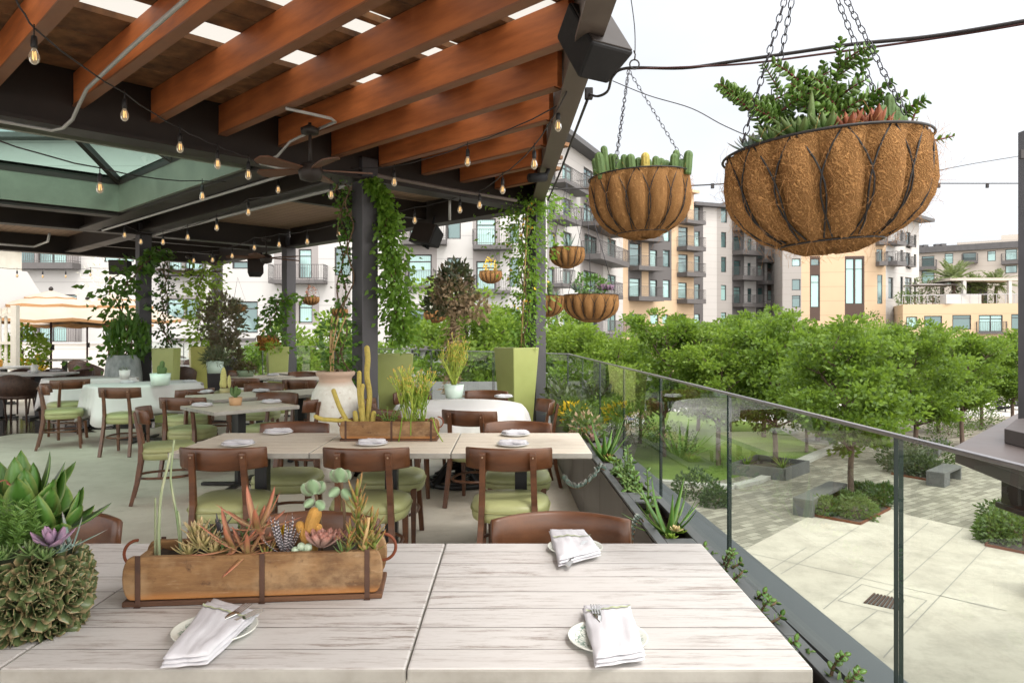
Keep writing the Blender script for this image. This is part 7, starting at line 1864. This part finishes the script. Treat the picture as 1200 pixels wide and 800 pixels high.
YA = 50.0; xw = lambda px: (px - 600) / F_PX * YA
FA = Fac((xw(-60), YA), (xw(641), YA))
ba = thing('apartment_building', 'long white apartment block with grey bays and balconies behind the terrace roof', 'building', (FA.A.x, FA.A.y, 0))
winsA = [(18, 286, 40, 309), (44, 286, 78, 310), (20, 345, 90, 372), (44, 380, 78, 401), (24, 380, 38, 401), (123, 380, 133, 391), (121, 298, 157, 307), (197, 300, 213, 317), (216, 300, 238, 317), (195, 350, 216, 374), (217, 350, 234, 374), (275, 353, 302, 390), (272, 306, 294, 315), (330, 292, 334, 325), (350, 292, 365, 326),
         (350, 355, 366, 378), (392, 290, 411, 323), (393, 372, 404, 383), (478, 298, 506, 335), (480, 264, 510, 282), (479, 362, 506, 394), (524, 258, 540, 280), (524, 302, 540, 336), (524, 362, 540, 392), (558, 256, 581, 289), (558, 306, 581, 340), (558, 363, 581, 393), (597, 262, 608, 285), (597, 302, 608, 336), (597, 362, 608, 388), (622, 262, 632, 290), (622, 312, 632, 335), (624, 362, 634, 390),
         (60, 410, 110, 430), (300, 412, 340, 440), (520, 412, 548, 436), (560, 412, 590, 436), (420, 300, 440, 330), (420, 355, 440, 385)]
zonesA = [(10, 280, 93, 311, 1), (22, 375, 95, 403, 1), (190, 296, 241, 319, 1), (193, 346, 238, 377, 1), (321, 286, 373, 331, 1), (346, 352, 374, 380, 1), (411, 286, 470, 411, 0), (392, 323, 411, 411, 1), (473, 258, 512, 338, 1), (473, 360, 512, 397, 1), (554, 250, 586, 345, 1), (554, 360, 586, 397, 1), (-60, 424, 640, 500, 2)]
balA = [(10, 309, 95, 316, 1.0), (34, 402, 96, 408, .8), (189, 318, 242, 323, 1.2), (321, 329, 384, 333, 1.2), (474, 283, 524, 288, 1.1), (476, 335, 511, 338, .5), (555, 289, 601, 294, 1.3), (556, 341, 598, 344, 1.0), (556, 394, 598, 398, .9)]
add_facade(ba, FA, 14.6, [w_white, w_grey, w_ltgrey], winsA, zonesA, balA, bands=[(10, 424, 90, 428, .8, m_balc), (195, 396, 300, 399, .3, m_balc), (470, 396, 520, 400, .5, m_balc), (490, 404, 520, 409, .9, m_balc), (186, 322, 250, 324, .12, m_balc), (430, 425, 600, 428, .6, m_balc)])
roof_edge(ba, FA, 14.6)
# shop sign with black letters
cu = bpy.data.curves.new('sign', 'FONT'); cu.body = 'FLOWER'; cu.size = 1.02; cu.extrude = .03
cu.offset = .02; tmp = bpy.data.objects.new('tmp', cu); C.objects.link(tmp); bpy.context.view_layer.update()
me = bpy.data.meshes.new_from_object(tmp.evaluated_get(bpy.context.evaluated_depsgraph_get())); bpy.data.objects.remove(tmp); me.materials.clear()
so = bpy.data.objects.new('shop_sign', me); C.objects.link(so); q = PY(481, 421.5, YA - .12); so.location = q; so.rotation_euler = (PI / 2, 0, 0); me.materials.append(m_black)
tag(so, 'black FLOWER lettering on the white wall behind the topiary tree', 'sign')
FB = Fac((xw(641), YA), ((730 - 600) / F_PX * 68, 68))
bb = thing('apartment_building', 'white and grey apartment wing with a flat dark roof, right of the corner column', 'building', (FB.A.x, FB.A.y, 0))
winsB = [(659, 193, 671, 219), (684, 200, 700, 228), (660, 233, 670, 257), (684, 241, 699, 267), (660, 272, 670, 289), (685, 276, 700, 300), (660, 316, 670, 336), (712, 280, 722, 303), (712, 322, 722, 340), (712, 363, 722, 388), (644, 196, 652, 219), (643, 236, 651, 256), (643, 314, 650, 333), (686, 366, 700, 390), (643, 272, 651, 292), (684, 318, 699, 342), (712, 232, 722, 256), (646, 362, 654, 388), (660, 362, 670, 386)]
zonesB = [(641, 150, 730, 231, 2), (680, 231, 707, 400, 1), (707, 231, 731, 420, 2), (641, 400, 731, 480, 2), (641, 231, 653, 400, 1)]
add_facade(bb, FB, 15.3, [w_white, w_grey, w_ltgrey], winsB, zonesB, [(643, 219, 675, 223, 1.2), (680, 228, 712, 233, 1.6), (641, 257, 662, 262, 1.3), (681, 267, 716, 272, 1.5), (681, 303, 717, 309, 1.6), (641, 333, 656, 337, 1.2), (692, 390, 726, 395, 1.6), (681, 344, 712, 349, 1.4)], depth=14)
roof_edge(bb, FB, 15.3, 1.1, .4, None, .2, None, 14)
FC = Fac(((729 - 600) / F_PX * 74, 74), ((813 - 600) / F_PX * 80, 80))
bc = thing('apartment_building', 'tan apartment block with slim dark windows behind the finger cactus basket', 'building', (FC.A.x, FC.A.y, 0))
winsC = [(738, 285, 750, 312), (738, 326, 750, 348), (739, 368, 752, 386), (762, 293, 770, 313), (762, 328, 770, 348), (762, 368, 772, 380), (777, 293, 785, 313), (777, 328, 785, 349), (776, 368, 783, 380), (762, 252, 770, 283), (777, 252, 785, 283), (738, 248, 750, 275), (795, 240, 806, 259), (795, 266, 806, 290), (795, 298, 806, 320), (795, 331, 805, 350), (795, 368, 804, 386)]
add_facade(bc, FC, 16.6, [w_tan, w_slate], winsC, [(760, 240, 787, 352, 1), (736, 240, 752, 352, 1), (736, 355, 752, 388, 0)], [(737, 313, 766, 318, 1.5), (737, 348, 766, 353, 1.5), (737, 279, 766, 284, 1.5), (793, 260, 815, 264, 1.5), (793, 290, 815, 295, 1.5), (793, 320, 815, 325, 1.5), (793, 351, 815, 356, 1.5)], depth=12)
roof_edge(bc, FC, 16.6, .5, .3, w_tan, depth=12)
FD = Fac(((813 - 600) / F_PX * 84, 84), ((858 - 600) / F_PX * 86, 86))
bd = thing('apartment_building', 'grey apartment block with a dark overhanging roof, between the tan block and the largest basket', 'building', (FD.A.x, FD.A.y, 0))
winsD = [(814, 241, 820, 260), (814, 271, 820, 290), (814, 300, 820, 318), (814, 333, 820, 352), (814, 368, 820, 386), (845, 243, 852, 261), (845, 272, 851, 290), (845, 301, 851, 319), (845, 334, 851, 352), (845, 366, 851, 382)]
add_facade(bd, FD, 15.9, [w_ltgrey, w_slate, w_midgrey], winsD, [(812, 200, 824, 480, 1), (840, 200, 860, 480, 2)], depth=10)
roof_edge(bd, FD, 15.9, .9, .4, None, None, None, 10)
FE = Fac(((858 - 600) / F_PX * 86, 86), ((920 - 600) / F_PX * 91, 91))
be = thing('apartment_building', 'white and dark striped apartment wing with stacked balconies, under the largest basket', 'building', (FE.A.x, FE.A.y, 0))
winsE = [(860, 262, 868, 270), (860, 277, 868, 294), (860, 305, 868, 323), (860, 336, 868, 356), (876, 280, 881, 298), (876, 308, 880, 324), (876, 338, 881, 354), (888, 288, 894, 304), (888, 311, 894, 329), (888, 337, 894, 355), (900, 305, 907, 315), (900, 320, 907, 335), (900, 340, 907, 352), (911, 298, 915, 310), (911, 320, 914, 350)]
add_facade(be, FE, 16.4, [w_white, w_slate, w_brownm], winsE, [(858, 200, 872, 400, 1), (886, 270, 896, 400, 1), (899, 300, 908, 352, 2), (910, 318, 915, 352, 2)], [(858, 295, 882, 300, 1.6), (858, 324, 882, 329, 1.6), (858, 356, 882, 360, 1.6), (887, 305, 909, 309, 1.6), (887, 330, 909, 334, 1.6), (887, 356, 909, 360, 1.6), (858, 268, 882, 272, 1.6)], depth=12)
roof_edge(be, FE, 16.4, .8, .4, None, None, None, 12)
FF = Fac(((917 - 600) / F_PX * 82, 82), ((1038 - 600) / F_PX * 80, 80))
bf = thing('apartment_building', 'tan corner tower with tall brown window strips below the largest basket', 'building', (FF.A.x, FF.A.y, 0))
winsF = [(928, 303, 938, 312), (928, 327, 938, 340), (928, 346, 938, 360), (950, 303, 960, 311), (950, 322, 960, 360), (991, 303, 1001, 356), (1002, 303, 1011, 356), (1027, 292, 1034, 308), (1028, 322, 1034, 356)]
add_facade(bf, FF, 14.9, [w_tan, w_midgrey, w_brownm], winsF, [(917, 200, 939, 480, 1), (949, 300, 961, 376, 2), (990, 300, 1013, 374, 2)], [(1026, 307, 1036, 312, 1.4), (1026, 283, 1036, 288, 1.4)], depth=10, mside=1)
roof_edge(bf, FF, 14.9, .6, .3, None, None, None, 10)
FG = Fac(((1038 - 600) / F_PX * 80.2, 80.2), ((1077 - 600) / F_PX * 87, 87))
bg = thing('apartment_building', 'white corner facade with slim dark windows and a flat dark roof, left of the palm', 'building', (FG.A.x, FG.A.y, 0))
winsG = [(1055, 270, 1058.5, 284), (1062, 272, 1067, 291), (1071, 275, 1074, 290), (1055, 293, 1058.5, 308), (1062, 296, 1067, 315), (1071, 298, 1074, 313), (1055, 324, 1058.5, 353), (1060.5, 325, 1068.5, 353), (1071, 327, 1074, 353), (1041, 300, 1047, 312), (1041, 325, 1047, 350)]
add_facade(bg, FG, 14.4, [w_white, w_grey], winsG, (), [(1061, 287, 1068, 289, .4), (1061, 311, 1068, 313, .4), (1038, 307, 1049, 312, 1.2), (1038, 284, 1049, 288, 1.2)], depth=8, pane=m_panedark)
roof_edge(bg, FG, 14.4, 1.6, .35, None, None, None, 8)
FH = Fac(((1070 - 600) / F_PX * 112, 112), ((1260 - 600) / F_PX * 100, 100))
bh = thing('apartment_building', 'low beige apartment block with a stepped roof behind the palm tree', 'building', (FH.A.x, FH.A.y, 0))
winsH = [(1080, 300, 1095, 313), (1080, 317, 1095, 332), (1107, 297, 1117, 309), (1128, 296, 1144, 306), (1157, 294, 1167, 306), (1178, 292, 1192, 305), (1178, 311, 1192, 320), (1107, 322, 1117, 335)]
add_facade(bh, FH, 13.4, [w_beige, w_slate], winsH, (), [(1077, 313, 1098, 317, 1.5), (1174, 306, 1196, 310, 1.5), (1128, 306, 1146, 309, 1.2)], depth=12)
roof_edge(bh, FH, 13.4, .6, .9, None, None, None, 12)
m = MB(); oo = V(bh.location)
for a0, a1, z0, z1, u in ((5.5, 26, 14.3, 15.0, -3), (11, 26, 15.0, 15.9, -5)): m.prism([tuple((FH.P(a, 0, q) - oo).xy) for a, q in ((a0, -11), (a1, -11), (a1, u), (a0, u))], z0 + .005, z1)
m.obj('penthouse', w_beige, bh)
m = MB()
for a in (.6, 1.4, 3.0, 3.8): c = FH.P(a, 14.55, -1.5) - oo; m.box(c, (.7, .7, .5))
m.obj('roof_unit', m_roof, bh)
FI = Fac(((1058 - 600) / F_PX * 76, 76), ((1300 - 600) / F_PX * 70, 70))
bi = thing('podium_building', 'low yellow building with a planted roof terrace at the far right', 'building', (FI.A.x, FI.A.y, 0))
add_facade(bi, FI, 4.25, [w_yellow], [(1083, 370, 1104, 384), (1116, 369, 1138, 386), (1147, 369, 1175, 389), (1185, 368, 1200, 386), (1062, 371, 1075, 384)], (), [(1144, 389, 1179, 391, .35)], depth=22)
m = MB(); oo = V(bi.location); m.beam(FI.P(0, 5.2, -.3) - oo, FI.P(FI.L, 5.2, -.3) - oo, .08, .06)
for k in range(24): p = FI.P(FI.L * k / 23, 4.25, -.3) - oo; m.beam(p, p + V((0, 0, .95)), .04, .04, up=(0, 1, 0))
m.obj('terrace_railing', m_rail, bi)
def onFI(px, py, back): 
    p = FI.P(FI.s_of(px), 4.26, -back); return p
p = onFI(1125, 350, 3.0); t = thing('palm_tree', 'palm tree with braced trunk on the yellow building roof terrace', 'tree', p); H = 2.6
m = MB(); m.tube(bez([V((0, 0, 0)), V((.05, 0, H * .5)), V((0, 0, H))]), [.28 - .008 * i for i in range(13)], 8); m.obj('trunk', m_bark, t)
m = MB()
for k in range(4): a = k * PI / 2 + .4; m.tube([V((math.cos(a) * 1.3, math.sin(a) * 1.3, 0)), V((math.cos(a) * .2, math.sin(a) * .2, 1.5))], .05, 5)
m.obj('brace', m_tealwood, t)
rs = random.Random(2); PP = []; DD = []; LL = []
for k in range(46):
    a = rs.uniform(0, 2 * PI); el = rs.uniform(-.1, 1.35); ln = rs.uniform(2.6, 3.6); d = np.array([math.cos(a) * math.cos(el), math.sin(a) * math.cos(el), math.sin(el)]); sd = np.array([-math.sin(a), math.cos(a), 0])
    for q in np.linspace(.12, 1, 34):
        pp = d * ln * q + np.array([0, 0, H - .32 * ln * q ** 2.2])
        for s_ in (1, -1): PP.append(pp); DD.append(sd * s_ + d * .8 + np.array([0, 0, -.25 - .4 * q])); LL.append(.62 * (1.15 - .7 * q))
leaf_cloud('crown', PP, DD, np.array(LL), .055, lf_palm, t)
p = onFI(1158, 350, 5); t2 = dup(t, p, 1.3, 'lower bushy palm right of the braced palm, behind the gazebo', None, .72)
p = onFI(1188, 350, 6); dup(t, p, 2.3, 'palm half hidden by the tall dark post', None, .8)
def onbush(px, back, R, lb, mat, n=420): 
    p = onFI(px, 350, back); t = thing('terrace_shrub', lb, 'shrub', p, 0, 'shrubs on the yellow building terrace'); bush(t, (0, 0, R * .8), R, n, .22, mat, 'foliage', 1.0, int(px)); m = MB(); m.tube([V((0, 0, 0)), V((0, 0, R))], .06, 5); m.obj('stem', m_twig, t)
onbush(1086, 2.5, 1.7, 'round dark shrub at the left end of the yellow building terrace', lf_oak); onbush(1098, 2.0, 1.1, 'pale thin shrub left of the braced palm', lf_sage, 200); onbush(1115, 4, 1.8, 'dense shrub directly behind the braced palm', lf_dark); onbush(1140, 4, 1.1, 'green shrub between the palm and the gazebo', lf_shrub); onbush(1166, 4.5, 1.3, 'green shrub under the gazebo', lf_shrub); onbush(1062, 1.5, .8, 'low hedge piece by the white corner facade', lf_shrub, 260); onbush(1075, 1.5, .8, 'low hedge piece left of the terrace planter', lf_shrub, 260)
p = onFI(1168, 350, 4); t = thing('gazebo', 'grey flat roofed gazebo on the yellow building terrace', 'gazebo', p); m = MB(); m.box((-1.4, 0, 2.55), (7.2, 4.2, .28)); m.obj('roof', w_beige, t); m = MB(); m.box((-5.4, .6, 2.1), (4.4, 3, .14)); m.obj('side_roof', w_grey, t)
for x, y in ((-3.5, -1.9), (1.2, -1.9), (-3.5, 1.9), (1.2, 1.9)): m = MB(); m.box((x, y, 1.2), (.32, .32, 2.41)); m.obj('post', w_ltgrey, t)
m = MB(); m.box((0, 1.5, 1.2), (2.2, .2, 2.4)); m.obj('back_wall', w_slate, t)
p = onFI(1128, 350, .9); t = thing('terrace_planter', 'long pale planter box at the foot of the braced palm', 'planter', p); m = MB(); m.box((0, 0, .5), (3.6, 1.1, 1.0)); m.obj('box', w_ltgrey, t); m = MB(); m.box((0, 0, 1.0), (3.4, .9, .06)); m.obj('soil', m_soil, t)
# ---------------------------------------------------------------- light, sky and camera
SUN_EL, SUN_AZ = math.radians(56), math.radians(150)           # azimuth measured from +Y towards +X
w = bpy.data.worlds.new('World'); S.world = w; w.use_nodes = True
nt = w.node_tree; nt.nodes.clear()
out = nt.nodes.new('ShaderNodeOutputWorld'); bg_ = nt.nodes.new('ShaderNodeBackground')
sky = nt.nodes.new('ShaderNodeTexSky'); sky.sky_type = 'NISHITA'; sky.sun_disc = False; sky.sun_elevation = SUN_EL; sky.sun_rotation = SUN_AZ; sky.air_density = 1.2; sky.dust_density = 3.0
tc = nt.nodes.new('ShaderNodeTexCoord'); mp = nt.nodes.new('ShaderNodeMapping'); mp.inputs['Scale'].default_value = (1.2, 1.2, 3.2)
nz = nt.nodes.new('ShaderNodeTexNoise'); nz.inputs['Scale'].default_value = 1.6; nz.inputs['Detail'].default_value = 5; nz.inputs['Roughness'].default_value = .5
nt.links.new(tc.outputs['Generated'], mp.inputs[0]); nt.links.new(mp.outputs[0], nz.inputs['Vector'])
rp_ = nt.nodes.new('ShaderNodeValToRGB'); rp_.color_ramp.elements[0].position = .30; rp_.color_ramp.elements[0].color = (.70, .70, .70, 1); rp_.color_ramp.elements[1].position = .62; rp_.color_ramp.elements[1].color = (1, 1, 1, 1)
nt.links.new(nz.outputs['Fac'], rp_.inputs[0])
# overcast layer: palest ahead near the horizon, several times brighter overhead and in a lobe added behind the camera as interior fill
def wm(op, a, b, c=None):
    n = nt.nodes.new('ShaderNodeMath'); n.operation = op
    for k, x in enumerate((a, b, c)):
        if x is None: continue
        if isinstance(x, (int, float)): n.inputs[k].default_value = x
        else: nt.links.new(x, n.inputs[k])
    return n.outputs[0]
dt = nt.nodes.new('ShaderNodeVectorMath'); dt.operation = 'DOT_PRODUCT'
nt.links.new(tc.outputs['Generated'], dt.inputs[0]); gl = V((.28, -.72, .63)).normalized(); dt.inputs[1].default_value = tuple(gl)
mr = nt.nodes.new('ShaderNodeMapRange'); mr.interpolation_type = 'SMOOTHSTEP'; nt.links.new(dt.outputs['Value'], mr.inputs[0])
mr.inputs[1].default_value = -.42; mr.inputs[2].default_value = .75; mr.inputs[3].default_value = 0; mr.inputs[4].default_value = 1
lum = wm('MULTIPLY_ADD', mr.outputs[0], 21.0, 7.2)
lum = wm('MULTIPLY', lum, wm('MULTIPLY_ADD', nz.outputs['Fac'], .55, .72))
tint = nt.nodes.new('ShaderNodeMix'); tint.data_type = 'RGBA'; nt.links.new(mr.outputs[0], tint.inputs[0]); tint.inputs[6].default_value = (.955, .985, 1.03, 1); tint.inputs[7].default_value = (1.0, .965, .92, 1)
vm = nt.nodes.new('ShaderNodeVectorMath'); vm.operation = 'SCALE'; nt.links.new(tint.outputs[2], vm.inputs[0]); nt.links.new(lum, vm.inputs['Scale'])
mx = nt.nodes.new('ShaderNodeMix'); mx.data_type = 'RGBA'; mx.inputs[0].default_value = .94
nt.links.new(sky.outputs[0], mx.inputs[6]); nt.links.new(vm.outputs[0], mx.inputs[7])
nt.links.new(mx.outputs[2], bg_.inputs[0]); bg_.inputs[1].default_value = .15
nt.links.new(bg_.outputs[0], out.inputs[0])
sl = bpy.data.lights.new('sun', 'SUN'); sl.energy = 1.9; sl.angle = math.radians(10); sl.color = (1, .955, .89)
so_ = bpy.data.objects.new('sun', sl); C.objects.link(so_)
dv = V((math.sin(SUN_AZ) * math.cos(SUN_EL), math.cos(SUN_AZ) * math.cos(SUN_EL), math.sin(SUN_EL)))
so_.rotation_euler = dv.to_track_quat('Z', 'Y').to_euler()
cam = bpy.data.cameras.new('camera'); co_ = bpy.data.objects.new('camera', cam); C.objects.link(co_)
cam.sensor_width = 36; cam.sensor_fit = 'HORIZONTAL'; cam.lens = 36 * F_PX / 1200; cam.shift_y = -12 / 1200
cam.clip_start = .05; cam.clip_end = 1500
co_.location = (0, 0, CAMZ); co_.rotation_euler = (PI / 2, 0, 0)
cam.dof.use_dof = True; cam.dof.focus_distance = 2.6; cam.dof.aperture_fstop = 18.0
S.camera = co_
S.render.engine = 'CYCLES'
S.view_settings.view_transform = 'Standard'; S.view_settings.look = 'None'; S.view_settings.exposure = 0; S.view_settings.gamma = 1
cy = S.cycles; cy.use_denoising = True; cy.max_bounces = 10; cy.diffuse_bounces = 5; cy.glossy_bounces = 4; cy.transparent_max_bounces = 24; cy.transmission_bounces = 6; cy.sample_clamp_indirect = 6; cy.caustics_reflective = False; cy.caustics_refractive = False
